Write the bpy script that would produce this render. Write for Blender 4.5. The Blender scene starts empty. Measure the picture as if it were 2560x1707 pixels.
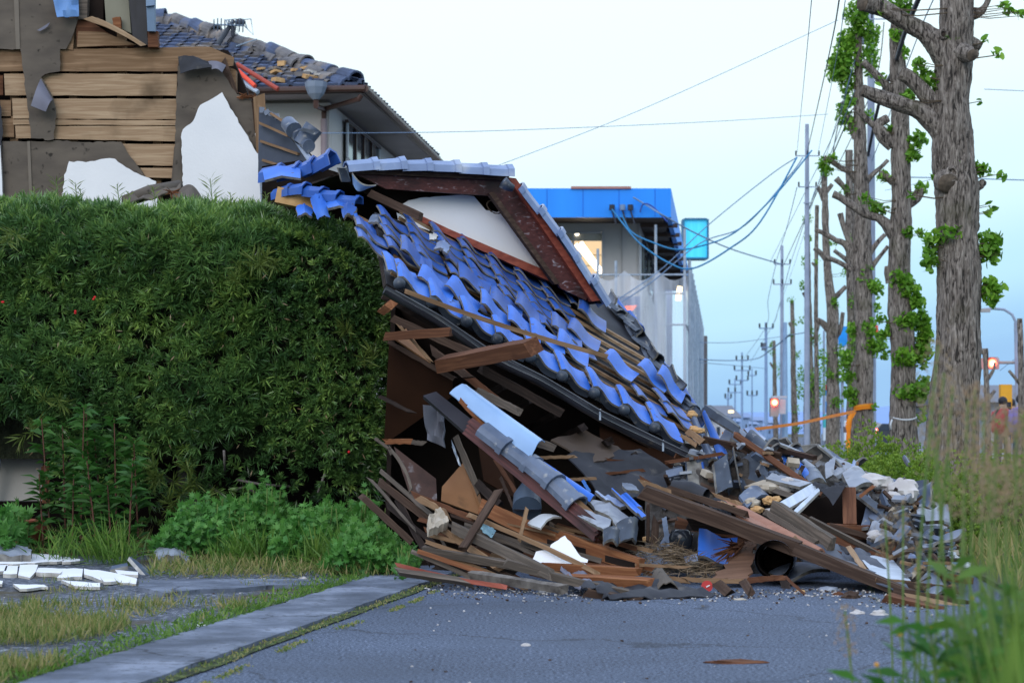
import bpy, math, random
import numpy as np
from mathutils import Vector, Matrix, noise
R = math.radians
random.seed(7); RNG = np.random.default_rng(7)
SC = bpy.context.scene
COL = SC.collection

# ---------------------------------------------------------------- camera
F, HZ, CH = 2000.0, 432.0, 0.9            # focal length in pixels of a 1024 wide frame, horizon row, eye height
cd = bpy.data.cameras.new('camera'); cam = bpy.data.objects.new('camera', cd); COL.objects.link(cam)
cam.location = (0, 0, CH); cam.rotation_euler = (R(90), 0, 0)
cd.sensor_width = 36; cd.lens = F / 1024 * 36; cd.shift_y = (HZ - 341) / 1024
cd.clip_start = 0.05; cd.clip_end = 6000
cd.dof.use_dof = True; cd.dof.focus_distance = 13.4; cd.dof.aperture_fstop = 5.0
SC.camera = cam

# ---------------------------------------------------------------- sky and sun
SUN_EL, SUN_AZ = 14.0, -150.0             # sun low behind the camera, a little to the left
w = bpy.data.worlds.new('World'); SC.world = w; w.use_nodes = True
nt = w.node_tree; nt.nodes.clear()
def wn(t): return nt.nodes.new(t)
out = wn('ShaderNodeOutputWorld'); bg = wn('ShaderNodeBackground'); add = wn('ShaderNodeAddShader'); bg2 = wn('ShaderNodeBackground')
sky = wn('ShaderNodeTexSky'); sky.sky_type = 'NISHITA'; sky.sun_disc = False
sky.sun_elevation = R(SUN_EL); sky.sun_rotation = R(180 + 30)
sky.air_density = 1.0; sky.dust_density = 1.5; sky.ozone_density = 2.0
tc = wn('ShaderNodeTexCoord'); sep = wn('ShaderNodeSeparateXYZ'); ramp = wn('ShaderNodeValToRGB')
ramp.color_ramp.interpolation = 'EASE'
el = ramp.color_ramp.elements
el[0].position = 0.0; el[0].color = (0.34, 0.60, 0.94, 1)
el[1].position = 1.0; el[1].color = (0.95, 1.2, 1.7, 1)
for p_, c_ in ((0.010, (0.38, 0.66, 0.98)), (0.040, (0.55, 0.87, 1.07)), (0.085, (0.76, 1.03, 1.13)), (0.155, (0.93, 1.12, 1.16)), (0.24, (0.99, 1.14, 1.17)), (0.45, (1.22, 1.42, 1.70))):
    e = el.new(p_); e.color = (*c_, 1)
# the left of the sky is a little paler than the right, broken by very soft cloud
nz = wn('ShaderNodeTexNoise'); nz.inputs['Scale'].default_value = 3.0; nz.inputs['Detail'].default_value = 3
m1 = wn('ShaderNodeMath'); m1.operation = 'MULTIPLY_ADD'; m1.inputs[1].default_value = -0.16
m2 = wn('ShaderNodeMath'); m2.operation = 'MULTIPLY_ADD'; m2.inputs[1].default_value = 0.03
m3 = wn('ShaderNodeMath'); m3.operation = 'SUBTRACT'; m3.inputs[1].default_value = 0.015
nt.links.new(tc.outputs['Generated'], sep.inputs[0]); nt.links.new(tc.outputs['Generated'], nz.inputs['Vector'])
nt.links.new(sep.outputs['X'], m1.inputs[0]); nt.links.new(sep.outputs['Z'], m1.inputs[2])
nt.links.new(nz.outputs['Fac'], m2.inputs[0]); nt.links.new(m1.outputs[0], m2.inputs[2]); nt.links.new(m2.outputs[0], m3.inputs[0])
nt.links.new(m3.outputs[0], ramp.inputs[0])
nt.links.new(ramp.outputs[0], bg.inputs[0]); bg.inputs[1].default_value = 0.97
nt.links.new(sky.outputs[0], bg2.inputs[0]); bg2.inputs[1].default_value = 0.006
nt.links.new(bg.outputs[0], add.inputs[0]); nt.links.new(bg2.outputs[0], add.inputs[1]); nt.links.new(add.outputs[0], out.inputs[0])
sd = bpy.data.lights.new('sun', 'SUN'); sd.energy = 1.15; sd.angle = R(35); sd.color = (1.0, 0.93, 0.88)
sun = bpy.data.objects.new('sun', sd); COL.objects.link(sun)
_d = Vector((-0.28, -0.87, 0.50)).normalized()     # towards the sun
sun.rotation_euler = _d.to_track_quat('Z', 'Y').to_euler(); sun.location = (-10, -20, 20)
sky.sun_elevation = math.asin(_d.z); sky.sun_rotation = math.atan2(_d.x, _d.y)
SC.view_settings.view_transform = 'Standard'; SC.view_settings.look = 'None'
SC.view_settings.exposure = 0; SC.view_settings.gamma = 1
SC.cycles.max_bounces = 6; SC.cycles.transparent_max_bounces = 12
SC.cycles.use_denoising = True

# ---------------------------------------------------------------- helpers
def P(px, py, Y):
    "a pixel of the 1024x682 frame and a distance to a world point"
    return Vector(((px - 512) / F * Y, Y, CH + (HZ - py) / F * Y))
def G(px, py, z=0.0):
    "the point at height z seen at a pixel"
    return P(px, py, (CH - z) * F / (py - HZ))
def on_plane(px, py, p0, n):
    o = Vector((0, 0, CH)); d = P(px, py, 1.0) - o
    return o + d * ((p0 - o).dot(n) / d.dot(n))
def lerp(a, b, t): return a + (b - a) * t

def tag(o, label=None, cat=None, group=None, kind=None):
    if label: o['label'] = label
    if cat: o['category'] = cat
    if group: o['group'] = group
    if kind or label: o['kind'] = kind or 'thing'
    return o
def wm(o):
    return (wm(o.parent) @ o.matrix_basis) if o.parent else o.matrix_basis.copy()
def place(o, parent, M):
    COL.objects.link(o)
    if parent: o.parent = parent; o.matrix_basis = wm(parent).inverted() @ M
    else: o.matrix_basis = M
    return o
def empty(name, loc, label, cat, group=None):
    o = bpy.data.objects.new(name, None); o.empty_display_size = 0.2
    COL.objects.link(o); o.location = loc
    return tag(o, label, cat, group)

class MB:
    def __init__(s): s.v = []; s.f = []; s.m = []
    def add(s, vs, fs, mi=0):
        k = len(s.v); s.v.extend([tuple(v) for v in vs])
        for f in fs: s.f.append([i + k for i in f])
        s.m.extend([mi] * len(fs)); return s
    def box(s, c, size, rot=None, mi=0):
        hx, hy, hz = [q / 2 for q in size]
        vs = [Vector((x, y, z)) for x in (-hx, hx) for y in (-hy, hy) for z in (-hz, hz)]
        if rot is not None: vs = [rot @ v for v in vs]
        c = Vector(c); vs = [v + c for v in vs]
        return s.add(vs, [(0, 1, 3, 2), (4, 6, 7, 5), (0, 4, 5, 1), (2, 3, 7, 6), (0, 2, 6, 4), (1, 5, 7, 3)], mi)
    def tube(s, pts, rad, n=8, mi=0, cap=True):
        pts = [Vector(p) for p in pts]; L = len(pts)
        if not isinstance(rad, (list, tuple)): rad = [rad] * L
        rings = []; ref = None
        for i, p in enumerate(pts):
            d = (pts[min(i + 1, L - 1)] - pts[max(i - 1, 0)]).normalized()
            if ref is None:
                ref = Vector((0, 0, 1)) if abs(d.z) < 0.9 else Vector((1, 0, 0))
            x = (ref - d * ref.dot(d)).normalized(); y = d.cross(x); ref = x
            rings += [p + (x * math.cos(2 * math.pi * k / n) + y * math.sin(2 * math.pi * k / n)) * rad[i] for k in range(n)]
        fs = [(i * n + k, i * n + (k + 1) % n, (i + 1) * n + (k + 1) % n, (i + 1) * n + k) for i in range(L - 1) for k in range(n)]
        if cap: fs += [tuple(range(n))[::-1], tuple(range((L - 1) * n, L * n))]
        return s.add(rings, fs, mi)
    def prism(s, pts, off, mi=0, mi_side=None):
        "polygon pts extruded by vector off"
        pts = [Vector(p) for p in pts]; n = len(pts); off = Vector(off)
        s.add(pts + [p + off for p in pts], [tuple(range(n)), tuple(range(2 * n - 1, n - 1, -1))], mi)
        k = len(s.v) - 2 * n; ms = mi if mi_side is None else mi_side
        for i in range(n):
            j = (i + 1) % n
            s.f.append([k + i, k + n + i, k + n + j, k + j]); s.m.append(ms)
        return s
    def grid(s, fn, nu, nv, mi=0):
        vs = [fn(i / nu, j / nv) for j in range(nv + 1) for i in range(nu + 1)]
        fs = [(j * (nu + 1) + i, j * (nu + 1) + i + 1, (j + 1) * (nu + 1) + i + 1, (j + 1) * (nu + 1) + i) for j in range(nv) for i in range(nu)]
        return s.add(vs, fs, mi)
    def sphere(s, c, r, mi=0, n=10, sc=(1, 1, 1)):
        c = Vector(c); vs = []; fs = []
        m = n // 2
        for j in range(m + 1):
            t = math.pi * j / m
            for i in range(n):
                a = 2 * math.pi * i / n
                vs.append(c + Vector((r * sc[0] * math.sin(t) * math.cos(a), r * sc[1] * math.sin(t) * math.sin(a), r * sc[2] * math.cos(t))))
        for j in range(m):
            for i in range(n): fs.append((j * n + i, (j + 1) * n + i, (j + 1) * n + (i + 1) % n, j * n + (i + 1) % n))
        return s.add(vs, fs, mi)
    def obj(s, name, mats, parent=None, smooth=False, M=None, local=False, label=None, cat=None, group=None, kind=None):
        "links ONE mesh object; world-space vertices unless local=True"
        if not isinstance(mats, (list, tuple)): mats = [mats]
        if M is None:
            if parent is not None: M = Matrix.Translation(wm(parent).translation)
            else:
                a = np.array(s.v); lo = a.min(0); hi = a.max(0)
                M = Matrix.Translation(((lo[0] + hi[0]) / 2, (lo[1] + hi[1]) / 2, lo[2]))
        me = bpy.data.meshes.new(name)
        if local: vs = s.v
        else:
            I = M.inverted(); vs = [I @ Vector(v) for v in s.v]
        me.from_pydata(vs, [], s.f)
        for m in mats: me.materials.append(m)
        me.polygons.foreach_set('material_index', s.m)
        if smooth is True: me.polygons.foreach_set('use_smooth', [True] * len(s.f))
        me.update()
        if smooth and smooth is not True: me.shade_smooth() if False else smooth_by(me, smooth)
        o = bpy.data.objects.new(name, me); place(o, parent, M)
        return tag(o, label, cat, group, kind)
def smooth_by(me, ang):
    me.polygons.foreach_set('use_smooth', [True] * len(me.polygons))
    try: me.set_sharp_from_angle(angle=R(ang))
    except Exception: pass

def np_obj(name, verts, k, mat, parent=None, loc=None, rnd=None, smooth=False, **kw):
    "verts (N,k,3): N separate polygons of k corners each; rnd per polygon random value"
    verts = np.asarray(verts, dtype=np.float64); N = verts.shape[0]
    if loc is None:
        loc = wm(parent).translation if parent else Vector((float(verts[..., 0].mean()), float(verts[..., 1].mean()), float(verts[..., 2].min())))
    v = (verts.reshape(-1, 3) - np.array(loc)).astype(np.float32)
    me = bpy.data.meshes.new(name)
    me.vertices.add(N * k); me.vertices.foreach_set('co', v.ravel())
    me.loops.add(N * k); me.loops.foreach_set('vertex_index', np.arange(N * k, dtype=np.int32))
    me.polygons.add(N); me.polygons.foreach_set('loop_start', np.arange(0, N * k, k, dtype=np.int32))
    me.polygons.foreach_set('loop_total', np.full(N, k, dtype=np.int32))
    me.update(calc_edges=True)
    at = me.attributes.new('rnd', 'FLOAT', 'FACE')
    at.data.foreach_set('value', (RNG.random(N) if rnd is None else np.asarray(rnd)).astype(np.float32))
    me.materials.append(mat)
    if smooth: me.polygons.foreach_set('use_smooth', np.ones(N, dtype=bool))
    o = bpy.data.objects.new(name, me); place(o, parent, Matrix.Translation(loc))
    return tag(o, **kw) if kw else o

# ---------------------------------------------------------------- materials
MATS = {}
def newmat(name):
    m = bpy.data.materials.new(name); m.use_nodes = True; n = m.node_tree; n.nodes.clear()
    o = n.nodes.new('ShaderNodeOutputMaterial'); b = n.nodes.new('ShaderNodeBsdfPrincipled'); n.links.new(b.outputs[0], o.inputs[0])
    return m, n, b, o
def gen(name, stops, scale=8.0, stretch=(1, 1, 1), rough=0.8, bump=0.0, bdist=0.01, detail=6.0, spec=0.3, metal=0.0, fine=None, distort=0.0, coat=0.0, attr=False, trans=0.0, bscale=None, roughn=0.5):
    "procedural material: noise through a colour ramp, plus bump"
    m, n, b, o = newmat(name); L = n.links
    tc = n.nodes.new('ShaderNodeTexCoord'); mp = n.nodes.new('ShaderNodeMapping'); mp.inputs['Scale'].default_value = stretch
    L.new(tc.outputs['Object'], mp.inputs[0])
    nz = n.nodes.new('ShaderNodeTexNoise'); nz.inputs['Scale'].default_value = scale; nz.inputs['Detail'].default_value = detail
    nz.inputs['Distortion'].default_value = distort; nz.inputs['Roughness'].default_value = roughn
    L.new(mp.outputs[0], nz.inputs['Vector'])
    r = n.nodes.new('ShaderNodeValToRGB'); e = r.color_ramp.elements
    e[0].position, e[0].color = stops[0][0], (*stops[0][1], 1); e[1].position, e[1].color = stops[-1][0], (*stops[-1][1], 1)
    for p_, c_ in stops[1:-1]: q = e.new(p_); q.color = (*c_, 1)
    L.new(nz.outputs['Fac'], r.inputs[0])
    if attr:
        at = n.nodes.new('ShaderNodeAttribute'); at.attribute_name = 'rnd'
        mx = n.nodes.new('ShaderNodeMath'); mx.operation = 'MULTIPLY_ADD'; mx.inputs[1].default_value = 0.5
        sb = n.nodes.new('ShaderNodeMath'); sb.operation = 'MULTIPLY'; sb.inputs[1].default_value = 0.5
        L.new(nz.outputs['Fac'], sb.inputs[0]); L.new(at.outputs['Fac'], mx.inputs[0]); L.new(sb.outputs[0], mx.inputs[2]); L.new(mx.outputs[0], r.inputs[0])
    col = r.outputs[0]
    if fine:   # (scale, colour, lo, hi) specks on top
        n2 = n.nodes.new('ShaderNodeTexNoise'); n2.inputs['Scale'].default_value = fine[0]; n2.inputs['Detail'].default_value = 4
        L.new(tc.outputs['Object'], n2.inputs['Vector'])
        r2 = n.nodes.new('ShaderNodeValToRGB'); r2.color_ramp.elements[0].position = fine[2]; r2.color_ramp.elements[1].position = fine[3]
        L.new(n2.outputs['Fac'], r2.inputs[0])
        mix = n.nodes.new('ShaderNodeMix'); mix.data_type = 'RGBA'; L.new(r2.outputs[0], mix.inputs['Factor']); L.new(col, mix.inputs[6]); mix.inputs[7].default_value = (*fine[1], 1)
        col = mix.outputs[2]
    L.new(col, b.inputs['Base Color'])
    b.inputs['Roughness'].default_value = rough; b.inputs['Metallic'].default_value = metal
    b.inputs['Specular IOR Level'].default_value = spec
    if coat: b.inputs['Coat Weight'].default_value = coat; b.inputs['Coat Roughness'].default_value = 0.15
    if bump:
        bp = n.nodes.new('ShaderNodeBump'); bp.inputs['Strength'].default_value = bump; bp.inputs['Distance'].default_value = bdist
        src = nz
        if bscale:
            src = n.nodes.new('ShaderNodeTexNoise'); src.inputs['Scale'].default_value = bscale; src.inputs['Detail'].default_value = 5; L.new(mp.outputs[0], src.inputs['Vector'])
        L.new(src.outputs['Fac'], bp.inputs['Height']); L.new(bp.outputs[0], b.inputs['Normal'])
    if trans:
        tr = n.nodes.new('ShaderNodeBsdfTranslucent'); L.new(col, tr.inputs[0]); ms = n.nodes.new('ShaderNodeMixShader'); ms.inputs[0].default_value = trans
        L.new(b.outputs[0], ms.inputs[1]); L.new(tr.outputs[0], ms.inputs[2]); L.new(ms.outputs[0], o.inputs[0])
    return m
def emis(name, c, s):
    m, n, b, o = newmat(name); e = n.nodes.new('ShaderNodeEmission'); e.inputs[0].default_value = (*c, 1); e.inputs[1].default_value = s
    n.links.new(e.outputs[0], o.inputs[0]); return m
def wood(name, c1, c2, rough=0.75, dark=None):
    return gen(name, [(0.25, c1 if dark is None else dark), (0.45, c1), (0.72, c2)], scale=3.0, stretch=(0.8, 14, 14), rough=rough, bump=0.35, bdist=0.006, detail=7, distort=0.6, spec=0.12,
               fine=(2.2, tuple(0.45 * q for q in c1), 0.55, 0.75))

W_PALE = wood('pale_wood', (0.31, 0.205, 0.125), (0.46, 0.33, 0.215))
W_TAN = wood('tan_wood', (0.19, 0.115, 0.065), (0.31, 0.20, 0.12))
W_RED = wood('reddish_wood', (0.095, 0.040, 0.022), (0.18, 0.080, 0.042))
W_ORANGE = wood('orange_wood', (0.17, 0.066, 0.030), (0.30, 0.135, 0.062))
W_BROWN = wood('brown_wood', (0.050, 0.031, 0.023), (0.105, 0.068, 0.050))
W_DARK = wood('dark_wood', (0.022, 0.016, 0.014), (0.055, 0.038, 0.032))
W_GREY = wood('grey_wood', (0.085, 0.070, 0.058), (0.18, 0.145, 0.118))
W_MAROON = gen('maroon_painted_wood', [(0.3, (0.045, 0.012, 0.012)), (0.60, (0.10, 0.028, 0.024)), (0.74, (0.38, 0.36, 0.40))], scale=2.5, stretch=(1, 16, 16), rough=0.5, bump=0.4, bdist=0.004, detail=8, distort=1.0, fine=(3.0, (0.02, 0.008, 0.008), 0.5, 0.7))
W_REDTRIM = gen('red_painted_wood', [(0.3, (0.17, 0.035, 0.022)), (0.7, (0.34, 0.085, 0.05))], scale=3, stretch=(1, 12, 12), rough=0.6, bump=0.2)
TILE = gen('sky_tinted_glazed_tile', [(0.3, (0.016, 0.062, 0.26)), (0.55, (0.030, 0.105, 0.40)), (0.76, (0.09, 0.14, 0.32))], scale=2.2, rough=0.36, spec=0.22, bump=0.06, bdist=0.01, detail=5, fine=(16, (0.07, 0.07, 0.09), 0.64, 0.72))  # dark grey glaze; the blue sky's reflection is put into the base colour
TILE_B = gen('bright_sky_tinted_glazed_tile', [(0.3, (0.026, 0.115, 0.48)), (0.55, (0.045, 0.165, 0.62)), (0.74, (0.11, 0.21, 0.52))], scale=3, rough=0.42, spec=0.18, detail=5, fine=(14, (0.07, 0.065, 0.07), 0.66, 0.72))  # same glaze, with more of the reflected sky blue put into the colour
TILE_E = gen('unglazed_tile_rim', [(0.3, (0.07, 0.065, 0.06)), (0.7, (0.26, 0.25, 0.23))], scale=14, rough=0.9, bump=0.4, bdist=0.006)
TILE_K = gen('dark_glazed_tile', [(0.3, (0.020, 0.025, 0.036)), (0.7, (0.060, 0.078, 0.11))], scale=7, rough=0.42, spec=0.4, bump=0.1, fine=(20, (0.2, 0.2, 0.2), 0.62, 0.72))
TILE_G = gen('grey_worn_tile', [(0.3, (0.16, 0.18, 0.23)), (0.7, (0.34, 0.37, 0.42))], scale=6, rough=0.5, spec=0.5, bump=0.15, fine=(9, (0.12, 0.12, 0.13), 0.55, 0.7))
TILE_S = gen('slate_blue_tile', [(0.3, (0.055, 0.075, 0.12)), (0.7, (0.14, 0.175, 0.25))], scale=6, rough=0.42, spec=0.45, bump=0.12, fine=(18, (0.3, 0.3, 0.3), 0.6, 0.72))
TILE_O = gen('weathered_brown_tile', [(0.3, (0.055, 0.05, 0.055)), (0.55, (0.15, 0.14, 0.14)), (0.72, (0.30, 0.22, 0.15))], scale=3, rough=0.6, bump=0.3)
PLASTER = gen('white_plaster', [(0.3, (0.72, 0.73, 0.76)), (0.7, (0.80, 0.80, 0.82))], scale=2, rough=0.85, bump=0.35, bdist=0.004, bscale=45, fine=(1.5, (0.60, 0.60, 0.62), 0.66, 0.8))
PLASTER_E = gen('broken_plaster_edge', [(0.3, (0.30, 0.29, 0.27)), (0.7, (0.55, 0.53, 0.5))], scale=12, rough=0.9, bump=0.5)
MORTAR = gen('cream_mortar', [(0.3, (0.28, 0.23, 0.17)), (0.7, (0.50, 0.44, 0.36))], scale=6, rough=0.95, bump=0.7, bdist=0.02)
CLAY = gen('yellow_clay', [(0.3, (0.40, 0.22, 0.09)), (0.7, (0.60, 0.38, 0.18))], scale=10, rough=0.95, bump=0.8, bdist=0.02)
ROCK = gen('pale_mortar_lump', [(0.3, (0.34, 0.31, 0.30)), (0.7, (0.60, 0.58, 0.57))], scale=5, rough=0.9, bump=0.8, bdist=0.03)
FELT = gen('brown_felt_paper', [(0.3, (0.075, 0.062, 0.052)), (0.7, (0.14, 0.115, 0.092))], scale=2.5, stretch=(1, 1, 2.5), rough=0.85, bump=0.25, bdist=0.01, fine=(14, (0.03, 0.025, 0.02), 0.64, 0.72))
FELT_B = gen('grey_blue_felt_underside', [(0.3, (0.13, 0.13, 0.17)), (0.7, (0.20, 0.20, 0.25))], scale=3, rough=0.8, bump=0.1)
FELT_K = gen('black_roofing_felt', [(0.3, (0.014, 0.015, 0.020)), (0.7, (0.040, 0.042, 0.052))], scale=4, rough=0.7, spec=0.3, bump=0.2, bdist=0.008, fine=(6, (0.12, 0.11, 0.10), 0.62, 0.75))
DARK = gen('dark_interior', [(0.3, (0.008, 0.006, 0.006)), (0.7, (0.028, 0.020, 0.017))], scale=3, rough=0.95, spec=.05)  # near black: the shade of house interiors is put into the colour
PLY = gen('brown_plywood', [(0.3, (0.018, 0.008, 0.005)), (0.7, (0.034, 0.015, 0.008))], scale=2, stretch=(1, 1, 5), rough=0.9, bump=0.1, spec=0.08)
PLY_O = gen('orange_plywood', [(0.3, (0.17, 0.075, 0.030)), (0.7, (0.27, 0.13, 0.055))], scale=2, stretch=(1, 1, 4), rough=0.6, fine=(5, (0.09, 0.045, 0.02), 0.6, 0.75))
PIPE = gen('grey_pipe_plastic', [(0.3, (0.17, 0.21, 0.29)), (0.7, (0.24, 0.29, 0.38))], scale=3, rough=0.35)
GUTTER = gen('black_gutter_plastic', [(0.3, (0.016, 0.017, 0.022)), (0.7, (0.04, 0.042, 0.055))], scale=3, stretch=(1, 1, 1), rough=0.28, spec=0.6, fine=(9, (0.10, 0.09, 0.085), 0.62, 0.75))
GUTTER_BR = gen('brown_gutter', [(0.3, (0.05, 0.026, 0.022)), (0.7, (0.085, 0.045, 0.038))], scale=3, rough=0.4)
SHEET_B = gen('pale_blue_sheet_metal', [(0.3, (0.22, 0.36, 0.60)), (0.66, (0.30, 0.46, 0.72)), (0.8, (0.36, 0.38, 0.36))], scale=3.5, rough=0.35, spec=0.5, bump=0.1, detail=8)
STEEL = gen('galvanised_steel', [(0.3, (0.30, 0.36, 0.45)), (0.7, (0.45, 0.52, 0.62))], scale=8, rough=0.4, metal=0.3)
TERRA = gen('terracotta_panel', [(0.3, (0.25, 0.115, 0.075)), (0.7, (0.34, 0.165, 0.11))], scale=4, stretch=(1, 6, 6), rough=0.6, bump=0.15)
SIDING = gen('pale_blue_grey_board', [(0.3, (0.36, 0.42, 0.50)), (0.7, (0.52, 0.58, 0.66))], scale=3, stretch=(1, 8, 8), rough=0.5, bump=0.12)
BLACKM = gen('black_rubber', [(0.3, (0.012, 0.012, 0.016)), (0.7, (0.03, 0.03, 0.04))], scale=3, rough=0.5)
WALLP = gen('cream_stucco', [(0.3, (0.56, 0.53, 0.53)), (0.7, (0.66, 0.62, 0.62))], scale=1.0, rough=0.9, bump=0.3, bdist=0.01, bscale=14)
SOFFIT = gen('soffit_board', [(0.3, (0.30, 0.27, 0.30)), (0.7, (0.38, 0.34, 0.37))], scale=1.0, rough=0.8)
GLASS_D = gen('dark_window_glass', [(0.3, (0.015, 0.02, 0.03)), (0.7, (0.05, 0.06, 0.08))], scale=0.6, rough=0.08, spec=0.8)
GLASS_L = gen('pale_window_glass', [(0.3, (0.35, 0.42, 0.5)), (0.7, (0.5, 0.58, 0.68))], scale=0.6, rough=0.15, spec=0.8)
ALU = gen('window_aluminium', [(0.3, (0.40, 0.42, 0.47)), (0.7, (0.5, 0.52, 0.57))], scale=3, rough=0.4)
ASPHALT = gen('asphalt', [(0.38, (0.018, 0.028, 0.052)), (0.50, (0.062, 0.084, 0.132)), (0.63, (0.20, 0.25, 0.35))], scale=72, rough=0.78, spec=0.35, bump=0.7, bdist=0.008, detail=3, bscale=110, roughn=0.7, fine=(0.9, (0.052, 0.068, 0.10), 0.50, 0.85))
CONCRETE = gen('old_concrete', [(0.36, (0.085, 0.102, 0.14)), (0.5, (0.145, 0.17, 0.225)), (0.62, (0.23, 0.26, 0.33))], scale=2.2, rough=0.85, bump=0.5, bdist=0.008, detail=10, bscale=55, roughn=0.65, fine=(26, (0.09, 0.105, 0.13), 0.56, 0.66))
GRAVEL = gen('gravelly_lot', [(0.36, (0.035, 0.042, 0.058)), (0.48, (0.095, 0.11, 0.14)), (0.57, (0.19, 0.21, 0.26)), (0.64, (0.55, 0.58, 0.66))], scale=26, rough=0.9, bump=0.9, bdist=0.02, detail=8, roughn=0.75, fine=(1.2, (0.10, 0.085, 0.055), 0.52, 0.62))
EARTH = gen('weedy_earth', [(0.3, (0.045, 0.050, 0.022)), (0.5, (0.085, 0.08, 0.045)), (0.7, (0.06, 0.09, 0.03))], scale=4, rough=0.95, bump=0.6, bdist=0.02, detail=9)
MOSS = gen('mossy_joint', [(0.3, (0.012, 0.014, 0.010)), (0.5, (0.035, 0.05, 0.014)), (0.7, (0.10, 0.13, 0.035))], scale=14, rough=0.95, bump=0.8, bdist=0.02)
BARK = gen('ginkgo_bark', [(0.38, (0.030, 0.026, 0.023)), (0.45, (0.15, 0.125, 0.108)), (0.56, (0.27, 0.235, 0.205)), (0.70, (0.42, 0.37, 0.33))], scale=9, stretch=(3.2, 3.2, 0.55), rough=0.9, bump=1.0, bdist=0.05, detail=8, distort=1.4, roughn=0.6, fine=(1.1, (0.075, 0.075, 0.032), 0.58, 0.75))
CUT = gen('cut_wood_face', [(0.3, (0.06, 0.048, 0.038)), (0.7, (0.16, 0.125, 0.095))], scale=20, rough=0.9, bump=0.4)
def leafm(name, stops, trans=0.35, rough=0.5, spec=0.35, scale=2.5): return gen(name, stops, scale=scale, rough=rough, spec=spec, attr=True, trans=trans, detail=3)
L_HEDGE = leafm('podocarpus_leaf', [(0.12, (0.024, 0.064, 0.022)), (0.35, (0.068, 0.155, 0.046)), (0.56, (0.145, 0.27, 0.068)), (0.82, (0.32, 0.46, 0.10))], trans=0.22, rough=0.33, spec=0.6)
L_HEDGE_Y = leafm('young_podocarpus_leaf', [(0.15, (0.08, 0.13, 0.025)), (0.85, (0.24, 0.30, 0.07))], trans=0.35)
L_GINKGO = leafm('ginkgo_leaf', [(0.15, (0.07, 0.19, 0.018)), (0.5, (0.15, 0.35, 0.030)), (0.9, (0.30, 0.52, 0.06))], trans=0.4)
L_AZALEA = leafm('azalea_leaf', [(0.15, (0.06, 0.12, 0.018)), (0.5, (0.17, 0.29, 0.035)), (0.9, (0.34, 0.46, 0.07))], trans=0.35)
L_MUG = leafm('mugwort_leaf', [(0.15, (0.020, 0.085, 0.018)), (0.5, (0.065, 0.21, 0.035)), (0.9, (0.17, 0.38, 0.075))], trans=0.35)
L_STALK = leafm('goldenrod_leaf', [(0.12, (0.015, 0.055, 0.010)), (0.6, (0.045, 0.14, 0.022)), (0.86, (0.08, 0.20, 0.03)), (0.97, (0.42, 0.24, 0.03))], trans=0.35)
L_GRASS = leafm('lot_grass', [(0.12, (0.05, 0.11, 0.022)), (0.38, (0.13, 0.20, 0.04)), (0.6, (0.30, 0.28, 0.10)), (0.9, (0.42, 0.32, 0.17))], trans=0.35)
L_TALL = leafm('tall_grass', [(0.15, (0.04, 0.10, 0.014)), (0.6, (0.12, 0.24, 0.035)), (0.95, (0.34, 0.42, 0.10))], trans=0.4)
L_SEED = leafm('seed_head', [(0.15, (0.24, 0.17, 0.09)), (0.6, (0.36, 0.27, 0.16)), (0.95, (0.42, 0.20, 0.12))], trans=0.45)
STRAW = leafm('straw', [(0.2, (0.10, 0.065, 0.035)), (0.8, (0.28, 0.20, 0.12))], trans=0.1)
STEM = gen('brown_stem', [(0.3, (0.05, 0.035, 0.022)), (0.7, (0.12, 0.09, 0.06))], scale=20, rough=0.9)
STEM_G = gen('green_stem', [(0.3, (0.07, 0.14, 0.03)), (0.7, (0.16, 0.22, 0.06))], scale=20, rough=0.8)
def flat(name, c, rough=0.6, metal=0.0, var=0.12): return gen(name, [(0.3, tuple(q * (1 - var) for q in c)), (0.7, tuple(min(1, q * (1 + var)) for q in c))], scale=3, rough=rough, metal=metal)
M_CABLE = flat('black_cable', (0.03, 0.035, 0.05)); M_CABLE_B = flat('cyan_cable', (0.03, 0.20, 0.42)); M_CABLE_P = flat('grey_blue_cable', (0.17, 0.26, 0.42))

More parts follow.
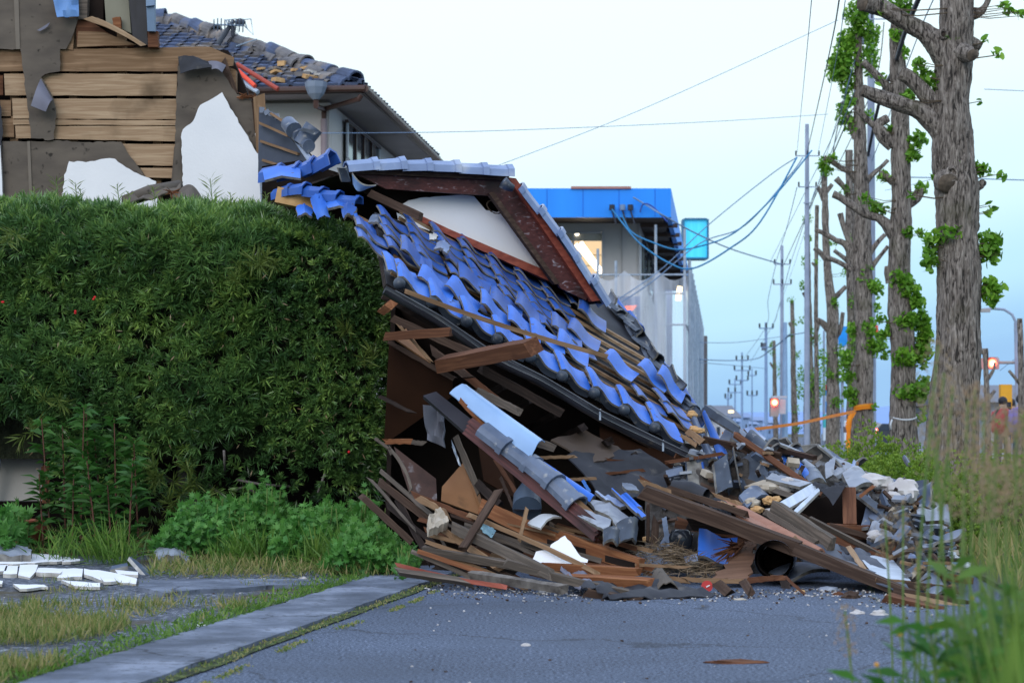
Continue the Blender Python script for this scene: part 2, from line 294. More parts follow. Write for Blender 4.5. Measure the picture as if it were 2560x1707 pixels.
def cracks(m, scale, width, dark, stain):
    "thin irregular cracks and broad stains worked into a paving material"
    n = m.node_tree; L = n.links; b = next(x for x in n.nodes if x.type == 'BSDF_PRINCIPLED'); src = b.inputs['Base Color'].links[0].from_socket
    tc = n.nodes.new('ShaderNodeTexCoord'); nz = n.nodes.new('ShaderNodeTexNoise'); nz.inputs['Scale'].default_value = 2.2; nz.inputs['Detail'].default_value = 6
    ad = n.nodes.new('ShaderNodeVectorMath'); ad.operation = 'ADD'; sc = n.nodes.new('ShaderNodeVectorMath'); sc.operation = 'SCALE'; sc.inputs['Scale'].default_value = .55
    L.new(tc.outputs['Object'], nz.inputs['Vector']); L.new(nz.outputs['Color'], sc.inputs[0]); L.new(sc.outputs[0], ad.inputs[0]); L.new(tc.outputs['Object'], ad.inputs[1])
    v = n.nodes.new('ShaderNodeTexVoronoi'); v.feature = 'DISTANCE_TO_EDGE'; v.inputs['Scale'].default_value = scale; L.new(ad.outputs[0], v.inputs['Vector'])
    r = n.nodes.new('ShaderNodeValToRGB'); r.color_ramp.elements[0].position = width * .4; r.color_ramp.elements[1].position = width; r.color_ramp.elements[0].color = (*[dark] * 3, 1)
    L.new(v.outputs['Distance'], r.inputs[0])
    n2 = n.nodes.new('ShaderNodeTexNoise'); n2.inputs['Scale'].default_value = .55; n2.inputs['Detail'].default_value = 5; L.new(tc.outputs['Object'], n2.inputs['Vector'])
    r2 = n.nodes.new('ShaderNodeValToRGB'); r2.color_ramp.elements[0].position = .38; r2.color_ramp.elements[1].position = .62; r2.color_ramp.elements[0].color = (*[stain] * 3, 1); L.new(n2.outputs['Fac'], r2.inputs[0])
    c = src
    for q in (r, r2):
        mx = n.nodes.new('ShaderNodeMix'); mx.data_type = 'RGBA'; mx.blend_type = 'MULTIPLY'; mx.inputs['Factor'].default_value = 1; L.new(c, mx.inputs[6]); L.new(q.outputs[0], mx.inputs[7]); c = mx.outputs[2]
    L.new(c, b.inputs['Base Color'])
cracks(ASPHALT, .45, .006, .45, .74); cracks(CONCRETE, .6, .008, .4, .70); cracks(GRAVEL, .9, .012, .5, .72)

# ================================================================ THE SETTING
def sheet(name, poly, z, mat, thick=None):
    mb = MB()
    if thick: mb.prism([(x, y, z - thick) for x, y in poly], (0, 0, thick))
    else: mb.add([(x, y, z) for x, y in poly], [tuple(range(len(poly)))])
    o = mb.obj(name, mat, M=Matrix.Identity(4)); return tag(o, kind='structure')
sheet('ground', [(-1500, -200), (1500, -200), (1500, 3000), (-1500, 3000)], -0.05, EARTH)
def xr(Y): return -1.24 + 0.168 * (Y - 7.2) if Y < 13 else -0.266 + 0.106 * (Y - 13)
def xs(Y): return 2.95 + 0.106 * (Y - 13)
sheet('lane_asphalt', [(xr(1), 1), (xs(1), 1), (xs(300), 300), (xr(300), 300), (xr(13), 13)], 0.0, ASPHALT)
sheet('gravel_lot', [(-9, 1), (xr(1) - .45, 1), (xr(13) - .55, 13), (xr(13) - .3, 17), (-9, 17)], 0.006, GRAVEL)
_r = random.Random(3); _ks = [3 + .12 * k for k in range(86)]
sheet('concrete_kerb_strip', [(xr(y) - .035 + _r.uniform(-.008, .008), y) for y in _ks] + [(xr(y) - .47 - .14 * max(0, (y - 11) / 2.2) + _r.uniform(-.02, .02), y) for y in reversed(_ks)], 0.024, CONCRETE, 0.05)
sheet('lawn_strip', [(xs(2), 2), (xs(2) + 3.6, 2), (xs(250) + 3.6, 250), (xs(250), 250)], 0.03, EARTH, 0.06)
sheet('main_road', [(xs(2) + 3.7, 2), (xs(2) + 15, 2), (xs(400) + 15, 400), (xs(400) + 3.7, 400)], -0.02, ASPHALT)

# ---------------------------------------------------------------- leaf tools
def unit(a): return a / np.maximum(np.linalg.norm(a, axis=-1, keepdims=True), 1e-9)
def blades(base, d, L, wd, droop=0.0):
    "narrow pointed leaves as creased quads: base, side, tip, side"
    base = np.asarray(base); d = unit(d); n = len(base)
    L = np.broadcast_to(L, (n,))[:, None]; wd = np.broadcast_to(wd, (n,))[:, None]
    s = unit(np.cross(d, RNG.normal(size=(n, 3))))
    mid = base + d * L * 0.45
    tip = base + d * L; tip = tip - np.array([0, 0, 1.0]) * L * droop
    return np.stack([base, mid + s * wd * .5, tip, mid - s * wd * .5], 1)
def fans(c, L, n_arc=5, spread=1.0, up=None):
    "fan leaves: a point and an arc"
    n = len(c); d = unit(RNG.normal(size=(n, 3)) * np.array([1, 1, .7]) + (np.array([0, 0, -.1]) if up is None else up))
    s = unit(np.cross(d, RNG.normal(size=(n, 3)) + np.array([0, 0, .4]))); nn = np.cross(d, s)
    L = np.broadcast_to(L, (n,))[:, None]; vs = [c]
    for k in range(n_arc):
        a = (k / (n_arc - 1) - .5) * 2 * spread
        r = L * (0.92 if k == n_arc // 2 else 1.0)
        vs.append(c + d * r * math.cos(a) + s * r * math.sin(a) + nn * r * 0.12 * abs(math.sin(a)))
    return np.stack(vs, 1)
def lobes(c, L, up=.5):
    "divided leaves: three to five pointed lobes in one star polygon"
    n = len(c); d = unit(RNG.normal(size=(n, 3)) + np.array([0, -.5, up])); s = unit(np.cross(d, RNG.normal(size=(n, 3)) * .5 + np.array([0, -.8, .9])))
    L = np.broadcast_to(L, (n,))[:, None]; vs = [c]
    for a, r in ((-.95, .62), (-.62, .42), (-.42, .85), (-.2, .55), (0, 1.0), (.2, .55), (.42, .85), (.62, .42), (.95, .62)):
        vs.append(c + d * L * r * math.cos(a) + s * L * r * math.sin(a))
    return np.stack(vs, 1)

# ---------------------------------------------------------------- far houses and towers
def far_house(px0, px1, py_eave, py_roof, Y, wallm, roofm, label, name='far_house', depth=8.0, gable=False):
    a = P(px0, py_eave, Y); b = P(px1, py_eave, Y); ze = a.z; zr = P(px0, py_roof, Y).z
    e = empty(name, (a.x / 2 + b.x / 2, Y + depth / 2, 0), label, 'building', 'buildings far down the street')
    mb = MB().box(((a.x + b.x) / 2, Y + depth / 2, ze / 2 - .02), (b.x - a.x, depth, ze)); mb.obj('wall', wallm, e)
    o = 0.5; x0, x1, y0, y1 = a.x - o, b.x + o, Y - o, Y + depth + o; xm = (x0 + x1) / 2; ym = (y0 + y1) / 2
    r = MB()
    if gable: r.add([(x0, y0, ze), (x1, y0, ze), (x1, y1, ze), (x0, y1, ze), (x0, ym, zr), (x1, ym, zr)], [(0, 1, 5, 4), (2, 3, 4, 5), (1, 2, 5), (3, 0, 4), (0, 3, 2, 1)])
    else: r.add([(x0, y0, ze), (x1, y0, ze), (x1, y1, ze), (x0, y1, ze), (xm - 1, ym, zr), (xm + 1, ym, zr)], [(0, 1, 5, 4), (2, 3, 4, 5), (1, 2, 5), (3, 0, 4), (0, 3, 2, 1)])
    r.obj('roof', roofm, e)
    wmb = 0
    for k in range(2):
        x = lerp(a.x, b.x, .3 + .4 * k); m = MB().box((x, Y - .03, ze * .55), ((b.x - a.x) * .16, .08, ze * .28)); m.obj('window', GLASS_D, e)
    return e
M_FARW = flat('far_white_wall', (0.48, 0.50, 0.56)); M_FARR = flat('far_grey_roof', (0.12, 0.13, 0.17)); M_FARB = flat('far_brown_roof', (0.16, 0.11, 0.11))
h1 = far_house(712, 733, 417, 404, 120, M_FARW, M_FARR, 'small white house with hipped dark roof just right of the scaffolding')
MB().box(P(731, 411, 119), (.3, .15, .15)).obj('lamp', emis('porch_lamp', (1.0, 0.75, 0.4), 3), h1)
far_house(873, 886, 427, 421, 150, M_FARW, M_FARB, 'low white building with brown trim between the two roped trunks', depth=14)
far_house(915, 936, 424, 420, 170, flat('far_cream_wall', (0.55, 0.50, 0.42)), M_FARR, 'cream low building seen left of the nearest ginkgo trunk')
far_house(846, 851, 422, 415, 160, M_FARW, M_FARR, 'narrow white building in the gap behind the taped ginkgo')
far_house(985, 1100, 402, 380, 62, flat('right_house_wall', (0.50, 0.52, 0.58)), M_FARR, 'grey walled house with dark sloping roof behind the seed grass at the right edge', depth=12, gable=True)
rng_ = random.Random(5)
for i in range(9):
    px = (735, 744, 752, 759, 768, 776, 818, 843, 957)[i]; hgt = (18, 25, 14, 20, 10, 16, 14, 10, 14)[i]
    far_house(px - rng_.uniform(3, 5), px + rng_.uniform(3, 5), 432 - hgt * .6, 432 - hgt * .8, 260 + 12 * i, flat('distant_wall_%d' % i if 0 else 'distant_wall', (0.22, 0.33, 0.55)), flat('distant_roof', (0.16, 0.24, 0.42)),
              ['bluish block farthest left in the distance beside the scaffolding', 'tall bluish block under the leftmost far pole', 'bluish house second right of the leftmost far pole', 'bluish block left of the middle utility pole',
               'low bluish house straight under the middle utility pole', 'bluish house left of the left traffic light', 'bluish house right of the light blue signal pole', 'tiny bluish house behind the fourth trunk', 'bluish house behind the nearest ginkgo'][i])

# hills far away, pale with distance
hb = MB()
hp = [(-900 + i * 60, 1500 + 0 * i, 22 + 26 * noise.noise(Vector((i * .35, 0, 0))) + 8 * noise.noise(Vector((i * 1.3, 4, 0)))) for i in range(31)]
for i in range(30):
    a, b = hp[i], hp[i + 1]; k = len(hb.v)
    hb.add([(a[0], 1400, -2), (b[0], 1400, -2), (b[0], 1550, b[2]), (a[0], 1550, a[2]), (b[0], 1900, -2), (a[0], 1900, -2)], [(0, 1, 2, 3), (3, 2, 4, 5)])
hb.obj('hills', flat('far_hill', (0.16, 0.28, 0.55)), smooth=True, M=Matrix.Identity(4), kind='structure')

# ---------------------------------------------------------------- pylons and utility poles
M_POLE = gen('concrete_pole', [(0.3, (0.24, 0.29, 0.40)), (0.7, (0.36, 0.41, 0.54))], scale=3, rough=0.8)
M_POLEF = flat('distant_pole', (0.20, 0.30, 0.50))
def pole(px, top, Y, wpx, label, arms=(), name='utility_pole', mat=None, box=None, lean=0):
    mat = mat or M_POLE; b = P(px, HZ, Y); b.z = 0; t = P(px + lean, top, Y); r = wpx / F * Y / 2
    e = empty(name, b, label, 'utility pole', 'utility poles along the street')
    MB().tube([b, lerp(b, t, .5), t], [r, r * .85, r * .62], 12).obj('pole_shaft', mat, e, smooth=40)
    for (ay, half, ins) in arms:
        c = P(px + lean * .8, ay, Y); hx = half / F * Y; s = 1.1 / F * Y
        f = MB().box((c.x, c.y - r, c.z), (2 * hx, s, s)).obj('crossarm', mat, e)
        for k in range(ins):
            x = lerp(-hx, hx, k / max(1, ins - 1)) * .96
            m = MB().tube([(c.x + x, c.y - r, c.z + s / 2), (c.x + x, c.y - r, c.z + 4.5 * s)], s * .8, 6); m.obj('insulator', M_CABLE, f)
    if box:
        c = P(px + box[0], box[1], Y); s = box[2] / F * Y
        MB().tube([c, c + Vector((0, 0, s * 1.5))], s * .5, 10).obj('transformer', flat('transformer_grey', (0.12, 0.15, 0.2)), e)
    return e
pole(871, -6, 38, 10, 'thick pale concrete utility pole half hidden behind the taped ginkgo', arms=[(20, 30, 3)], box=(-9, 44, 8))
pole(807, 124, 48, 6.2, 'utility pole with two crossarms and raised tip left of the ginkgo crowns', arms=[(156, 12, 3), (187, 9, 2), (203, 4, 0)])
pole(782, 245, 75, 4.6, 'utility pole with one wide crossarm in the middle of the wire bundle', arms=[(264, 8, 3), (284, 9, 3)])
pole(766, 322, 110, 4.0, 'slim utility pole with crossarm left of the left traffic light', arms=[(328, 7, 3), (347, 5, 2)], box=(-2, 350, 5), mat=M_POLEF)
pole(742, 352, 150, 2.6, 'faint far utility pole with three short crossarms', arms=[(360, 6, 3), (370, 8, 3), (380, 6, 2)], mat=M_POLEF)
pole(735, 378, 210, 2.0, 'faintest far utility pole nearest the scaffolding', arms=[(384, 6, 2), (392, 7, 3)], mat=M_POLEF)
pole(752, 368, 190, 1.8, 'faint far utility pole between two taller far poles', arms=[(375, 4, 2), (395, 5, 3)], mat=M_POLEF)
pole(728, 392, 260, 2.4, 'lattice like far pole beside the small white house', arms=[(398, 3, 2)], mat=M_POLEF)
pole(824, 330, 60, 3.2, 'bare grey pole between the fourth and fifth ginkgo trunks', arms=[])

# light blue signal pole with traffic light
M_HEADS = flat('signal_housing', (0.34, 0.33, 0.33)); RED = emis('red_signal_light', (1.0, 0.10, 0.05), 9); REDC = emis('red_signal_core', (1.0, 0.62, 0.50), 4)
def lamp_red(c, r, parent, name='red_lamp'):
    m = MB().sphere(c, r, 0, 12, (1, .5, 1)); m.sphere(c + Vector((0, -r * .35, 0)), r * .62, 1, 10, (1, .5, 1)); return m.obj(name, [RED, REDC], parent, smooth=True)
def signal(px, py, Y, r, label, horiz=False):
    c = P(px, py, Y); s = r / F * Y
    e = empty('traffic_light', c, label, 'traffic light', 'red traffic lights')
    if horiz:
        MB().box((c.x - 1.4 * s, Y + .15, c.z), (6.6 * s, .2, 2.4 * s)).obj('housing', M_HEADS, e)
        MB().box((c.x - .2 * s, Y - .1, c.z + 1.25 * s), (2.2 * s, .35, .12 * s)).obj('visor', M_HEADS, e)
    else:
        MB().box((c.x + s * .2, Y + .15, c.z - 1.3 * s), (2.3 * s, .25, 5.2 * s)).obj('housing', M_HEADS, e)
        MB().box((c.x, Y - .1, c.z + 1.2 * s), (2.2 * s, .4, .15 * s)).obj('visor', M_HEADS, e)
    lamp_red(Vector((c.x, Y - .12, c.z)), s, e); return e
pole(785, 322, 55, 6.4, 'smooth light blue signal post with a red band near its foot', name='signal_post', mat=flat('light_blue_paint', (0.28, 0.42, 0.62)))
MB().tube([P(785, 443, 54.9), P(785, 439, 54.9)], .1, 12).obj('reflective_band', flat('orange_red_band', (0.5, 0.15, 0.08)), None, label='orange red band wrapped round the foot of the light blue signal post', cat='band')
s1 = signal(774, 402, 54, 3.6, 'red traffic light on the light blue post at the street end')
MB().box(P(781.5, 406, 54.2), (.2, .25, .4)).obj('side_housing', M_FARW, s1)
MB().box(P(779, 396.5, 54.2), (.42, .08, .06)).obj('bracket', M_FARW, s1)
signal(875, 430, 70, 2.4, 'small low red traffic light right of the taped ginkgo trunk')
s3 = signal(991, 363, 45, 4.6, 'large red traffic light on a horizontal arm at the right edge', horiz=True)
MB().tube([P(986, 362, 45.1), P(1018, 362, 45.1)], .035, 6).obj('mast_arm', M_HEADS, s3)
lp = empty('street_lamp', (P(1019, 432, 45).x, 45, 0), 'street lamp post with curved arm carrying the right hand traffic light', 'street lamp')
b = P(1021, 432, 45); MB().tube([(b.x, 45, 0), P(1017, 322, 45)], [.10, .07], 10).obj('pole_shaft', M_POLE, lp, smooth=40)
pts = [P(1017, 324, 45), P(1012, 314, 45), P(1004, 309, 45), P(992, 308, 45), P(984, 309, 45)]
MB().tube(pts, .03, 6).obj('curved_arm', M_POLE, lp); MB().box(P(983, 310, 45), (.3, .15, .08)).obj('lamp_head', M_HEADS, lp)
# yellow signal backboard, people and banners far right
yb = empty('pedestrian_signal', (P(1005, 432, 50).x, 50, 0), 'yellow upright signal cabinet with two dark windows behind the seed grass', 'signal box')
c = P(1005.5, 413, 50); MB().box(c, (.28, .2, 1.45)).obj('cabinet', flat('signal_yellow', (0.75, 0.36, 0.03)), yb)
for dy in (404, 410): MB().box(P(1007, dy, 49.88), (.2, .05, .13)).obj('dark_window', BLACKM, yb)
MB().tube([(c.x, 50, 0), (c.x, 50, c.z - .7)], .05, 6).obj('post', M_POLE, yb)
def banner(px, py0, py1, Y, wpx, cols, label, cat='sign', logo=None):
    x = P(px, 0, Y).x; w_ = wpx / F * Y; z0 = P(0, py1, Y).z; z1 = P(0, py0, Y).z
    e = empty('shop_sign', (x, Y, 0), label, cat)
    MB().box((x, Y + .12, z1 / 2), (w_ * .25, .12, z1)).obj('post', M_POLE, e)
    n = len(cols)
    for k, c_ in enumerate(cols): MB().box((x, Y, lerp(z1, z0, (k + .5) / n)), (w_, .14, (z1 - z0) / n)).obj('sign_panel', c_, e)
    return e
C_BLUE = flat('sign_blue', (0.02, 0.30, 0.80)); C_WHITE = flat('sign_white', (0.62, 0.72, 0.85)); C_RED = flat('sign_red', (0.75, 0.08, 0.04)); C_TEAL = flat('sign_teal', (0.06, 0.42, 0.48))
sg = banner(843, 326, 380, 62, 10, [C_BLUE, C_WHITE, C_WHITE, C_WHITE], 'tall white and blue pylon sign left of the taped ginkgo trunk')
m = MB(); m.prism([P(838.5, 335, 61.9), P(843, 339, 61.9), P(848, 336, 61.9), P(848, 343, 61.9), P(843, 346, 61.9), P(838.5, 344, 61.9)], (0, -.03, 0)); m.obj('emblem', C_BLUE, sg)
for k in range(3): MB().box(P(844, 352 + 6 * k, 61.9), (.14, .03, .1)).obj('lettering', flat('sign_grey', (0.3, 0.4, 0.5)), sg)
banner(876, 325, 336, 66, 3.5, [C_RED], 'red sign edge showing right of the taped ginkgo trunk')
banner(828, 384, 412, 50, 4, [C_RED, C_BLUE, C_WHITE, C_BLUE, C_BLUE], 'narrow blue banner with white characters beside the fifth ginkgo')
banner(826, 414, 440, 52, 6, [C_TEAL, C_WHITE], 'teal and white low sign behind the ginkgo row')
banner(846, 420, 444, 56, 4.5, [C_WHITE, M_FARB, C_WHITE, C_WHITE], 'low white sign with brown stripe behind the ginkgo row')
# dark car behind the azaleas, teal car further right
def car(px0, px1, py_roof, Y, mat, label):
    x0 = P(px0, 0, Y).x; x1 = P(px1, 0, Y).x; L = x1 - x0; zt = max(1.3, P(0, py_roof, Y).z); xc = (x0 + x1) / 2
    e = empty('parked_car', (xc, Y, 0), label, 'car')
    prof = [(-.5, .28), (-.5, .62), (-.46, .72), (-.28, .76), (-.18, 1.0), (.22, 1.0), (.36, .74), (.5, .66), (.5, .28)]
    hz = zt
    MB().prism([(xc + u * L, Y - .8, v * hz) for u, v in prof], (0, 1.6, 0)).obj('body', mat, e)
    MB().prism([(xc + u * L, Y - .82, v * hz) for u, v in [(-.25, .77), (-.16, .96), (.2, .96), (.32, .77)]], (0, 1.64, 0)).obj('side_window', GLASS_D, e)
    for u in (-.3, .3):
        wv = MB().tube([(xc + u * L, Y - .86, .3), (xc + u * L, Y + .86, .3)], .3, 16).obj('wheel', BLACKM, e)
        MB().tube([(xc + u * L, Y - .87, .3), (xc + u * L, Y - .86, .3)], .16, 12).obj('rim', STEEL, wv)
    MB().box((x0 + .02, Y, .6 * hz), (.06, 1.3, .1)).obj('bumper', BLACKM, e)
car(855, 930, 432, 90, flat('car_dark', (0.05, 0.055, 0.07), 0.3), 'dark grey car parked far off behind the azaleas')
car(930, 975, 438, 75, flat('car_teal', (0.25, 0.5, 0.55), 0.3), 'pale teal car showing beside the nearest ginkgo trunk')
# people in coloured jackets, tiny and blurred behind the seed grass
def person(px, Y, top, bottom, label, skin=(.5, .35, .28)):
    x = P(px, 0, Y).x; h = 1.68
    e = empty('person', (x, Y, 0), label, 'person')
    v = [(0, 0, .92), (0, 0, 1.15), (0, 0, 1.38), (0, 0, 1.48), (0, 0, 1.60), (-.09, 0, .88), (-.11, -.02, .48), (-.11, 0, .06), (-.12, -.12, .03), (.09, 0, .88), (.11, -.1, .50), (.12, .05, .08), (.12, -.08, .04),
         (-.19, 0, 1.36), (-.25, .02, 1.10), (-.23, -.06, .86), (.19, 0, 1.36), (.25, .02, 1.10), (.23, -.08, .88)]
    ed = [(0, 1), (1, 2), (2, 3), (3, 4), (0, 5), (5, 6), (6, 7), (7, 8), (0, 9), (9, 10), (10, 11), (11, 12), (2, 13), (13, 14), (14, 15), (2, 16), (16, 17), (17, 18)]
    rad = [.15, .13, .15, .06, .10, .10, .07, .05, .045, .10, .07, .05, .045, .075, .05, .035, .075, .05, .035]
    me = bpy.data.meshes.new('body'); me.from_pydata(v, ed, []); me.update(); o = bpy.data.objects.new('body', me); COL.objects.link(o); o.parent = e
    sk = o.modifiers.new('skin', 'SKIN')
    for i, r_ in enumerate(rad): me.skin_vertices[0].data[i].radius = (r_, r_ * .8)
    me.skin_vertices[0].data[0].use_root = True
    o.modifiers.new('sub', 'SUBSURF').levels = 1; me.materials.append(flat('skin', skin))
    for nm, z0, z1, r0, r1, mt in (('jacket', .86, 1.42, .20, .21, top),):
        m = MB(); m.tube([(0, 0, z0), (0, 0, (z0 + z1) / 2), (0, 0, z1), (0, 0, z1 + .05)], [r0, r0 * .95, r1, .08], 12)
        for s_ in (-1, 1): m.tube([(s_ * .18, 0, 1.38), (s_ * .25, .02, 1.1), (s_ * .23, -.06, .9)], [.085, .065, .05], 8)
        for q in range(len(m.v)): m.v[q] = (m.v[q][0] + x, m.v[q][1] + Y, m.v[q][2])
        m.obj(nm, mt, e, smooth=True)
    m = MB()
    for s_ in (-1, 1): m.tube([(x + s_ * .09, Y, .92), (x + s_ * .11, Y - .02, .48), (x + s_ * .115, Y, .10)], [.11, .085, .065], 8)
    m.obj('trousers', bottom, e, smooth=True)
    MB().sphere((x, Y + .02, 1.64), .115, 0, 10).obj('hair', BLACKM, e, smooth=True)
RJ = flat('red_jacket', (0.42, 0.03, 0.05)); BT = flat('dark_trousers', (0.04, 0.05, 0.09)); PJ = flat('purple_jacket', (0.20, 0.16, 0.45))
person(1003, 47, RJ, BT, 'person in a red jacket and dark trousers standing left among the seed grass'); person(1012, 50, RJ, BT, 'person in a red jacket standing right beside the yellow signal cabinet')
person(1021, 44, PJ, BT, 'person in a purple jacket at the far right edge')

# ---------------------------------------------------------------- shop building with blue fascia
Sx = Vector((0.106, 1, 0)).normalized(); Ax = Vector((1, -0.106, 0)).normalized()
def along(px, Yref_k, Y): return 724 - Yref_k / Y
YB = 52.0
sb = empty('shop_building', (P(560, 0, YB).x, YB + 6, 0), 'two storey shop with broad bright blue fascia and cream wall', 'building')
xw = P(640, 0, YB).x; zf0 = P(0, 217, YB - 2).z; zf1 = P(0, 188, YB - 2).z
M_SHOPW = gen('cream_metal_siding', [(0.3, (0.48, 0.48, 0.49)), (0.7, (0.56, 0.55, 0.56))], scale=1, rough=0.6)
# front wall with the window opening
wx0, wx1 = P(546, 0, YB).x, P(604, 0, YB).x; wz1, wz0 = P(0, 231, YB).z, P(0, 277, YB).z
m = MB(); XL = -3.2
def wallbox(m, x0, x1, z0, z1, y0=YB, y1=YB + .25, mi=0): m.box(((x0 + x1) / 2, (y0 + y1) / 2, (z0 + z1) / 2), (x1 - x0, y1 - y0, z1 - z0), None, mi)
wallbox(m, XL, wx0, 0, zf0 + .3); wallbox(m, wx1, xw, 0, zf0 + .3); wallbox(m, wx0, wx1, 0, wz0); wallbox(m, wx0, wx1, wz1, zf0 + .3)
side = Vector((0.106, 1, 0))
e1 = Vector((xw, YB + .25, 0)); e2 = e1 + side * 24
m.prism([e1 + Vector((-.25, 0, 0)), e1, e2, e2 + Vector((-.25, 0, 0))], (0, 0, zf0 + .3)); m.prism([Vector((XL, YB + .25, 0)), Vector((XL + .25, YB + .25, 0)), Vector((XL + 2.8, YB + 24, 0)), Vector((XL + 2.5, YB + 24, 0))], (0, 0, zf0 + .3))
m.obj('wall', M_SHOPW, sb)
m = MB()
for k in range(12):
    x = xw - .05 - k * .42
    if x < XL: break
    if not (wx0 - .05 < x < wx1 + .05): m.box((x, YB - .012, 3.5), (.025, .03, 6.6))
m.obj('siding_joint', flat('siding_joint_grey', (0.36, 0.36, 0.38)), sb)
# blue fascia, soffit, rim
Yf = YB - 2; c0 = P(470, 0, Yf).x; c1 = P(671, 0, Yf).x; d2 = side * 26
m = MB()
A = [Vector((c0, Yf, 0)), Vector((c1, Yf, 0)), Vector((c1, Yf, 0)) + d2, Vector((c0, Yf, 0)) + d2]
for i in range(3):
    a, b = A[i], A[i + 1]; n_ = Vector(((b - a).y, -(b - a).x, 0)).normalized()
    m.prism([a + Vector((0, 0, zf0)), b + Vector((0, 0, zf0)), b + Vector((0, 0, zf1)), a + Vector((0, 0, zf1))], -n_ * .12)
m.obj('fascia', gen('blue_fascia_paint', [(0.3, (0.014, 0.25, 0.90)), (0.7, (0.020, 0.30, 0.98))], scale=.6, stretch=(4, 4, .2), rough=0.45), sb)
m = MB(); [m.box((c1 - .9 * k - .4, Yf - .003, (zf0 + zf1) / 2), (.018, .01, zf1 - zf0 - .04)) for k in range(6)]; tag(m.obj('fascia_seam', flat('fascia_seam_blue', (0.008, 0.14, 0.62)), sb), kind='stuff')
m = MB(); m.prism([v + Vector((0, 0, zf0 + .06)) for v in (A[0] + Vector((.2, .2, 0)), A[1] + Vector((-.2, .2, 0)), A[2] + Vector((-.2, -.2, 0)), A[3] + Vector((.2, -.2, 0)))], (0, 0, .08)); m.obj('soffit', flat('brown_soffit', (0.055, 0.038, 0.034)), sb)
for k in range(9):
    a = Vector((xw + .05, Yf + 2 + 2.5 * k, zf0 + .02)) + Vector((.106 * 2.5 * k, 0, 0)); MB().box(a + Vector((.45, 0, -.02)), (.95, .10, .1)).obj('soffit_beam', flat('beam_brown', (0.09, 0.06, 0.05)), sb)
m = MB(); m.prism([v + Vector((0, 0, zf1 - .05)) for v in (A[0] + Vector((.15, .15, 0)), A[1] + Vector((-.15, .15, 0)), A[2], A[3])], (0, 0, .03)); m.obj('roof_deck', M_FARR, sb)
MB().box(P(601, 187.4, Yf), (1.5, .1, .06)).obj('rust_streak', flat('rust_pink', (0.4, 0.2, 0.18)), sb)
# lit window with room behind
M_ROOM = emis('glowing_room_wall', (1.0, 0.72, 0.42), 1.0); M_ROOM2 = emis('glowing_room_ceiling', (1.0, 0.80, 0.55), 0.75)  # room wall and ceiling glow themselves, standing in for lamplight on them
wd = MB().box(((wx0 + wx1) / 2, YB + 1.6, (wz0 + wz1) / 2), (wx1 - wx0 + 1.2, .1, wz1 - wz0 + .6)).obj('window', M_ROOM, sb)  # glowing back wall of the room
MB().box(((wx0 + wx1) / 2, YB + .9, wz1 - .02), (wx1 - wx0 + .6, 1.3, .05)).obj('ceiling', M_ROOM2, wd)
MB().box(((wx0 + wx1) / 2, YB + .12, wz1 - .13), (wx1 - wx0, .06, .22)).obj('blind', flat('grey_blind', (0.45, 0.45, 0.42)), wd)
LT = emis('tube_lamp_light', (1.0, 0.88, 0.68), 6)
for a, b in (((576, 244), (600, 273)), ((581, 242), (604, 274)), ((577, 262), (583, 266))):
    MB().tube([P(a[0], a[1], YB + .5), P(b[0], b[1], YB + .5)], .045, 8).obj('tube_lamp', LT, wd)
MB().sphere(P(577, 233, YB + .08), .06, 0, 8).obj('spot_lamp', LT, wd)
for k in range(3): MB().box(((wx0 + wx1) / 2, YB + 1.5, wz0 + .15 + .28 * k), (wx1 - wx0, .05, .03)).obj('shelf', flat('shelf_cream', (0.7, 0.6, 0.45)), wd)
m = MB()
for x in (wx0 + .03, wx1 - .03, P(573, 0, YB).x): m.box((x, YB + .02, (wz0 + wz1) / 2), (.06, .1, wz1 - wz0))
for z in (wz0 + .03, wz1 - .03): m.box(((wx0 + wx1) / 2, YB + .02, z), (wx1 - wx0 - .15, .09, .06))
m.obj('frame', ALU, wd)
# side windows
for k in range(3):
    q = e1 + side * (1.5 + 4 * k) + Vector((.02, 0, 5.0)); MB().prism([q, q + side * 2.2, q + side * 2.2 + Vector((0, 0, 1.1)), q + Vector((0, 0, 1.1))], (.05, 0, 0)).obj('side_window', GLASS_D, sb)
# insulators on the fascia
for px in (612, 622.5, 630.5):
    c = P(px, 210, Yf - .15); i_ = MB().tube([c, c + Vector((0, 0, .14))], .07, 8).obj('cable_bracket', M_CABLE if px != 622.5 else M_CABLE_P, sb)
    MB().tube([c, c + Vector((.1, -.05, -.35))], .02, 6).obj('drop_wire', M_CABLE, i_)
# lit logo on the lower wall, seen through the sheeting: red swoosh over white bars
lg = MB(); Yl = YB - .1
lg.prism([P(611, 315, Yl), P(617, 309, Yl), P(626, 305.5, Yl), P(637, 305, Yl), P(633, 310, Yl), P(624, 314, Yl), P(616, 317, Yl)], (0, -.05, 0))
LO = lg.obj('sign_logo', emis('logo_red_glow', (1.0, 0.16, 0.07), 1.6), sb)
lg = MB(); lg.prism([P(620, 316, Yl), P(624, 311, Yl), P(630, 309.5, Yl), P(629, 314, Yl)], (0, -.05, 0)); lg.prism([P(624, 318, Yl), P(636, 315, Yl), P(635, 319, Yl), P(632, 320, Yl), P(626, 319.5, Yl)], (0, -.05, 0))
lg.obj('sign_logo_bar', emis('logo_white_glow', (1.0, 0.85, 0.7), 2.2), sb)
MB().box((P(610, 0, YB).x, YB - .03, P(0, 322, YB).z), (P(640, 0, YB).x * 2 - P(610, 0, YB).x * 2, .05, 1.35)).obj('sign_band', flat('navy_sign_band', (0.05, 0.10, 0.26)), sb)
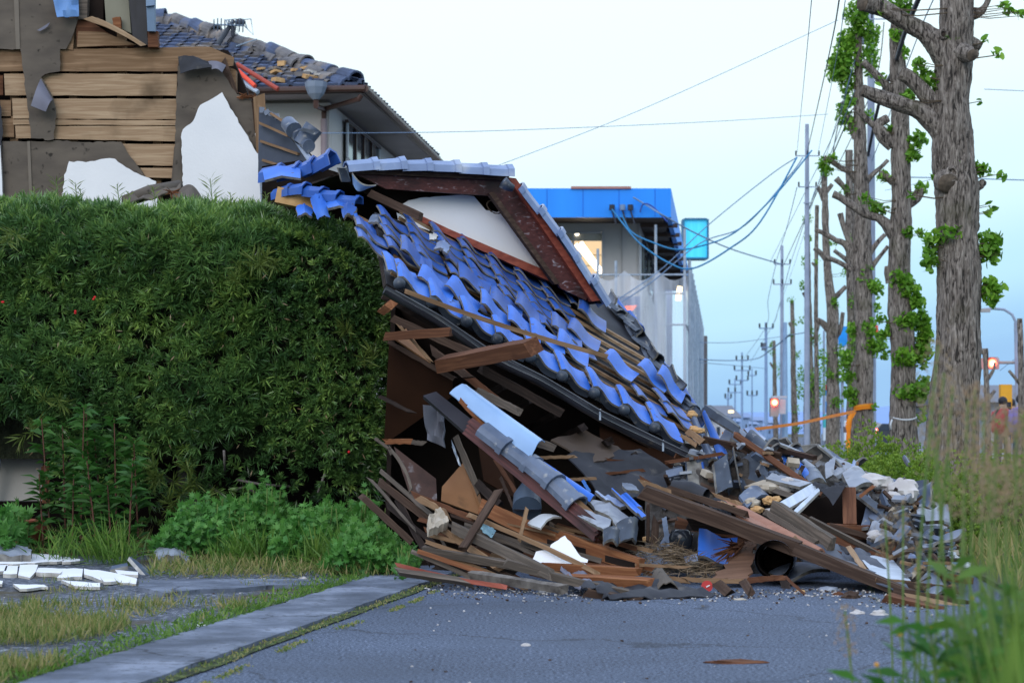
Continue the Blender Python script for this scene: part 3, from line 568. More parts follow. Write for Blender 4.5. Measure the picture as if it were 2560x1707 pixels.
MB().box((P(610, 0, YB).x, YB - .02, 1.5), (P(640, 0, YB).x * 2 - P(610, 0, YB).x * 2, .05, 2.9)).obj('shop_front', flat('tan_shopfront', (0.30, 0.26, 0.22)), sb)
MB().tube([P(678, 300, YB - .9), P(680, 286, YB - .9)], .07, 8).obj('lit_lamp', emis('warm_lamp', (1.0, 0.75, 0.4), 4), sb)

# scaffolding with translucent sheeting
def sheeting():
    m, n, b, o = newmat('translucent_scaffold_sheet'); tr = n.nodes.new('ShaderNodeBsdfTransparent'); ms = n.nodes.new('ShaderNodeMixShader')
    nz = n.nodes.new('ShaderNodeTexNoise'); nz.inputs['Scale'].default_value = 1.0; mp = n.nodes.new('ShaderNodeMapping'); tc = n.nodes.new('ShaderNodeTexCoord'); mp.inputs['Scale'].default_value = (2.2, 1.5, .25)
    n.links.new(tc.outputs['Object'], mp.inputs[0]); n.links.new(mp.outputs[0], nz.inputs['Vector']); nz.inputs['Distortion'].default_value = 1.5
    r = n.nodes.new('ShaderNodeValToRGB'); r.color_ramp.elements[0].position = .3; r.color_ramp.elements[0].color = (.22, .22, .22, 1); r.color_ramp.elements[1].position = .7; r.color_ramp.elements[1].color = (.55, .55, .55, 1)
    n.links.new(nz.outputs['Fac'], r.inputs[0]); n.links.new(r.outputs[0], ms.inputs[0])
    b.inputs['Base Color'].default_value = (0.80, 0.86, 0.98, 1); b.inputs['Roughness'].default_value = .5
    n.links.new(tr.outputs[0], ms.inputs[1]); n.links.new(b.outputs[0], ms.inputs[2]); n.links.new(ms.outputs[0], o.inputs[0]); return m
M_SHEET = sheeting()
Ys = 50.0; sc0 = P(592, 0, Ys).x; sc1 = P(686, 0, Ys).x; zs = P(0, 270, Ys).z
scf = empty('scaffolding', (sc1, Ys, 0), 'scaffolding wrapped in translucent blue grey sheeting in front of the shop', 'scaffolding')
def wavy(p0, p1, z1, amp, nu=30):
    n_ = Vector(((p1 - p0).y, -(p1 - p0).x, 0)).normalized()
    return lambda u, v: lerp(p0, p1, u) + Vector((0, 0, v * (z1 - .25 * abs(math.sin(u * 9)) * (v > .9)))) + n_ * amp * (math.sin(u * 40 + 3 * v) + .6 * math.sin(u * 23 - 5 * v))
f0 = Vector((sc0, Ys, 0)); f1 = Vector((sc1, Ys, 0)); f2 = f1 + side * 38
m = MB(); m.grid(wavy(f0, f1, zs, .035), 60, 12); m.obj('front_sheet', M_SHEET, scf, smooth=True)
m = MB(); m.grid(wavy(f1, f2, zs, .06), 120, 12); m.obj('side_sheet', M_SHEET, scf, smooth=True)
for px in (598, 616, 656, 685): 
    x = P(px, 0, Ys).x; top = {598: 5.5, 616: 5.2, 656: 6.1, 685: 6.0}[px]
    MB().tube([(x, Ys + .1, 0), (x, Ys + .1, top)], .035, 8).obj('upright', STEEL, scf)
for k in range(1, 17):
    q = f1 + side * (38 * k / 17.0) + Vector((.05, 0, 0)); MB().tube([q, q + Vector((0, 0, zs + .45))], .04, 6).obj('upright', STEEL, scf)
for k, z in enumerate((1.8, 3.6, zs - .1)):
    MB().tube([f0 + Vector((0, .1, z)), f1 + Vector((0, .1, z))], .025, 6).obj('ledger', STEEL, scf); MB().tube([f1 + Vector((0, 0, z)), f2 + Vector((0, 0, z))], .025, 6).obj('ledger', STEEL, scf)
MB().tube([P(657, 293, Ys + .08), P(684, 293, Ys + .08)], .025, 6).obj('ledger', STEEL, scf)
f3 = f2 + Vector((.1, 0, 0)); MB().tube([f3, f3 + Vector((0, 0, zs + .2))], .12, 8).obj('end_post', flat('end_post', (0.12, 0.11, 0.12)), scf)
# turquoise box sign beyond
bs = empty('rooftop_sign', (P(695, 0, 78).x, 78, 0), 'turquoise box sign standing out beyond the blue fascia', 'sign')
TQ = gen('turquoise_sign_face', [(0.3, (0.02, 0.42, 0.80)), (0.5, (0.07, 0.62, 0.92)), (0.7, (0.14, 0.78, 0.95))], scale=1.0, stretch=(2.5, 1, .1), rough=0.3)
TQ.node_tree.nodes['Principled BSDF'].inputs['Emission Color'].default_value = (.05, .55, .85, 1); TQ.node_tree.nodes['Principled BSDF'].inputs['Emission Strength'].default_value = .35
MB().box((P(695.5, 0, 78).x, 78.3, P(0, 238.5, 78).z), (23.5 / F * 78, .6, 38 / F * 78)).obj('sign_face', TQ, bs)
m = MB(); zc = P(0, 238.5, 78).z; xc_ = P(695.5, 0, 78).x; hw, hh = 12.2 / F * 78, 19.6 / F * 78
for s_ in (-1, 1): m.box((xc_ + s_ * hw, 78.25, zc), (.07, .75, 2 * hh)); m.box((xc_, 78.25, zc + s_ * hh), (2 * hw - .08, .74, .07))
m.obj('frame', flat('sign_frame_blue', (0.03, 0.16, 0.30)), bs)
MB().tube([(xc_ - 1.0, 78.3, 0), (xc_ - 1.0, 78.3, zc)], .12, 8).obj('post', M_POLE, bs)

# ---------------------------------------------------------------- rear house with tiled hip roof
K = P(362, 87, 30.0)                         # eave corner
Uz = Vector((0, 0, 1)); pitch = 0.45
def HP(a, s, z=0.0): return K - Ax * a + Sx * s + Vector((0, 0, z))   # a to the left of the corner, s back along the street
rh = empty('rear_house', HP(4, 4).xyz * 1.0, 'cream stucco house with damaged tiled hip roof behind the collapsed one', 'house'); rh.location.z = 0
bpy.context.view_layer.update()
wo = .62; dep = 8.4; wid = 14.0
m = MB(); zt = K.z - .12
for (a, b) in (((wo, wo), (wid, wo)), ((wo, wo + .16), (wo, dep - wo))):
    p0 = HP(*a); p1 = HP(*b); p0.z = p1.z = 0; n_ = Sx if a[1] == wo and b[1] == wo else -Ax
    m.prism([p0, p1, p1 + Uz * zt, p0 + Uz * zt], n_ * .15)
m.obj('wall', WALLP, rh)
MB().prism([HP(0.03, 0.03, -.02), HP(wid, 0.03, -.02), HP(wid, dep, -.02), HP(0.03, dep, -.02)], (0, 0, -.05)).obj('soffit', SOFFIT, rh)
MB().prism([HP(0, 0, -.09), HP(wid, 0, -.09), HP(wid, 0, .03), HP(0, 0, .03)], Sx * -.03).obj('fascia_board', GUTTER_BR, rh)
MB().prism([HP(0, 0, -.09), HP(0, dep, -.09), HP(0, dep, .03), HP(0, 0, .03)], Ax * .03).obj('fascia_board', GUTTER_BR, rh)
# tiled slopes (front and street side), waves across and steps along
def slope(mb, o, E, C, n_, ncol, nrow, keep, cw=.265, rh_=.235, amp=.028, step=.03, mi=0, jit=0.0):
    for i in range(ncol):
        for j in range(nrow):
            u0 = i * cw; v0 = j * rh_
            if not keep(u0 + cw / 2, v0 + rh_ / 2): continue
            dz = random.uniform(-jit, jit); du = random.uniform(-jit, jit) * .5
            k = 6; vs = []
            for (vv, hh) in ((0, -.012), (0, step), (1.02, .002)):
                for q in range(k + 1):
                    t = q / k; h = amp * (math.exp(-((t - .12) / .13) ** 2) * 1.6 + .5 * (2 * t - 1.1) ** 2)
                    vs.append(o + E * (u0 + t * cw + du) + C * (v0 + vv * rh_) + n_ * (h + hh + dz + (0.012 if vv == 0 and hh > 0 else 0)))
            fs = [(r_ * (k + 1) + q, r_ * (k + 1) + q + 1, (r_ + 1) * (k + 1) + q + 1, (r_ + 1) * (k + 1) + q) for r_ in range(2) for q in range(k)]
            mb.add(vs, fs, mi if random.random() > .12 else 1)
Cf = (Sx + Uz * pitch).normalized(); nf = (Uz - Sx * pitch).normalized(); Cr = (-Ax + Uz * pitch).normalized(); nr = (Uz + Ax * pitch).normalized()
cs = 1 / math.sqrt(1 + pitch ** 2)
TILE_R = gen('rear_roof_tile', [(0.3, (0.045, 0.055, 0.085)), (0.5, (0.085, 0.115, 0.20)), (0.62, (0.16, 0.15, 0.15)), (0.75, (0.28, 0.24, 0.22))], scale=1.6, rough=0.75, spec=.15, bump=0.15)
MB().prism([HP(.02, .02, -.01), HP(wid, .02, -.01), HP(wid, 4.2, 4.2 * pitch - .01), HP(4.2, 4.2, 4.2 * pitch - .01)], (0, 0, -.03)).obj('front_roof_deck', TILE_O, rh)
MB().prism([HP(.03, .05, -.01), HP(4.2, 4.2, 4.2 * pitch - .01), HP(.03, dep - .05, -.01)], (0, 0, -.03)).obj('side_roof_deck', TILE_O, rh)
m = MB(); slope(m, HP(0, 0, .03), -Ax, Cf, nf, 52, 19, lambda u, v: u > v * cs - .05 and v * cs < dep / 2, jit=.006)
m.obj('front_roof_tiles', [TILE_R, TILE_O], rh)
m = MB(); slope(m, HP(0, 0, .03), Sx, Cr, nr, 32, 19, lambda u, v: v * cs - .05 < u < dep - v * cs + .05, jit=.006)
m.obj('side_roof_tiles', [TILE_R, TILE_O], rh)
# hip and ridge caps, jumbled
def caps(mb, p0, p1, n, r, seg=9, up=Uz, jit=.02, wob=.04, drop=()):
    d = (p1 - p0); L = d.length / n; d.normalize(); s = d.cross(up).normalized(); u_ = s.cross(d)
    for i in range(n):
        if i in drop: continue
        c = p0 + d * (i * L); j = Vector([random.uniform(-jit, jit) for _ in range(3)]); tl = random.uniform(-wob, wob)
        r0, r1 = r * 1.12, r * .95; vs = []
        for (t, rr, rin) in ((0, r0, 0), (1.12, r1, 0), (0, r0 * .8, 1), (1.12, r1 * .8, 1)):
            for q in range(seg):
                a = math.pi * (q / (seg - 1) * 1.1 - .05)
                vs.append(c + j + d * (t * L) + s * (rr * math.cos(a)) + u_ * (rr * math.sin(a) + tl * t))
        fs = []
        for q in range(seg - 1): fs += [(q, q + 1, seg + q + 1, seg + q), (2 * seg + q + 1, 2 * seg + q, 3 * seg + q, 3 * seg + q + 1), (q + 1, q, 2 * seg + q, 2 * seg + q + 1), (seg + q, seg + q + 1, 3 * seg + q + 1, 3 * seg + q)]
        mb.add(vs, fs, random.choice((0, 0, 1)))
apex = HP(4.2, 4.2, 4.2 * pitch)
m = MB(); caps(m, HP(.1, .1, .10), apex + Uz * .10, 17, .13, jit=.03, wob=.05); caps(m, HP(.25, .1, .02), apex + Uz * .0, 17, .15, jit=.04); m.obj('hip_ridge_tiles', [TILE_O, TILE_R], rh)
m = MB(); caps(m, apex + Uz * .12, apex + Uz * .12 - Ax * 7, 26, .14, jit=.02); caps(m, apex, apex - Ax * 7, 26, .17, jit=.02); m.obj('main_ridge_tiles', [TILE_O, TILE_R], rh)
# fallen ridge clay and broken pieces on the front slope
m = MB()
for k in range(60):
    a = random.uniform(.6, 4.6); s = random.uniform(.05, .85) if k < 45 else random.uniform(.9, min(2.2, a))
    if a < s: continue
    c = HP(a, s, s * pitch + .09); rt = Matrix.Rotation(random.uniform(0, 3), 3, 'Z') @ Matrix.Rotation(random.uniform(-.4, .4), 3, 'X')
    m.box(c, (random.uniform(.06, .26), random.uniform(.05, .16), random.uniform(.03, .08)), rt, random.choice((0, 0, 1, 2)))
tag(m.obj('fallen_clay', [CLAY, TILE_O, PLASTER_E], rh), kind='stuff')
# gutters
def gut(mb, a, b, r=.055): mb.tube([a, b], r, 10)
gm = MB(); gut(gm, HP(-.06, -.06, -.03), HP(9, -.06, -.05)); go = gm.obj('gutter', GUTTER_BR, rh)
gm = MB(); gut(gm, HP(-.06, -.06, -.03), HP(-.06, dep, -.05)); gm.obj('gutter', GUTTER_BR, rh)
q0 = P(316, 86, 29.85)
m = MB(); m.tube([q0 + Uz * .06, q0 - Uz * .02, q0 - Uz * .12, q0 - Uz * .2], [.17, .16, .12, .05], 8); m.obj('rainwater_head', PIPE, rh)
wc = HP(wo + .03, wo - .08); pA = P(324, 109, wc.y)
m = MB(); m.tube([q0 - Uz * .16, q0 - Uz * .3, Vector((pA.x, wc.y, pA.z)), Vector((pA.x, wc.y, pA.z - .2))], .04, 8)
m.tube([P(361, 95, 30.0), P(359, 99, 30), Vector((pA.x, wc.y, pA.z))], .04, 8); m.obj('downpipe_elbow', GUTTER_BR, rh)
m = MB(); m.tube([Vector((pA.x, wc.y, pA.z - .15)), Vector((pA.x, wc.y, 0))], .05, 10); m.obj('downpipe', flat('pinkish_downpipe', (0.27, 0.22, 0.25)), rh)
# windows in the street-side wall
def side_window(py_t, py_b, pxa, pxb, label=None):
    o0 = HP(wo, 0); k_ = None
    pts = [on_plane(pxa, py_t, HP(wo - .02, 0), Ax), on_plane(pxb, py_t, HP(wo - .02, 0), Ax)]
    return pts
wa = on_plane(344, 123, HP(wo - .02, 0), Ax); wb = on_plane(376, 150, HP(wo - .02, 0), Ax); ztop = wa.z
wN = Vector((wb.x - wa.x, wb.y - wa.y, 0)); 
def quad_on(a, u0, u1, z0, z1, th, name, mat, parent, off=0.0):
    b0 = a + wN * u0 + Ax * off; b1 = a + wN * u1 + Ax * off; b0.z = b1.z = 0
    return MB().prism([b0 + Uz * z0, b1 + Uz * z0, b1 + Uz * z1, b0 + Uz * z1], Ax * th).obj(name, mat, parent)
wn1 = quad_on(wa, 0, 1, ztop - 1.6, ztop, .02, 'window', GLASS_D, rh, .02)
for u in (0, .25, .5, .75, 1): quad_on(wa, u - .012, u + .012, ztop - .55, ztop, .03, 'mullion', ALU if u in (0, 1) else GUTTER_BR, wn1, .042)
quad_on(wa, -.02, 1.02, ztop - .63, ztop - .56, .06, 'transom', ALU, wn1, .042); quad_on(wa, -.02, 1.02, ztop, ztop + .05, .06, 'frame', GUTTER_BR, wn1, .022)
quad_on(wa, .0, .22, ztop - 1.6, ztop - .65, .02, 'pane', GLASS_L, wn1, .044); quad_on(wa, .24, .5, ztop - 1.6, ztop - .65, .02, 'pane', GLASS_D, wn1, .044); quad_on(wa, .52, 1, ztop - 1.6, ztop - .65, .02, 'pane', GLASS_L, wn1, .044)
for u in (0, .23, .51, 1): quad_on(wa, u - .015, u + .015, ztop - 1.6, ztop - .63, .04, 'mullion', ALU, wn1, .066)
# broken red and grey pipes poking over the front eave
for a_, b_, mt, lb in (((232, 63), (255, 86), C_RED, 'reddish pipe dangling over the left part of the rear eave'), ((245, 69), (278, 89), flat('faded_red_pipe', (0.34, 0.06, 0.04)), 'longer faded red pipe dangling over the rear eave'), ((237, 78), (258, 92), STEEL, 'grey pipe under the two red pipes on the rear eave')):
    MB().tube([P(a_[0] - 8, a_[1] - 5, 30.1), P(b_[0], b_[1], 29.7)], .035, 8).obj('broken_pipe', mt, None, label=lb, cat='pipe')
# TV aerial on the ridge
ae = empty('tv_aerial', P(217, 45, 32.4), 'skewed television aerial on the rear roof ridge', 'aerial')
M_AL = flat('aerial_metal', (0.25, 0.33, 0.42)); 
MB().tube([P(218, 44, 32.4), P(234, 20, 32.4)], [.045, .035], 8).obj('mast', flat('aerial_mast', (0.06, 0.07, 0.09)), ae)
b0_, b1_ = P(214, 24.5, 32.4), P(243, 25.5, 32.3); bo = MB().tube([b0_, b1_], .014, 6).obj('boom', M_AL, ae)
for k in range(9):
    c = lerp(b0_, b1_, k / 8); h_ = .11 + .05 * math.sin(k); MB().tube([c + Vector((.03, -.2, h_ * .4)), c + Vector((-.03, .2, -h_ * .4))], .01, 5).obj('element', M_AL, bo)
for px, s_ in ((226, 1), (241, 1)):
    m = MB(); a = P(px, 20, 32.4); m.tube([a, a + Vector((.16, 0, .02)), a + Vector((.2, 0, -.24)), a + Vector((.02, 0, -.06)), a], .01, 5); m.tube([a + Vector((.05, 0, -.0)), a + Vector((.1, 0, -.14))], .01, 5); m.obj('reflector', M_AL, bo)
m = MB(); m.sphere(P(240, 22, 32.35), .08, 0, 8, (1.2, .7, .8)); m.sphere(P(233, 31, 32.35), .07, 0, 8, (.6, .6, 1.6)); m.obj('amplifier_box', flat('box_black', (0.04, 0.045, 0.06)), ae)
MB().tube([P(236, 46, 31.5), P(257, 43 - 4, 31.5)], .01, 5).obj('bent_rod', M_AL, None, label='thin bent metal rod sticking up beside the aerial', cat='rod')

# ---------------------------------------------------------------- cables
def cable(pts, r, label, mat=None, sag=0.0, n=18):
    mat = mat or M_CABLE_P; pts = [Vector(p) for p in pts]; out = []
    for i in range(len(pts) - 1):
        for k in range(n): 
            t = k / n; out.append(lerp(pts[i], pts[i + 1], t) - Uz * sag * 4 * t * (1 - t))
    out.append(pts[-1])
    return MB().tube(out, r, 5).obj('overhead_cable', mat, None, smooth=True, label=label, cat='cable', group='overhead cables')
def smoothp(L, n=10):
    o = []
    for i in range(len(L) - 1):
        p0, p1, p2, p3 = L[max(i - 1, 0)], L[i], L[i + 1], L[min(i + 2, len(L) - 1)]
        for k in range(n):
            t = k / n; o.append(0.5 * ((2 * p1) + (p2 - p0) * t + (2 * p0 - 5 * p1 + 4 * p2 - p3) * t * t + (3 * p1 - p0 - 3 * p2 + p3) * t ** 3))
    return o + [L[-1]]
def cab(L, label, r=.012, mat=None):
    pts = smoothp([P(*q) for q in L], 8); return MB().tube(pts, r * .62, 5).obj('overhead_cable', mat or M_CABLE_P, None, smooth=True, label=label, cat='cable', group='overhead cables')
cab([(480, 172, 36), (640, 110, 37), (838, 20, 38)], 'thin cable climbing from the gable peak to the ginkgo top', .010)
cab([(310, 133, 29), (480, 131, 32), (700, 122, 36), (828, 114, 40)], 'thin nearly level cable running from the rear house wall to the ginkgos', .009)
cab([(812, -5, 20), (806, 60, 27), (797, 152, 48)], 'leftmost steep cable dropping to the left tip of the near crossarm', .008)
cab([(840, -5, 20), (829, 55, 28), (807, 153, 48)], 'dark steep cable dropping to the near crossarm middle', .014, M_CABLE)
cab([(846, -5, 20), (836, 60, 28), (818, 153, 48)], 'steep cable dropping to the right tip of the near crossarm', .008)
cab([(852, 70, 30), (835, 130, 36), (808, 186, 48), (770, 262, 75)], 'cable from the big pole slanting down past the near crossarm', .012)
cab([(855, 90, 32), (832, 150, 38), (812, 200, 48)], 'lower cable slanting beside the thick trunk pair', .012)
cab([(852, 110, 34), (826, 170, 40), (812, 203, 48), (784, 264, 75)], 'dark telephone cable slanting to the second pole', .018, M_CABLE)
cab([(855, 60, 30), (840, 110, 36), (822, 170, 48), (795, 262, 75), (772, 327, 110)], 'long cable slanting from pole to pole', .010)
cab([(920, -4, 22), (906, 30, 24), (893, 70, 28), (880, 100, 34), (868, 155, 38)], 'thick black cable passing behind the second ginkgo top', .05, M_CABLE)
cab([(935, -4, 24), (925, 18, 25), (918, 36, 27), (906, 68, 30), (880, 140, 36), (864, 180, 40)], 'thin twisted cable right of the thick black one', .012)
cab([(884, 22, 38), (880, 60, 38), (872, 90, 40), (855, 130, 46), (838, 165, 50)], 'wavy spiral telephone cable by the dense leaf clump', .016, M_CABLE)
cab([(841, 112, 44), (836, 135, 44), (833, 156, 44), (838, 165, 44)], 'dangling dark loop below the dense leaf clump', .018, M_CABLE)
cab([(612, 209, 49.8), (622, 222, 49.5), (640, 243, 49), (668, 262, 48.5), (693, 268, 48.2), (730, 248, 48), (760, 222, 47.5), (797, 157, 47.5)], 'turquoise service cable in a low loop from the shop fascia', .035, M_CABLE_B)
cab([(622, 215, 49.8), (632, 232, 49.5), (655, 243, 49), (676, 249, 48.8), (700, 246, 48.5), (735, 232, 48), (775, 195, 47.5), (812, 150, 47.5)], 'second turquoise service cable swinging up from the fascia', .032, M_CABLE_B)
cab([(633, 197, 49.8), (645, 204, 49.8), (668, 218, 49.5), (700, 235, 55), (735, 250, 62), (782, 264, 75)], 'blue cable running straight from the fascia to the second pole', .035)
cab([(640, 212, 49.8), (643, 204, 49.8), (652, 206, 49.7), (668, 222, 49.5)], 'short dark blue loop on the fascia', .035, flat('navy_cable', (0.03, 0.08, 0.35)))
cab([(600, 315, 49), (650, 283, 49), (700, 243, 48.5), (745, 225, 48), (790, 175, 47.5), (803, 157, 47.6)], 'grey cable rising across the scaffold sheeting', .025)
cab([(612, 303, 49), (660, 270, 49), (708, 225, 48.5), (770, 175, 48), (797, 157, 47.6)], 'upper grey cable rising across the scaffold sheeting', .022)
cab([(700, 342, 70), (735, 342, 80), (775, 337, 90), (806, 332, 48)], 'upper horizontal cable behind the scaffold end', .022)
cab([(700, 359, 70), (730, 360, 80), (757, 358, 90), (775, 346, 70), (790, 334, 50)], 'dark horizontal cable sweeping up to the light blue post', .035)
cab([(700, 362, 70), (735, 365, 90), (765, 368, 110)], 'lower horizontal cable ending at the slim far pole', .022)
cab([(776, 92 + 172, 74), (768, 300, 90), (766, 326, 110), (744, 358, 150)], 'faint cable linking the second and far poles', .02)
cab([(790, 265, 74), (778, 310, 90), (772, 326, 110), (750, 362, 150)], 'faint right hand cable linking the second and far poles', .02)
cab([(797, 187, 48), (786, 230, 60), (775, 264, 75)], 'left cable linking the first and second poles', .016)
cab([(816, 187, 48), (800, 235, 60), (790, 264, 75)], 'right cable linking the first and second poles', .016)
cab([(984, 89, 40), (1030, 91, 40)], 'level cable right of the nearest trunk near the top', .012)
cab([(908, 177, 40), (960, 178, 40), (1030, 180, 40)], 'level cable crossing behind the nearest trunk', .02)
cab([(885, 190, 44), (905, 186, 44), (935, 178, 42)], 'thin cable between the second and nearest trunks', .01)
cab([(1000, 370, 46), (1016, 358, 46), (1030, 352, 46)], 'thin cable above the right hand signal arm', .012)

# ================================================================ GINKGO ROW
def bark_tube(mb, pts, rad, n, amp, seed, mi=0):
    "tube with ridged bark relief; pts world points, rad metres"
    L = len(pts); base = len(mb.v); ref = None
    for i, p in enumerate(pts):
        d = (pts[min(i + 1, L - 1)] - pts[max(i - 1, 0)]).normalized()
        if ref is None: ref = Vector((1, 0, 0)) if abs(d.x) < .8 else Vector((0, 0, 1))
        x = (ref - d * ref.dot(d)).normalized(); y = d.cross(x); ref = x
        for k in range(n):
            a = 2 * math.pi * k / n; dr = x * math.cos(a) + y * math.sin(a)
            q = dr * 3.0; along_ = i * .045 * 3
            h = abs(noise.noise(Vector((q.x * 2.1 + seed, q.y * 2.1, along_ * .9)))) * 1.6 + .7 * abs(noise.noise(Vector((q.x * 5 + seed, q.y * 5, along_ * 2.2)))) 
            lump = .12 * noise.noise(Vector((dr.x * .9 + seed, dr.y * .9, i * .05)))
            mb.v.append(tuple(p + dr * rad[i] * (1 + lump) + dr * amp * (h - .5)))
    for i in range(L - 1):
        for k in range(n): mb.f.append([base + i * n + k, base + i * n + (k + 1) % n, base + (i + 1) * n + (k + 1) % n, base + (i + 1) * n + k]); mb.m.append(mi)
    c = len(mb.v)
    mb.v.append(tuple(pts[-1])); 
    for k in range(n): mb.f.append([base + (L - 1) * n + k, base + (L - 1) * n + (k + 1) % n, c]); mb.m.append(1)
def resample(L, step):
    out = []
    pts = [Vector(a[:3]) for a in L]; rr = [a[3] for a in L]
    for i in range(len(pts) - 1):
        m_ = max(1, int((pts[i + 1] - pts[i]).length / step))
        p0, p1, p2, p3 = pts[max(i - 1, 0)], pts[i], pts[i + 1], pts[min(i + 2, len(pts) - 1)]
        for k in range(m_):
            t = k / m_; out.append((0.5 * ((2 * p1) + (p2 - p0) * t + (2 * p0 - 5 * p1 + 4 * p2 - p3) * t * t + (3 * p1 - p0 - 3 * p2 + p3) * t ** 3), lerp(rr[i], rr[i + 1], t)))
    out.append((pts[-1], rr[-1])); return out
def ginkgo(Y, trunk, branches, clusters, label, knots=(), leaf=.07, n=40, step=.045, amp=.018, name='ginkgo_tree', top_flare=True, dens=1.0):
    px0 = trunk[-1][0]
    e = empty(name, (P(px0, 0, Y).x, Y, 0), label, 'tree', 'pruned ginkgos in a row along the street')
    s = Y / F
    T = [(*P(px, py, Y), w * s / 2) for px, py, w in trunk]; b = T[-1]; T.append((b[0], b[1], 0.0, b[3] * 1.18)); T = T[::-1]
    rs = resample(T, step); mb = MB(); bark_tube(mb, [q[0] for q in rs], [q[1] for q in rs], n, amp, hash(label) % 50 if 0 else len(label))
    tr = mb.obj('trunk', [BARK, CUT], e, smooth=True)
    for bi, br in enumerate(branches):
        L = []
        for i, q in enumerate(br):
            dy = q[3] if len(q) > 3 else 0
            L.append((*P(q[0], q[1], Y + dy), q[2] * s / 2))
        rs = resample(L, step * 1.0); m = MB(); nn = max(10, n // 2); bark_tube(m, [q[0] for q in rs], [q[1] for q in rs], nn, amp * .7, bi * 3.3 + len(label))
        m.obj('branch', [BARK, CUT], e, smooth=True)
    for (px, py, r) in knots:
        c = P(px, py, Y - 0.02); rad = r * s; tw = next(t[2] for t in trunk if t[1] >= py or t is trunk[-1]) * s / 2
        c.y = Y - math.sqrt(max(.0, tw ** 2 - (c.x - P(px0, 0, Y).x) ** 2)) * .92; m = MB()
        ring = [c + Vector((rad * math.cos(a), -.012, rad * 1.25 * math.sin(a))) for a in [k * math.pi / 8 for k in range(17)]]
        m.tube(ring, rad * .34, 8, 0, cap=False); m.sphere(c + Vector((0, .012, 0)), rad * .75, 1, 10, (1, .25, 1.2)); m.obj('knot', [BARK, gen('knot_dark', [(0.3, (0.012, 0.01, 0.009)), (0.7, (0.05, 0.035, 0.028))], scale=20) if 'knotm' not in MATS else MATS['knotm']], e, smooth=True)
    V = []; leaf *= .74
    for (px, py, rx, ry, cnt) in clusters:
        cnt = int(cnt * dens * 1.6); c = np.array(P(px, py, Y - .0)); R_ = np.array([rx * s, max(rx, ry) * s * .8, ry * s])
        d = unit(RNG.normal(size=(cnt, 3))) * (RNG.random((cnt, 1)) ** .35)
        pos = c + d * R_ + np.array([0, -.12, 0]) * (1 if abs(px - px0) < 12 else 0)
        V.append(fans(pos, leaf * RNG.uniform(.6, 1.15, cnt), up=np.array([0, -.25, -.15])))
    if V: np_obj('foliage', np.concatenate(V), 6, L_GINKGO, e)
    # thin twigs that carry the clusters
    m = MB()
    for (px, py, rx, ry, cnt) in clusters:
        tx = min(trunk, key=lambda t: abs(t[1] - py))
        a = P(tx[0], py + ry * .3, Y - tx[2] * s * .4)
        for k in range(2):
            b_ = P(px + random.uniform(-rx, rx) * .8, py + random.uniform(-ry, ry) * .8, Y - .05); m.tube([a, lerp(a, b_, .5) - Uz * .03, b_], [.007, .005, .003], 5)
    if m.v: tag(m.obj('twigs', STEM, e), kind='stuff')
    return e
MATS['knotm'] = gen('knot_hollow', [(0.3, (0.012, 0.01, 0.009)), (0.7, (0.055, 0.038, 0.030))], scale=20)
ginkgo(21, [(957, -22, 34), (957, 10, 34), (955, 45, 35), (954, 65, 37), (952, 100, 35), (953, 130, 38), (954, 165, 41), (957, 190, 42), (957, 230, 41), (959, 260, 42), (959, 300, 42), (958, 350, 44), (955, 400, 47), (952, 440, 54), (951, 475, 60), (951, 505, 68)],
       [[(950, 60, 30), (938, 45, 24), (925, 33, 19), (906, 22, 17), (888, 11, 16), (875, 5, 19), (862, 3, 15, -.1)],
        [(950, 138, 30), (935, 122, 22), (918, 110, 16), (900, 104, 15), (880, 97, 14), (862, 90, 11, -.05)],
        [(948, 118, 22), (935, 105, 17), (922, 90, 15), (910, 78, 14), (900, 73, 13)],
        [(965, 16, 16), (979, 12, 9), (985, 6, 5), (990, -6, 4)], [(968, 42, 14), (979, 46, 9), (981, 47, 7)],
        [(966, 180, 20), (978, 186, 10), (984, 180, 4)], [(962, 52, 20, -.15), (968, 54, 15, -.25), (972, 55, 11, -.32)],
        [(945, 180, 24, -.12), (948, 183, 20, -.22)], [(968, 235, 16), (975, 228, 8), (977, 222, 4)]],
       [(935, 240, 12, 9, 60), (950, 234, 16, 8, 60), (929, 258, 6, 15, 50), (965, 227, 8, 6, 25), (988, 248, 12, 16, 100), (992, 238, 8, 8, 35), (991, 292, 12, 13, 95), (988, 282, 6, 5, 18), (999, 254, 3, 3, 5),
        (954, 318, 6, 5, 7), (948, 322, 5, 4, 5), (955, 307, 3, 4, 3), (953, 190, 6, 6, 12), (957, 163, 6, 5, 12), (979, 168, 7, 7, 30), (989, 171, 6, 3, 6), (1001, 175, 3, 3, 6),
        (923, 74, 10, 9, 40), (936, 84, 5, 8, 30), (918, 62, 6, 5, 14), (953, 40, 5, 5, 10), (945, 41, 4, 4, 5), (908, 98, 5, 5, 12), (884, 10, 8, 6, 22), (868, 6, 7, 6, 22), (997, 54, 3, 4, 5), (985, 42, 3, 3, 4), (981, 100, 2, 2, 2), (911, 195, 3, 3, 4), (989, 205, 4, 3, 4), (989, 211, 3, 3, 3), (934, 175, 3, 3, 3), (1003, 5, 4, 4, 6), (1012, 10, 5, 4, 8), (1020, 14, 4, 4, 8), (942, 488, 14, 6, 20), (956, 476, 10, 7, 18)],
       'largest and nearest ginkgo trunk with three stubby limbs and leaf tufts', knots=[(948, 176, 5.2), (969, 241, 5.0), (974, 53, 4.0), (941, 36, 3.6)], n=90, step=.025, amp=.016, leaf=.085)
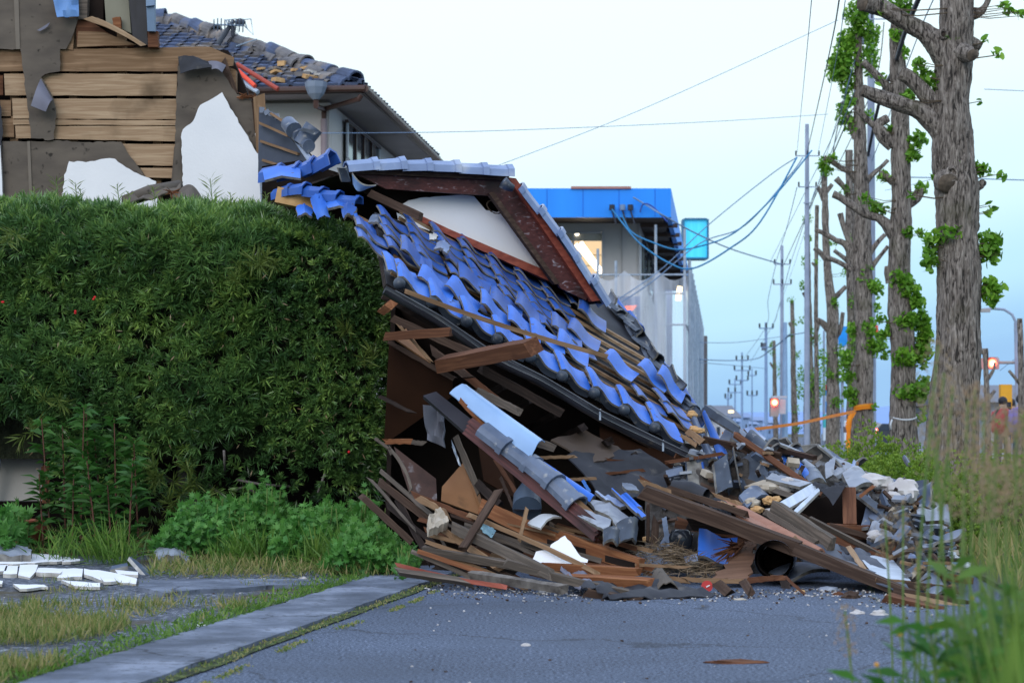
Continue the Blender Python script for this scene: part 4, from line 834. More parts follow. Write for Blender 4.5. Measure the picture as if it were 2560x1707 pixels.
ginkgo(26.7, [(898, 18, 12), (897, 40, 14), (898, 80, 16), (900, 110, 17), (901, 150, 19), (901, 180, 19), (901, 220, 21), (899, 260, 21), (900, 300, 23), (902, 340, 24), (903, 400, 24), (904, 440, 27), (905, 470, 33)],
       [[(896, 238, 14), (888, 226, 12), (879, 218, 9), (866, 214, 8), (852, 205, 8), (840, 197, 7), (833, 194, 7)],
        [(893, 92, 9), (885, 84, 8), (874, 72, 7), (863, 61, 6)], [(893, 146, 12), (883, 135, 14), (878, 125, 10), (888, 118, 8)],
        [(880, 128, 8), (870, 122, 6), (858, 110, 6), (854, 107, 5)], [(905, 205, 12), (914, 200, 10), (919, 193, 10), (921, 188, 8)], [(893, 182, 8), (884, 175, 6), (879, 173, 5)], [(891, 282, 10), (888, 272, 8), (888, 266, 6)], [(903, 20, 5), (908, 12, 3), (912, -4, 2.5)]],
       [(898, 278, 9, 10, 110), (907, 290, 11, 10, 110), (914, 302, 8, 9, 90), (904, 320, 12, 9, 150), (922, 322, 7, 14, 140), (903, 357, 12, 10, 170), (922, 350, 9, 18, 200), (927, 335, 6, 12, 80), (909, 391, 16, 9, 240), (923, 385, 8, 10, 110), (917, 396, 8, 6, 60),
        (884, 334, 8, 5, 35), (890, 326, 4, 5, 18), (880, 318, 4, 5, 16), (915, 141, 8, 9, 60), (911, 156, 7, 7, 50), (922, 139, 4, 5, 15), (906, 233, 6, 6, 40), (921, 232, 4, 5, 14), (880, 210, 7, 7, 40), (874, 206, 5, 5, 20), (865, 198, 5, 6, 18), (921, 188, 6, 6, 40), (884, 176, 6, 6, 24),
        (906, 98, 6, 8, 30), (898, 2, 12, 9, 90), (905, 12, 7, 7, 40), (896, 35, 6, 6, 25), (882, 80, 6, 6, 20), (907, 96, 5, 5, 20), (888, 130, 5, 6, 22), (919, 418, 4, 5, 16), (924, 410, 3, 3, 6), (904, 54, 3, 6, 14)],
       'second ginkgo from the right with a white rope round it', knots=[(891, 268, 3.0)], n=56, step=.035, amp=.014, leaf=.08)
ginkgo(36, [(858, 18, 7), (858, 60, 8), (859, 100, 10), (860, 140, 13), (861, 180, 15), (862, 220, 17), (863, 260, 19), (863, 300, 19), (864, 340, 17), (865, 400, 17), (865, 455, 19)],
       [[(858, 182, 9), (850, 172, 6), (840, 167, 5), (830, 160, 5), (824, 158, 6)], [(865, 182, 8), (872, 175, 5), (882, 166, 4), (888, 160, 4)], [(856, 265, 9), (846, 245, 7), (836, 240, 5), (826, 234, 5), (815, 229, 4)],
        [(856, 262, 8), (852, 250, 6), (844, 228, 5), (840, 213, 6)], [(868, 255, 7), (876, 244, 5), (885, 234, 4)], [(870, 268, 6), (878, 258, 4), (888, 246, 4)], [(852, 270, 6), (843, 264, 5), (832, 259, 5), (825, 257, 6)],
        [(862, 282, 12), (872, 287, 12), (877, 284, 9)], [(856, 138, 8), (848, 118, 6), (841, 102, 5)], [(850, 205, 6), (846, 190, 5), (836, 178, 6)]],
       [(845, 58, 12, 22, 420), (836, 68, 10, 14, 220), (848, 40, 10, 12, 180), (855, 16, 12, 14, 200), (868, 60, 9, 20, 170), (872, 36, 8, 12, 90), (862, 28, 10, 10, 110), (846, 82, 8, 12, 130), (850, 100, 8, 10, 70), (845, 118, 9, 9, 80), (853, 128, 7, 7, 50), (866, 117, 6, 7, 36), (842, 108, 6, 7, 30),
        (823, 163, 6, 8, 40), (831, 158, 6, 6, 36), (827, 170, 5, 6, 24), (872, 286, 8, 8, 60), (863, 282, 6, 6, 30), (879, 290, 4, 7, 24), (868, 328, 8, 9, 90), (870, 345, 8, 8, 80), (865, 270, 6, 6, 24), (852, 330, 6, 8, 50), (874, 350, 4, 7, 26), (880, 342, 6, 10, 70), (885, 352, 5, 8, 40), (846, 360, 6, 12, 90), (848, 376, 6, 8, 60), (850, 392, 8, 6, 70), (853, 400, 5, 6, 40), (874, 405, 3, 3, 8), (875, 308, 4, 5, 14), (845, 190, 5, 6, 16)],
       'taped ginkgo third from the right, its crown thick with leaf clumps', n=40, amp=.012, leaf=.085)
ginkgo(40, [(849, 150, 7), (850, 220, 8), (851, 280, 9), (852, 340, 9), (852, 400, 10), (853, 450, 12)],
       [[(850, 262, 6), (842, 256, 4), (834, 250, 4)]], [(852, 345, 6, 10, 50), (851, 300, 5, 8, 30), (854, 252, 4, 5, 16), (850, 240, 4, 6, 14)], 'slim ginkgo trunk pressed close behind the taped one on its left', n=24, amp=.016)
ginkgo(45, [(824, 160, 5), (825, 200, 6), (826, 240, 7), (828, 275, 8), (831, 300, 10), (833, 318, 12), (832, 350, 11), (833, 400, 13), (833, 452, 15)],
       [[(824, 200, 6), (820, 190, 5), (817, 187, 4)], [(826, 192, 5), (832, 184, 4)], [(828, 262, 6), (820, 252, 5), (814, 248, 4)], [(830, 300, 7), (838, 294, 5), (846, 286, 4)], [(833, 338, 8), (840, 330, 5), (843, 312, 4)], [(830, 330, 9), (823, 323, 7), (816, 318, 4)]],
       [(824, 170, 5, 7, 26), (834, 303, 5, 6, 40), (822, 357, 6, 10, 60), (829, 372, 5, 6, 30), (838, 350, 5, 7, 50), (840, 363, 4, 5, 30), (836, 402, 7, 6, 60), (839, 375, 4, 9, 40), (832, 242, 4, 6, 16), (843, 273, 4, 5, 14)], 'fourth ginkgo from the right, forking with short pale stubs', n=24, amp=.016)
ginkgo(57, [(807, 212, 4), (808, 260, 5), (808, 300, 7), (809, 350, 8), (809, 400, 11), (810, 448, 13)], [[(808, 300, 4), (803, 292, 3)], [(810, 340, 4), (816, 334, 3), (819, 322, 3)]],
       [(807, 219, 5, 6, 60), (807, 238, 4, 6, 40), (804, 262, 3, 8, 34), (803, 286, 5, 6, 40), (809, 330, 4, 5, 26), (815, 340, 7, 8, 60), (811, 378, 10, 12, 180), (820, 388, 8, 12, 120), (812, 398, 9, 10, 120), (801, 372, 5, 8, 40), (800, 392, 4, 8, 36), (824, 370, 5, 6, 40), (798, 428, 5, 4, 30), (801, 320, 4, 5, 14)], 'fifth ginkgo from the right, leafy low on its trunk', n=18, amp=.016)
ginkgo(74, [(792, 300, 3.6), (793, 350, 5), (794, 400, 6), (795, 446, 7)], [[(793, 330, 3), (789, 322, 2.5)]], [(791, 300, 4, 4, 26), (795, 322, 4, 4, 16), (797, 355, 4, 6, 30), (800, 380, 6, 8, 50), (796, 410, 4, 6, 26), (790, 335, 3, 3, 10)], 'sixth and slender ginkgo just right of the light blue post', n=14, amp=.012)
ginkgo(84, [(774, 340, 3), (775, 400, 4.5), (776, 444, 6)], [[(775, 370, 2.5), (770, 362, 2)]], [(771, 352, 4, 4, 20), (777, 366, 5, 7, 34), (770, 345, 3, 6, 20), (779, 375, 3, 4, 16)], 'farthest pruned ginkgo left of the light blue post', n=14, amp=.012)
ginkgo(48, [(817, 205, 4), (816, 300, 4), (817, 400, 5), (818, 448, 6)], [[(817, 268, 3), (812, 262, 2.5)]], [(816, 262, 3, 3, 8)], 'straight bare thin trunk between the fourth and fifth ginkgos', n=12, amp=.01)
# pruned saplings to the right
ginkgo(40, [(985, 348, 6), (986, 370, 5), (987, 400, 6), (988, 440, 7)], [[(986, 355, 4), (980, 350, 3)], [(987, 380, 4), (993, 370, 3), (995, 362, 2.5)], [(987, 400, 4), (995, 390, 3)], [(987, 425, 4), (996, 412, 3), (1000, 406, 2)]], [(996, 420, 3, 3, 8)], 'small pruned tree with knobbly stubs behind the seed grass', n=14, amp=.012, name='pruned_tree')
ginkgo(38, [(1020, 318, 5), (1021, 360, 6), (1022, 440, 8)], [[(1021, 385, 4), (1014, 376, 3), (1009, 370, 3)]], [(1023, 418, 5, 8, 40)], 'bare pruned tree at the far right edge beside the lamp post', n=14, amp=.012, name='pruned_tree')
# orange tape, hanging tail, rope
M_TAPE = gen('orange_tape', [(0.3, (0.95, 0.33, 0.02)), (0.7, (1.0, 0.48, 0.05))], scale=4, stretch=(1, 1, 3), rough=0.5, bump=0.2, trans=.45)
def ribbon(mb, pts, w_, th=.004):
    pts = [Vector(p) for p in pts]
    for i in range(len(pts) - 1):
        a, b = pts[i], pts[i + 1]; wa_, wb_ = (w_[i], w_[i + 1]) if isinstance(w_, (list, tuple)) else (w_, w_)
        d = (b - a).normalized(); s = d.cross(Vector((0, 1, 0))).normalized()
        mb.prism([a - s * wa_ / 2, a + s * wa_ / 2, b + s * wb_ / 2, b - s * wb_ / 2], (0, th, 0))
te = empty('warning_tape', P(863, 432, 35.7), 'orange warning tape strung from the rubble to the third ginkgo and knotted round it', 'tape')
m = MB(); tp = smoothp([P(722, 433, 15.0), P(760, 428, 20), P(800, 422.5, 26), P(835, 415, 31), P(855, 411, 35.2)], 6); ribbon(m, tp, [lerp(.022, .055, i / (len(tp) - 1)) for i in range(len(tp))]); m.obj('strung_tape', M_TAPE, te)
m = MB(); r_ = 8.9 / F * 36
ring = [P(863.5, 411.5, 36) + Vector((-r_ * 1.12 * math.cos(a), -r_ * 1.2 * math.sin(a), .025 * math.sin(a) + .05 * (a / math.pi))) for a in [k * math.pi / 12 for k in range(13)]]
for i in range(12):
    for dz in (0, .04): m.prism([ring[i] + Uz * dz, ring[i + 1] + Uz * dz, ring[i + 1] + Uz * (dz + .055), ring[i] + Uz * (dz + .055)], (0, .006 + .004 * (dz > 0), 0))
m.obj('wrap', M_TAPE, te)
m = MB(); ribbon(m, [P(855, 411, 35.6), P(849.5, 418, 35.6), P(848.5, 432, 35.62), P(848, 444, 35.6), P(848.6, 456, 35.6)], [.06, .10, .07, .08, .03]); ribbon(m, [P(852, 412, 35.58), P(847.5, 424, 35.55), P(849, 438, 35.55)], [.04, .08, .03]); m.obj('hanging_tail', M_TAPE, te)
m = MB(); rr_ = 12.6 / F * 26.7; m.tube([P(903.5, 418, 26.7) + Vector((rr_ * math.cos(a), -rr_ * 1.05 * math.sin(a), .02 * math.cos(a * 2))) for a in [k * math.pi / 12 for k in range(25)]], .014, 6)
m.tube([P(892, 419, 26.4), P(890.5, 424, 26.38), P(891, 429, 26.38)], .012, 6); m.obj('white_rope', flat('rope_white', (0.5, 0.52, 0.55)), None, smooth=True, label='white rope tied round the second ginkgo trunk', cat='rope')

# ================================================================ SHRUBS AND GRASS ON THE STRIP
def shrub(px, Y, w_, h_, d_, n_, label, leaf=.035, mat=None, name='azalea_bush', z0=.08, grp='azalea bushes under the ginkgos'):
    c = P(px, 0, Y); e = empty(name, (c.x, Y, 0), label, 'shrub', grp)
    d = unit(RNG.normal(size=(n_, 3))); d[:, 2] = np.abs(d[:, 2]) * 1.0; d = unit(d)
    lump = np.array([.78 + .34 * noise.noise(Vector((q[0] * 2.6 + px, q[1] * 2.6, q[2] * 2.6))) + .12 * noise.noise(Vector((q[0] * 8 + px, q[1] * 8, q[2] * 8))) for q in d])
    rad = lump * (1 - .35 * RNG.random(n_) ** 2.2)
    pos = np.array([c.x, Y, z0]) + d * rad[:, None] * np.array([w_ / 2, d_ / 2, h_ * 1.15])
    k = 5; base = np.repeat(pos, k, 0); dr = np.repeat(d, k, 0) * .8 + RNG.normal(size=(n_ * k, 3)) * .7 + np.array([0, 0, .5])
    V = blades(base, dr, leaf * RNG.uniform(.6, 1.2, n_ * k), leaf * .5)
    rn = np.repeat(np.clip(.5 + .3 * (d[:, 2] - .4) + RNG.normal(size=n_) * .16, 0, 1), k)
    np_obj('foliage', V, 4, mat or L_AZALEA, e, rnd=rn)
    m = MB()
    for i in range(16):
        q = pos[RNG.integers(n_)]; a = Vector((c.x + random.uniform(-.2, .2) * w_, Y + random.uniform(-.2, .2) * d_, 0)); m.tube([a, lerp(a, Vector(q), .5) + Vector((0, 0, .05)), lerp(a, Vector(q), .93)], [.012, .009, .004], 5)
    m.obj('stems', STEM, e); return e
shrub(850, 21.5, 1.5, .68, 1.4, 3000, 'leftmost azalea bush, low and rounded, behind the broken tiles')
shrub(880, 20, 1.3, .80, 1.3, 3400, 'tallest azalea bush, at the foot of the roped second trunk')
shrub(906, 17.5, 1.15, .66, 1.2, 3200, 'azalea bush touching the left side of the nearest trunk')
shrub(862, 17.6, .9, .46, .9, 1800, 'small azalea bush behind the pale mortar lumps')
shrub(924, 15.2, .8, .5, .8, 2000, 'leggy azalea bush in front of the nearest trunk, brown stems showing', mat=L_AZALEA)
shrub(945, 14.6, .7, .45, .7, 1600, 'small azalea bush at the right end of the rubble')
shrub(985, 17, 1.6, .6, 1.4, 2600, 'azalea bush right of the nearest trunk, dim behind the tall grass')
shrub(1012, 22, 1.8, .75, 1.6, 1800, 'farther azalea bush at the right edge behind the tall grass')
def grass(name, fn, n_, L, wd, mat, label=None, lean=.35, kind='stuff', droop=.1, rnd=None):
    pos = np.array([fn() for _ in range(n_)]); d = RNG.normal(size=(n_, 3)) * lean + np.array([0, 0, 1.0])
    return np_obj(name, blades(pos, d, L * RNG.uniform(.45, 1.15, n_), wd, droop), 4, mat, None, loc=Vector((0, 0, 0)) + Vector((float(pos[0][0]), float(pos[0][1]), 0)), kind=kind, label=label, cat='grass')
def strip_pt(y0, y1, w0=0.0, w1=3.4):
    def f():
        Y = y0 + (y1 - y0) * random.random() ** 1.5; return (xs(Y) + random.uniform(w0, w1), Y, .03)
    return f
grass('lawn_grass', strip_pt(8, 70), 30000, .24, .016, L_GRASS, 'green and tan rough grass on the strip under the ginkgo row', lean=.3)
grass('lawn_tall_grass', strip_pt(22, 60, 0, 1.6), 9000, .42, .016, L_TALL, 'fresh green taller grass beyond the rubble along the lane edge', lean=.25)

# ================================================================ THE HEDGE
hx0, hx1, hy0, hy1, hz0, hz1 = -4.9, -.92, 15.3, 17.2, .36, 2.50
he = empty('clipped_hedge', ((hx0 + hx1) / 2, 16.2, 0), 'clipped dark green narrow leaved hedge filling the left of the picture', 'hedge')
def hedge_surface(n_):
    "points and normals on the front, right end and top of a rounded box, with lumps"
    P_, N_ = [], []
    cx, cy, cz = (hx0 + hx1) / 2, (hy0 + hy1) / 2, (hz0 + hz1) / 2; hx, hy, hz = (hx1 - hx0) / 2, (hy1 - hy0) / 2, (hz1 - hz0) / 2; r = .34
    area = [2 * hx * 2 * hz, 2 * hy * 2 * hz * .9, 2 * hx * 2 * hy * .8, 2 * hx * 2 * hy * .12]; tot = sum(area)
    for _ in range(n_):
        q = random.random() * tot; u, v = random.uniform(-1, 1), random.uniform(-1, 1)
        if q < area[0] + area[1]:
            La, Lb, Lc = 2 * hx - r, math.pi * r / 2, 2 * hy - 2 * r; t = random.random() * (La + Lb + Lc)
            if t < La: p = Vector((-hx + t, -hy, v * hz))
            elif t < La + Lb: a = (t - La) / r; p = Vector((hx - r + 2 * r * math.sin(a), -hy + r - 2 * r * math.cos(a), v * hz))
            else: p = Vector((hx, -hy + r + (t - La - Lb), v * hz))
        elif q < area[0] + area[1] + area[2]: p = Vector((u * hx, v * hy, hz))
        else: p = Vector((u * hx, v * hy, -hz))
        c = Vector((max(-hx, min(hx - r, p.x)), max(-hy + r, min(hy - r, p.y)), max(-hz + r * .6, min(hz - r * .7, p.z)))); d = p - c
        n = d.normalized() if d.length > 1e-6 else Vector((0, -1, 0)); p = c + n * r
        w_ = Vector((cx, cy, cz)) + p
        l = .13 * noise.noise(w_ * 1.3) + .10 * noise.noise(w_ * 3.4 + Vector((9, 0, 0))) + .05 * noise.noise(w_ * 8)
        # right end leans in towards the foot; ragged foot
        t = (w_.z - hz0) / (hz1 - hz0)
        if w_.x > -2.2: w_.x -= (w_.x + 2.2) / 1.18 * (.16 * max(0, (.42 - t)) / .42 + .12 * max(0, t - .82) / .18)
        if t > .7 and w_.x > -2.1: w_.z -= .24 * (max(0, w_.x + 2.1) / 1.2) ** 2
        P_.append(w_ + n * l); N_.append(n)
    return np.array(P_), np.array(N_)
def tufts(pos, nrm, k, L, wd, openness=.75, up=.35):
    n_ = len(pos); ax = unit(nrm * .9 + RNG.normal(size=(n_, 3)) * .45 + np.array([0, 0, up]))
    A = np.repeat(ax, k, 0); B = np.repeat(pos, k, 0)
    side = unit(np.cross(A, RNG.normal(size=A.shape)))
    op = openness * RNG.uniform(.35, 1.3, (n_ * k, 1))
    sh = RNG.uniform(0, .6, (n_ * k, 1)) * np.repeat(np.broadcast_to(L, (n_,)), k)[:, None]
    Lr = np.repeat(np.broadcast_to(L, (n_,)), k) * RNG.uniform(.7, 1.15, n_ * k)
    return blades(B + A * sh, A + side * op, Lr, wd, .06)
pos, nrm = hedge_surface(11000)
# thin the foot of the hedge so stems and gaps show
keep = (pos[:, 2] > np.where((pos[:, 0] > -2.7) & (pos[:, 0] < -1.95), .80, .56) + .12 * np.sin(pos[:, 0] * 3.1 + 1.0)) | (RNG.random(len(pos)) < .22); keep &= ~((pos[:, 0] < -3.55) & (pos[:, 2] < .98) & (pos[:, 0] > -4.1 - 1)); pos, nrm = pos[keep], nrm[keep]
sz = np.array([.075 + .035 * noise.noise(Vector(p) * 1.1) for p in pos]) * np.where(pos[:, 0] > -1.9, .82, 1.08)
V1 = tufts(pos, nrm, 17, sz * 1.22, .0115, .95)
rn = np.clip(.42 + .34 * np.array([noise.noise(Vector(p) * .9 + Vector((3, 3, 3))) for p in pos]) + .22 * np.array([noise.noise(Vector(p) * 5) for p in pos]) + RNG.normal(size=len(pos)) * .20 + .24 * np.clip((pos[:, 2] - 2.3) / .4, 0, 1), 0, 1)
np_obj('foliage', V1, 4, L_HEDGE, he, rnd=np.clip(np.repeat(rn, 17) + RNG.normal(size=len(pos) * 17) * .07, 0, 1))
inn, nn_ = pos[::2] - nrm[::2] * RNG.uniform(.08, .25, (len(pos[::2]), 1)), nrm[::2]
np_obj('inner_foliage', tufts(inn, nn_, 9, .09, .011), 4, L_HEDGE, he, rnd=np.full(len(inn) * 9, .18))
m = MB(); m.box(((hx0 + hx1) / 2 - .06, (hy0 + hy1) / 2 + .05, (hz0 + hz1) / 2 + .06), (hx1 - hx0 - .36, hy1 - hy0 - .55, hz1 - hz0 - .55)); m.obj('dark_core', gen('hedge_core', [(0.3, (0.008, 0.012, 0.006)), (0.7, (0.03, 0.035, 0.018))], scale=18, rough=1, bump=1.0, bdist=.05), he)  # solid dark box added inside the leaves to stop seeing through
# pale fresh shoots standing up from the top
sp = []; sh_def = [(56, 183, 5, 1.0), (75, 186, 6, .9), (117, 188, 6, .8), (128, 195, 4, .6), (210, 182, 9, 1.25), (153, 190, 5, .7), (80, 192, 4, .6), (34, 190, 4, .6), (230, 196, 4, .6), (265, 195, 4, .6), (300, 205, 4, .5)]
m = MB()
for px, py, rr2, sc_ in sh_def:
    t_ = P(px, py - 4, 15.9); b0 = Vector((t_.x + .03, 15.95, 2.55)); m.tube([b0, t_], [.006, .003], 5)
    for k in range(int(26 * sc_)):
        q = lerp(b0, t_, .2 + .8 * k / (26 * sc_)); a = k * 2.4; sp.append((q.x, q.y, q.z, math.cos(a), math.sin(a) * .8, .75, .11 * sc_))
m.obj('shoot_stem', STEM_G, he); sp = np.array(sp); np_obj('fresh_shoots', blades(sp[:, :3], sp[:, 3:6], sp[:, 6], .009, .1), 4, L_HEDGE_Y, he)
# brighter long leaved sprays on the face
q = [(262, 268, 9), (256, 262, 8), (270, 262, 8), (245, 272, 7), (165, 487, 8), (175, 500, 9), (190, 490, 9), (196, 478, 8), (205, 500, 9), (150, 475, 8), (12, 240, 7), (30, 430, 8), (55, 405, 6), (345, 330, 7), (374, 362, 6)]
cp = np.array([P(a, b, 15.12) for a, b, c_ in q for _ in range(3)]) + RNG.normal(size=(len(q) * 3, 3)) * .04; cn = np.tile(np.array([0, -1.0, .1]), (len(cp), 1))
np_obj('bright_sprays', tufts(cp, cn, 16, .15, .012, 1.1, .1), 4, L_HEDGE_Y, he, rnd=RNG.random(len(cp) * 16) * .55)
# trunk and bare boughs
m = MB(); m.tube([P(190, 524, 15.9), P(191, 505, 15.9), P(189, 488, 16.0), P(186, 465, 16.1)], [.12, .09, .085, .07], 14); BKH = gen('hedge_trunk_bark', [(0.3, (0.07, 0.06, 0.055)), (0.7, (0.19, 0.17, 0.16))], scale=12, stretch=(1, 1, .4), rough=.9, bump=.6)
m.obj('trunk', BKH, he, smooth=True)
MB().tube([P(189, 492, 15.95), P(172, 482, 15.8), P(158, 470, 15.5), P(147, 456, 15.35)], [.03, .022, .016, .01], 8).obj('bough', BKH, he, smooth=True)
MB().tube([P(191, 486, 15.95), P(202, 478, 15.7), P(206, 462, 15.4)], [.02, .014, .008], 8).obj('bough', BKH, he, smooth=True)
for L_ in ([(236, 479, 15.3), (262, 484, 15.3), (290, 486, 15.4)], [(208, 484, 15.5), (222, 494, 15.4), (235, 508, 15.4)], [(224, 450, 15.1), (225, 470, 15.2)], [(326, 470, 15.3), (318, 492, 15.3)], [(60, 500, 15.2), (70, 460, 15.4)], [(232, 490, 15.5), (245, 486, 15.5), (262, 496, 15.5)]): MB().tube([P(*a) for a in L_], .010, 6).obj('bough', BKH, he, smooth=True)
fl = [(3, 302), (75, 312), (94, 298), (349, 451)]
m = MB()
for a, b in fl: c = P(a, b, 15.0); [m.sphere(c + Vector((random.uniform(-.01, .01), random.uniform(-.01, .01), random.uniform(-.01, .01))), .011, 0, 6, (1, .7, .8)) for _ in range(2)]
m.obj('red_blossom', flat('red_petals', (0.60, 0.015, 0.02)), he, smooth=True)
# dead twigs and white slivers caught in the hedge
cp = np.array([P(random.uniform(8, 370), random.uniform(230, 480), random.uniform(14.95, 15.2)) for _ in range(90)]); np_obj('dry_leaves', blades(cp, RNG.normal(size=(90, 3)) + np.array([0, 0, -1.2]), .055, .009), 4, L_SEED, he)

# ================================================================ WEEDS BELOW THE HEDGE
def mugwort(px0, px1, py_t, py_b, Y, n_, label, L=.075):
    n_ = int(n_ * 1.5); L *= .8
    c = P((px0 + px1) / 2, 0, Y); x0, x1 = P(px0, 0, Y).x, P(px1, 0, Y).x; zt = P(0, py_t, Y).z; e = empty('mugwort_clump', (c.x, Y, 0), label, 'weed', 'mugwort clumps under the hedge')
    u = RNG.uniform(-1, 1, n_); v = RNG.uniform(-1, 1, n_); hgt = (zt) * np.sqrt(np.clip(1 - .75 * u ** 2 - .0 * v ** 2, 0, 1)) * (.85 + .22 * np.sin(u * 9 + px0) * np.cos(v * 5))
    t = RNG.random(n_) ** .55; depth = .45
    pos = np.stack([c.x + u * (x1 - x0) / 2, Y + v * depth - t * 0, np.clip(hgt * t, .03, 9) * (1 - .35 * np.clip(-v, 0, 1) ** 2)], 1)
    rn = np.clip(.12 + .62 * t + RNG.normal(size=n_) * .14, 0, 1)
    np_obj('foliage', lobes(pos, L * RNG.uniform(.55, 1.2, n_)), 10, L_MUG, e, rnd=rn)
    m = MB()
    for k in range(18):
        uu = random.uniform(-.8, .8); x = c.x + uu * (x1 - x0) / 2; h_ = zt * math.sqrt(1 - .75 * uu * uu) * random.uniform(.7, 1); y = Y + random.uniform(-.3, .3); m.tube([(x, y, 0), (x + random.uniform(-.05, .05), y, h_)], [.007, .004], 5)
    m.obj('stems', STEM_G, e)
mugwort(160, 262, 494, 562, 14.1, 1700, 'mugwort clump at the foot of the hedge trunk'); mugwort(232, 290, 478, 560, 14.4, 1100, 'tallest mugwort clump in the middle under the hedge'); mugwort(275, 372, 500, 572, 13.6, 2100, 'mugwort clump under the right end of the hedge')
mugwort(330, 398, 520, 578, 12.75, 1500, 'lush mugwort clump nearest the splintered wood, over the kerb end', L=.07)
mugwort(345, 384, 488, 520, 14.0, 260, 'sparse mugwort sprays hanging beside the broken boards', L=.09); mugwort(396, 418, 540, 566, 12.3, 140, 'small mugwort sprig growing through the fallen laths', L=.06); mugwort(-8, 22, 500, 546, 14.2, 260, 'broad leaved weed clump above the flowerpot', L=.11)
gi = 0
for px, Yw, ht in ((52, 14.6, 1.0), (66, 14.7, .95), (80, 14.5, 1.1), (93, 14.6, 1.05), (105, 14.7, .9), (117, 14.5, 1.0), (128, 14.1, .72), (139, 14.6, .85), (72, 14.3, .6), (98, 14.2, .7), (44, 14.5, .6), (112, 14.2, .55)):
    gi += 1; x = P(px, 0, Yw).x
    e = empty('leafy_weed', (x, Yw, 0), 'tall leafy weed stem with pointed leaves crowded under the left of the hedge', 'weed', 'leafy weed stems under the hedge')
    top = Vector((x + random.uniform(-.08, .08), Yw - random.uniform(0, .1), ht)); MB().tube([(x, Yw, 0), lerp(Vector((x, Yw, 0)), top, .5), top], [.007, .006, .004], 6).obj('stem', flat('red_brown_stem', (0.11, 0.045, 0.03)), e)
    k = int(95 * ht); t = RNG.random(k) ** .7; bs_ = np.array([x, Yw, 0]) + t[:, None] * (np.array(top) - np.array([x, Yw, 0])); a = RNG.uniform(0, 6.28, k)
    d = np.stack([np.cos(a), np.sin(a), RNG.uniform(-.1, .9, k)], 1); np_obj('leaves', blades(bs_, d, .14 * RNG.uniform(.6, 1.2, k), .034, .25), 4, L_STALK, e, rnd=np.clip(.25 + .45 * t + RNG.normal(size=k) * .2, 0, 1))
# grass along the foot, tufts, lot grass
def footpt():
    px = random.uniform(-20, 395); return tuple(G(px, random.uniform(548, 578) if px > 150 else random.uniform(536, 556), .01))
grass('foot_grass', footpt, 6500, .13, .009, L_GRASS, 'dry and green grass fringe along the foot of the hedge', lean=.5)
for (px, Yt, n_, L_) in ((255, 13.4, 130, .42), (318, 13.0, 150, .40), (346, 12.7, 150, .42), (105, 13.6, 140, .45), (228, 13.3, 90, .3), (388, 12.6, 60, .2), (66, 13.8, 70, .4), (128, 13.4, 60, .4)):
    c = P(px, 0, Yt); pos = np.array([c.x, Yt, .0]) + RNG.normal(size=(n_, 3)) * np.array([.07, .07, 0]); np_obj('grass_tuft', blades(pos, RNG.normal(size=(n_, 3)) * .38 + np.array([0, -.1, 1]), L_ * RNG.uniform(.5, 1.1, n_), .011, .22), 4, L_TALL,
        label={255: 'long bladed grass tuft left of the tallest mugwort', 318: 'arching grass tuft before the right mugwort clump', 346: 'long bladed grass tuft near the kerb end', 105: 'grass tuft among the leafy weeds', 228: 'short grass tuft under the hedge trunk mugwort', 388: 'little grass tuft nearest the fallen wood', 66: 'grass tuft right of the flowerpot', 128: 'grass tuft right of the leafy weeds'}[px], cat='grass', group='grass tufts under the hedge')
def lot():
    while True:
        px = random.uniform(-40, 245) ; py = random.uniform(606, 700); p = G(px, py, .01)
        if p.x > xr(p.y) - .5: continue
        if noise.noise(Vector((p.x * 1.1, p.y * .8, 1))) + .35 * noise.noise(Vector((p.x * 4, p.y * 3, 7))) > -.08 + (.0 if py > 620 else .25): return (p.x, p.y, .005)
grass('lot_grass', lot, 5200, .105, .006, L_GRASS, 'patchy green and straw coloured grass on the gravel lot', lean=.42)
def lot2():
    while True:
        p = G(random.uniform(-20, 330), random.uniform(580, 640), .01)
        if p.x < xr(p.y) - .5 and noise.noise(Vector((p.x * 2.4, p.y * 2, 4))) > .22: return (p.x, p.y, .005)
grass('sparse_grass', lot2, 1100, .06, .006, L_GRASS, 'sparse low grass in the gravel', lean=.6)
def jn():
    Y = random.uniform(6.8, 12.8); return (xr(Y) + random.gauss(0, .03) + .015 * math.sin(Y * 5), Y, .01)
m = MB()
for i in range(70):
    Y = 3 + i * .145; x = xr(Y); w0 = .026 + .022 * noise.noise(Vector((Y * 1.5, 0, 0))); m.add([(x - w0 * .8, Y, .012), (x + w0, Y, .006), (xr(Y + .145) + w0, Y + .145, .006), (xr(Y + .145) - w0 * .8, Y + .145, .012)], [(0, 1, 2, 3)])
tag(m.obj('moss_joint', MOSS, M=Matrix.Identity(4)), 'dark mossy joint between the kerb strip and the asphalt', 'moss', kind='stuff')
grass('joint_weeds', jn, 1100, .022, .006, L_GRASS, 'tiny green weeds growing along the kerb joint', lean=.9)
def jn2():
    Y = random.uniform(6.8, 12.8)
    while noise.noise(Vector((Y * 2.2, 5, 0))) < .02: Y = random.uniform(6.8, 12.8)
    return (xr(Y) + .13 + random.gauss(0, .012) + .02 * math.sin(Y * 2), Y, .002)
grass('crack_weeds', jn2, 1100, .016, .008, L_GRASS, 'yellowish moss flecks in the crack beside the joint', lean=1.0)
def edg():
    Y = random.uniform(6.9, 12.2); return (xr(Y) - .47 - random.random() ** 2 * .25, Y, .02)
grass('strip_edge_weeds', edg, 2600, .05, .008, L_TALL, 'weeds creeping over the outer edge of the kerb strip', lean=.8)

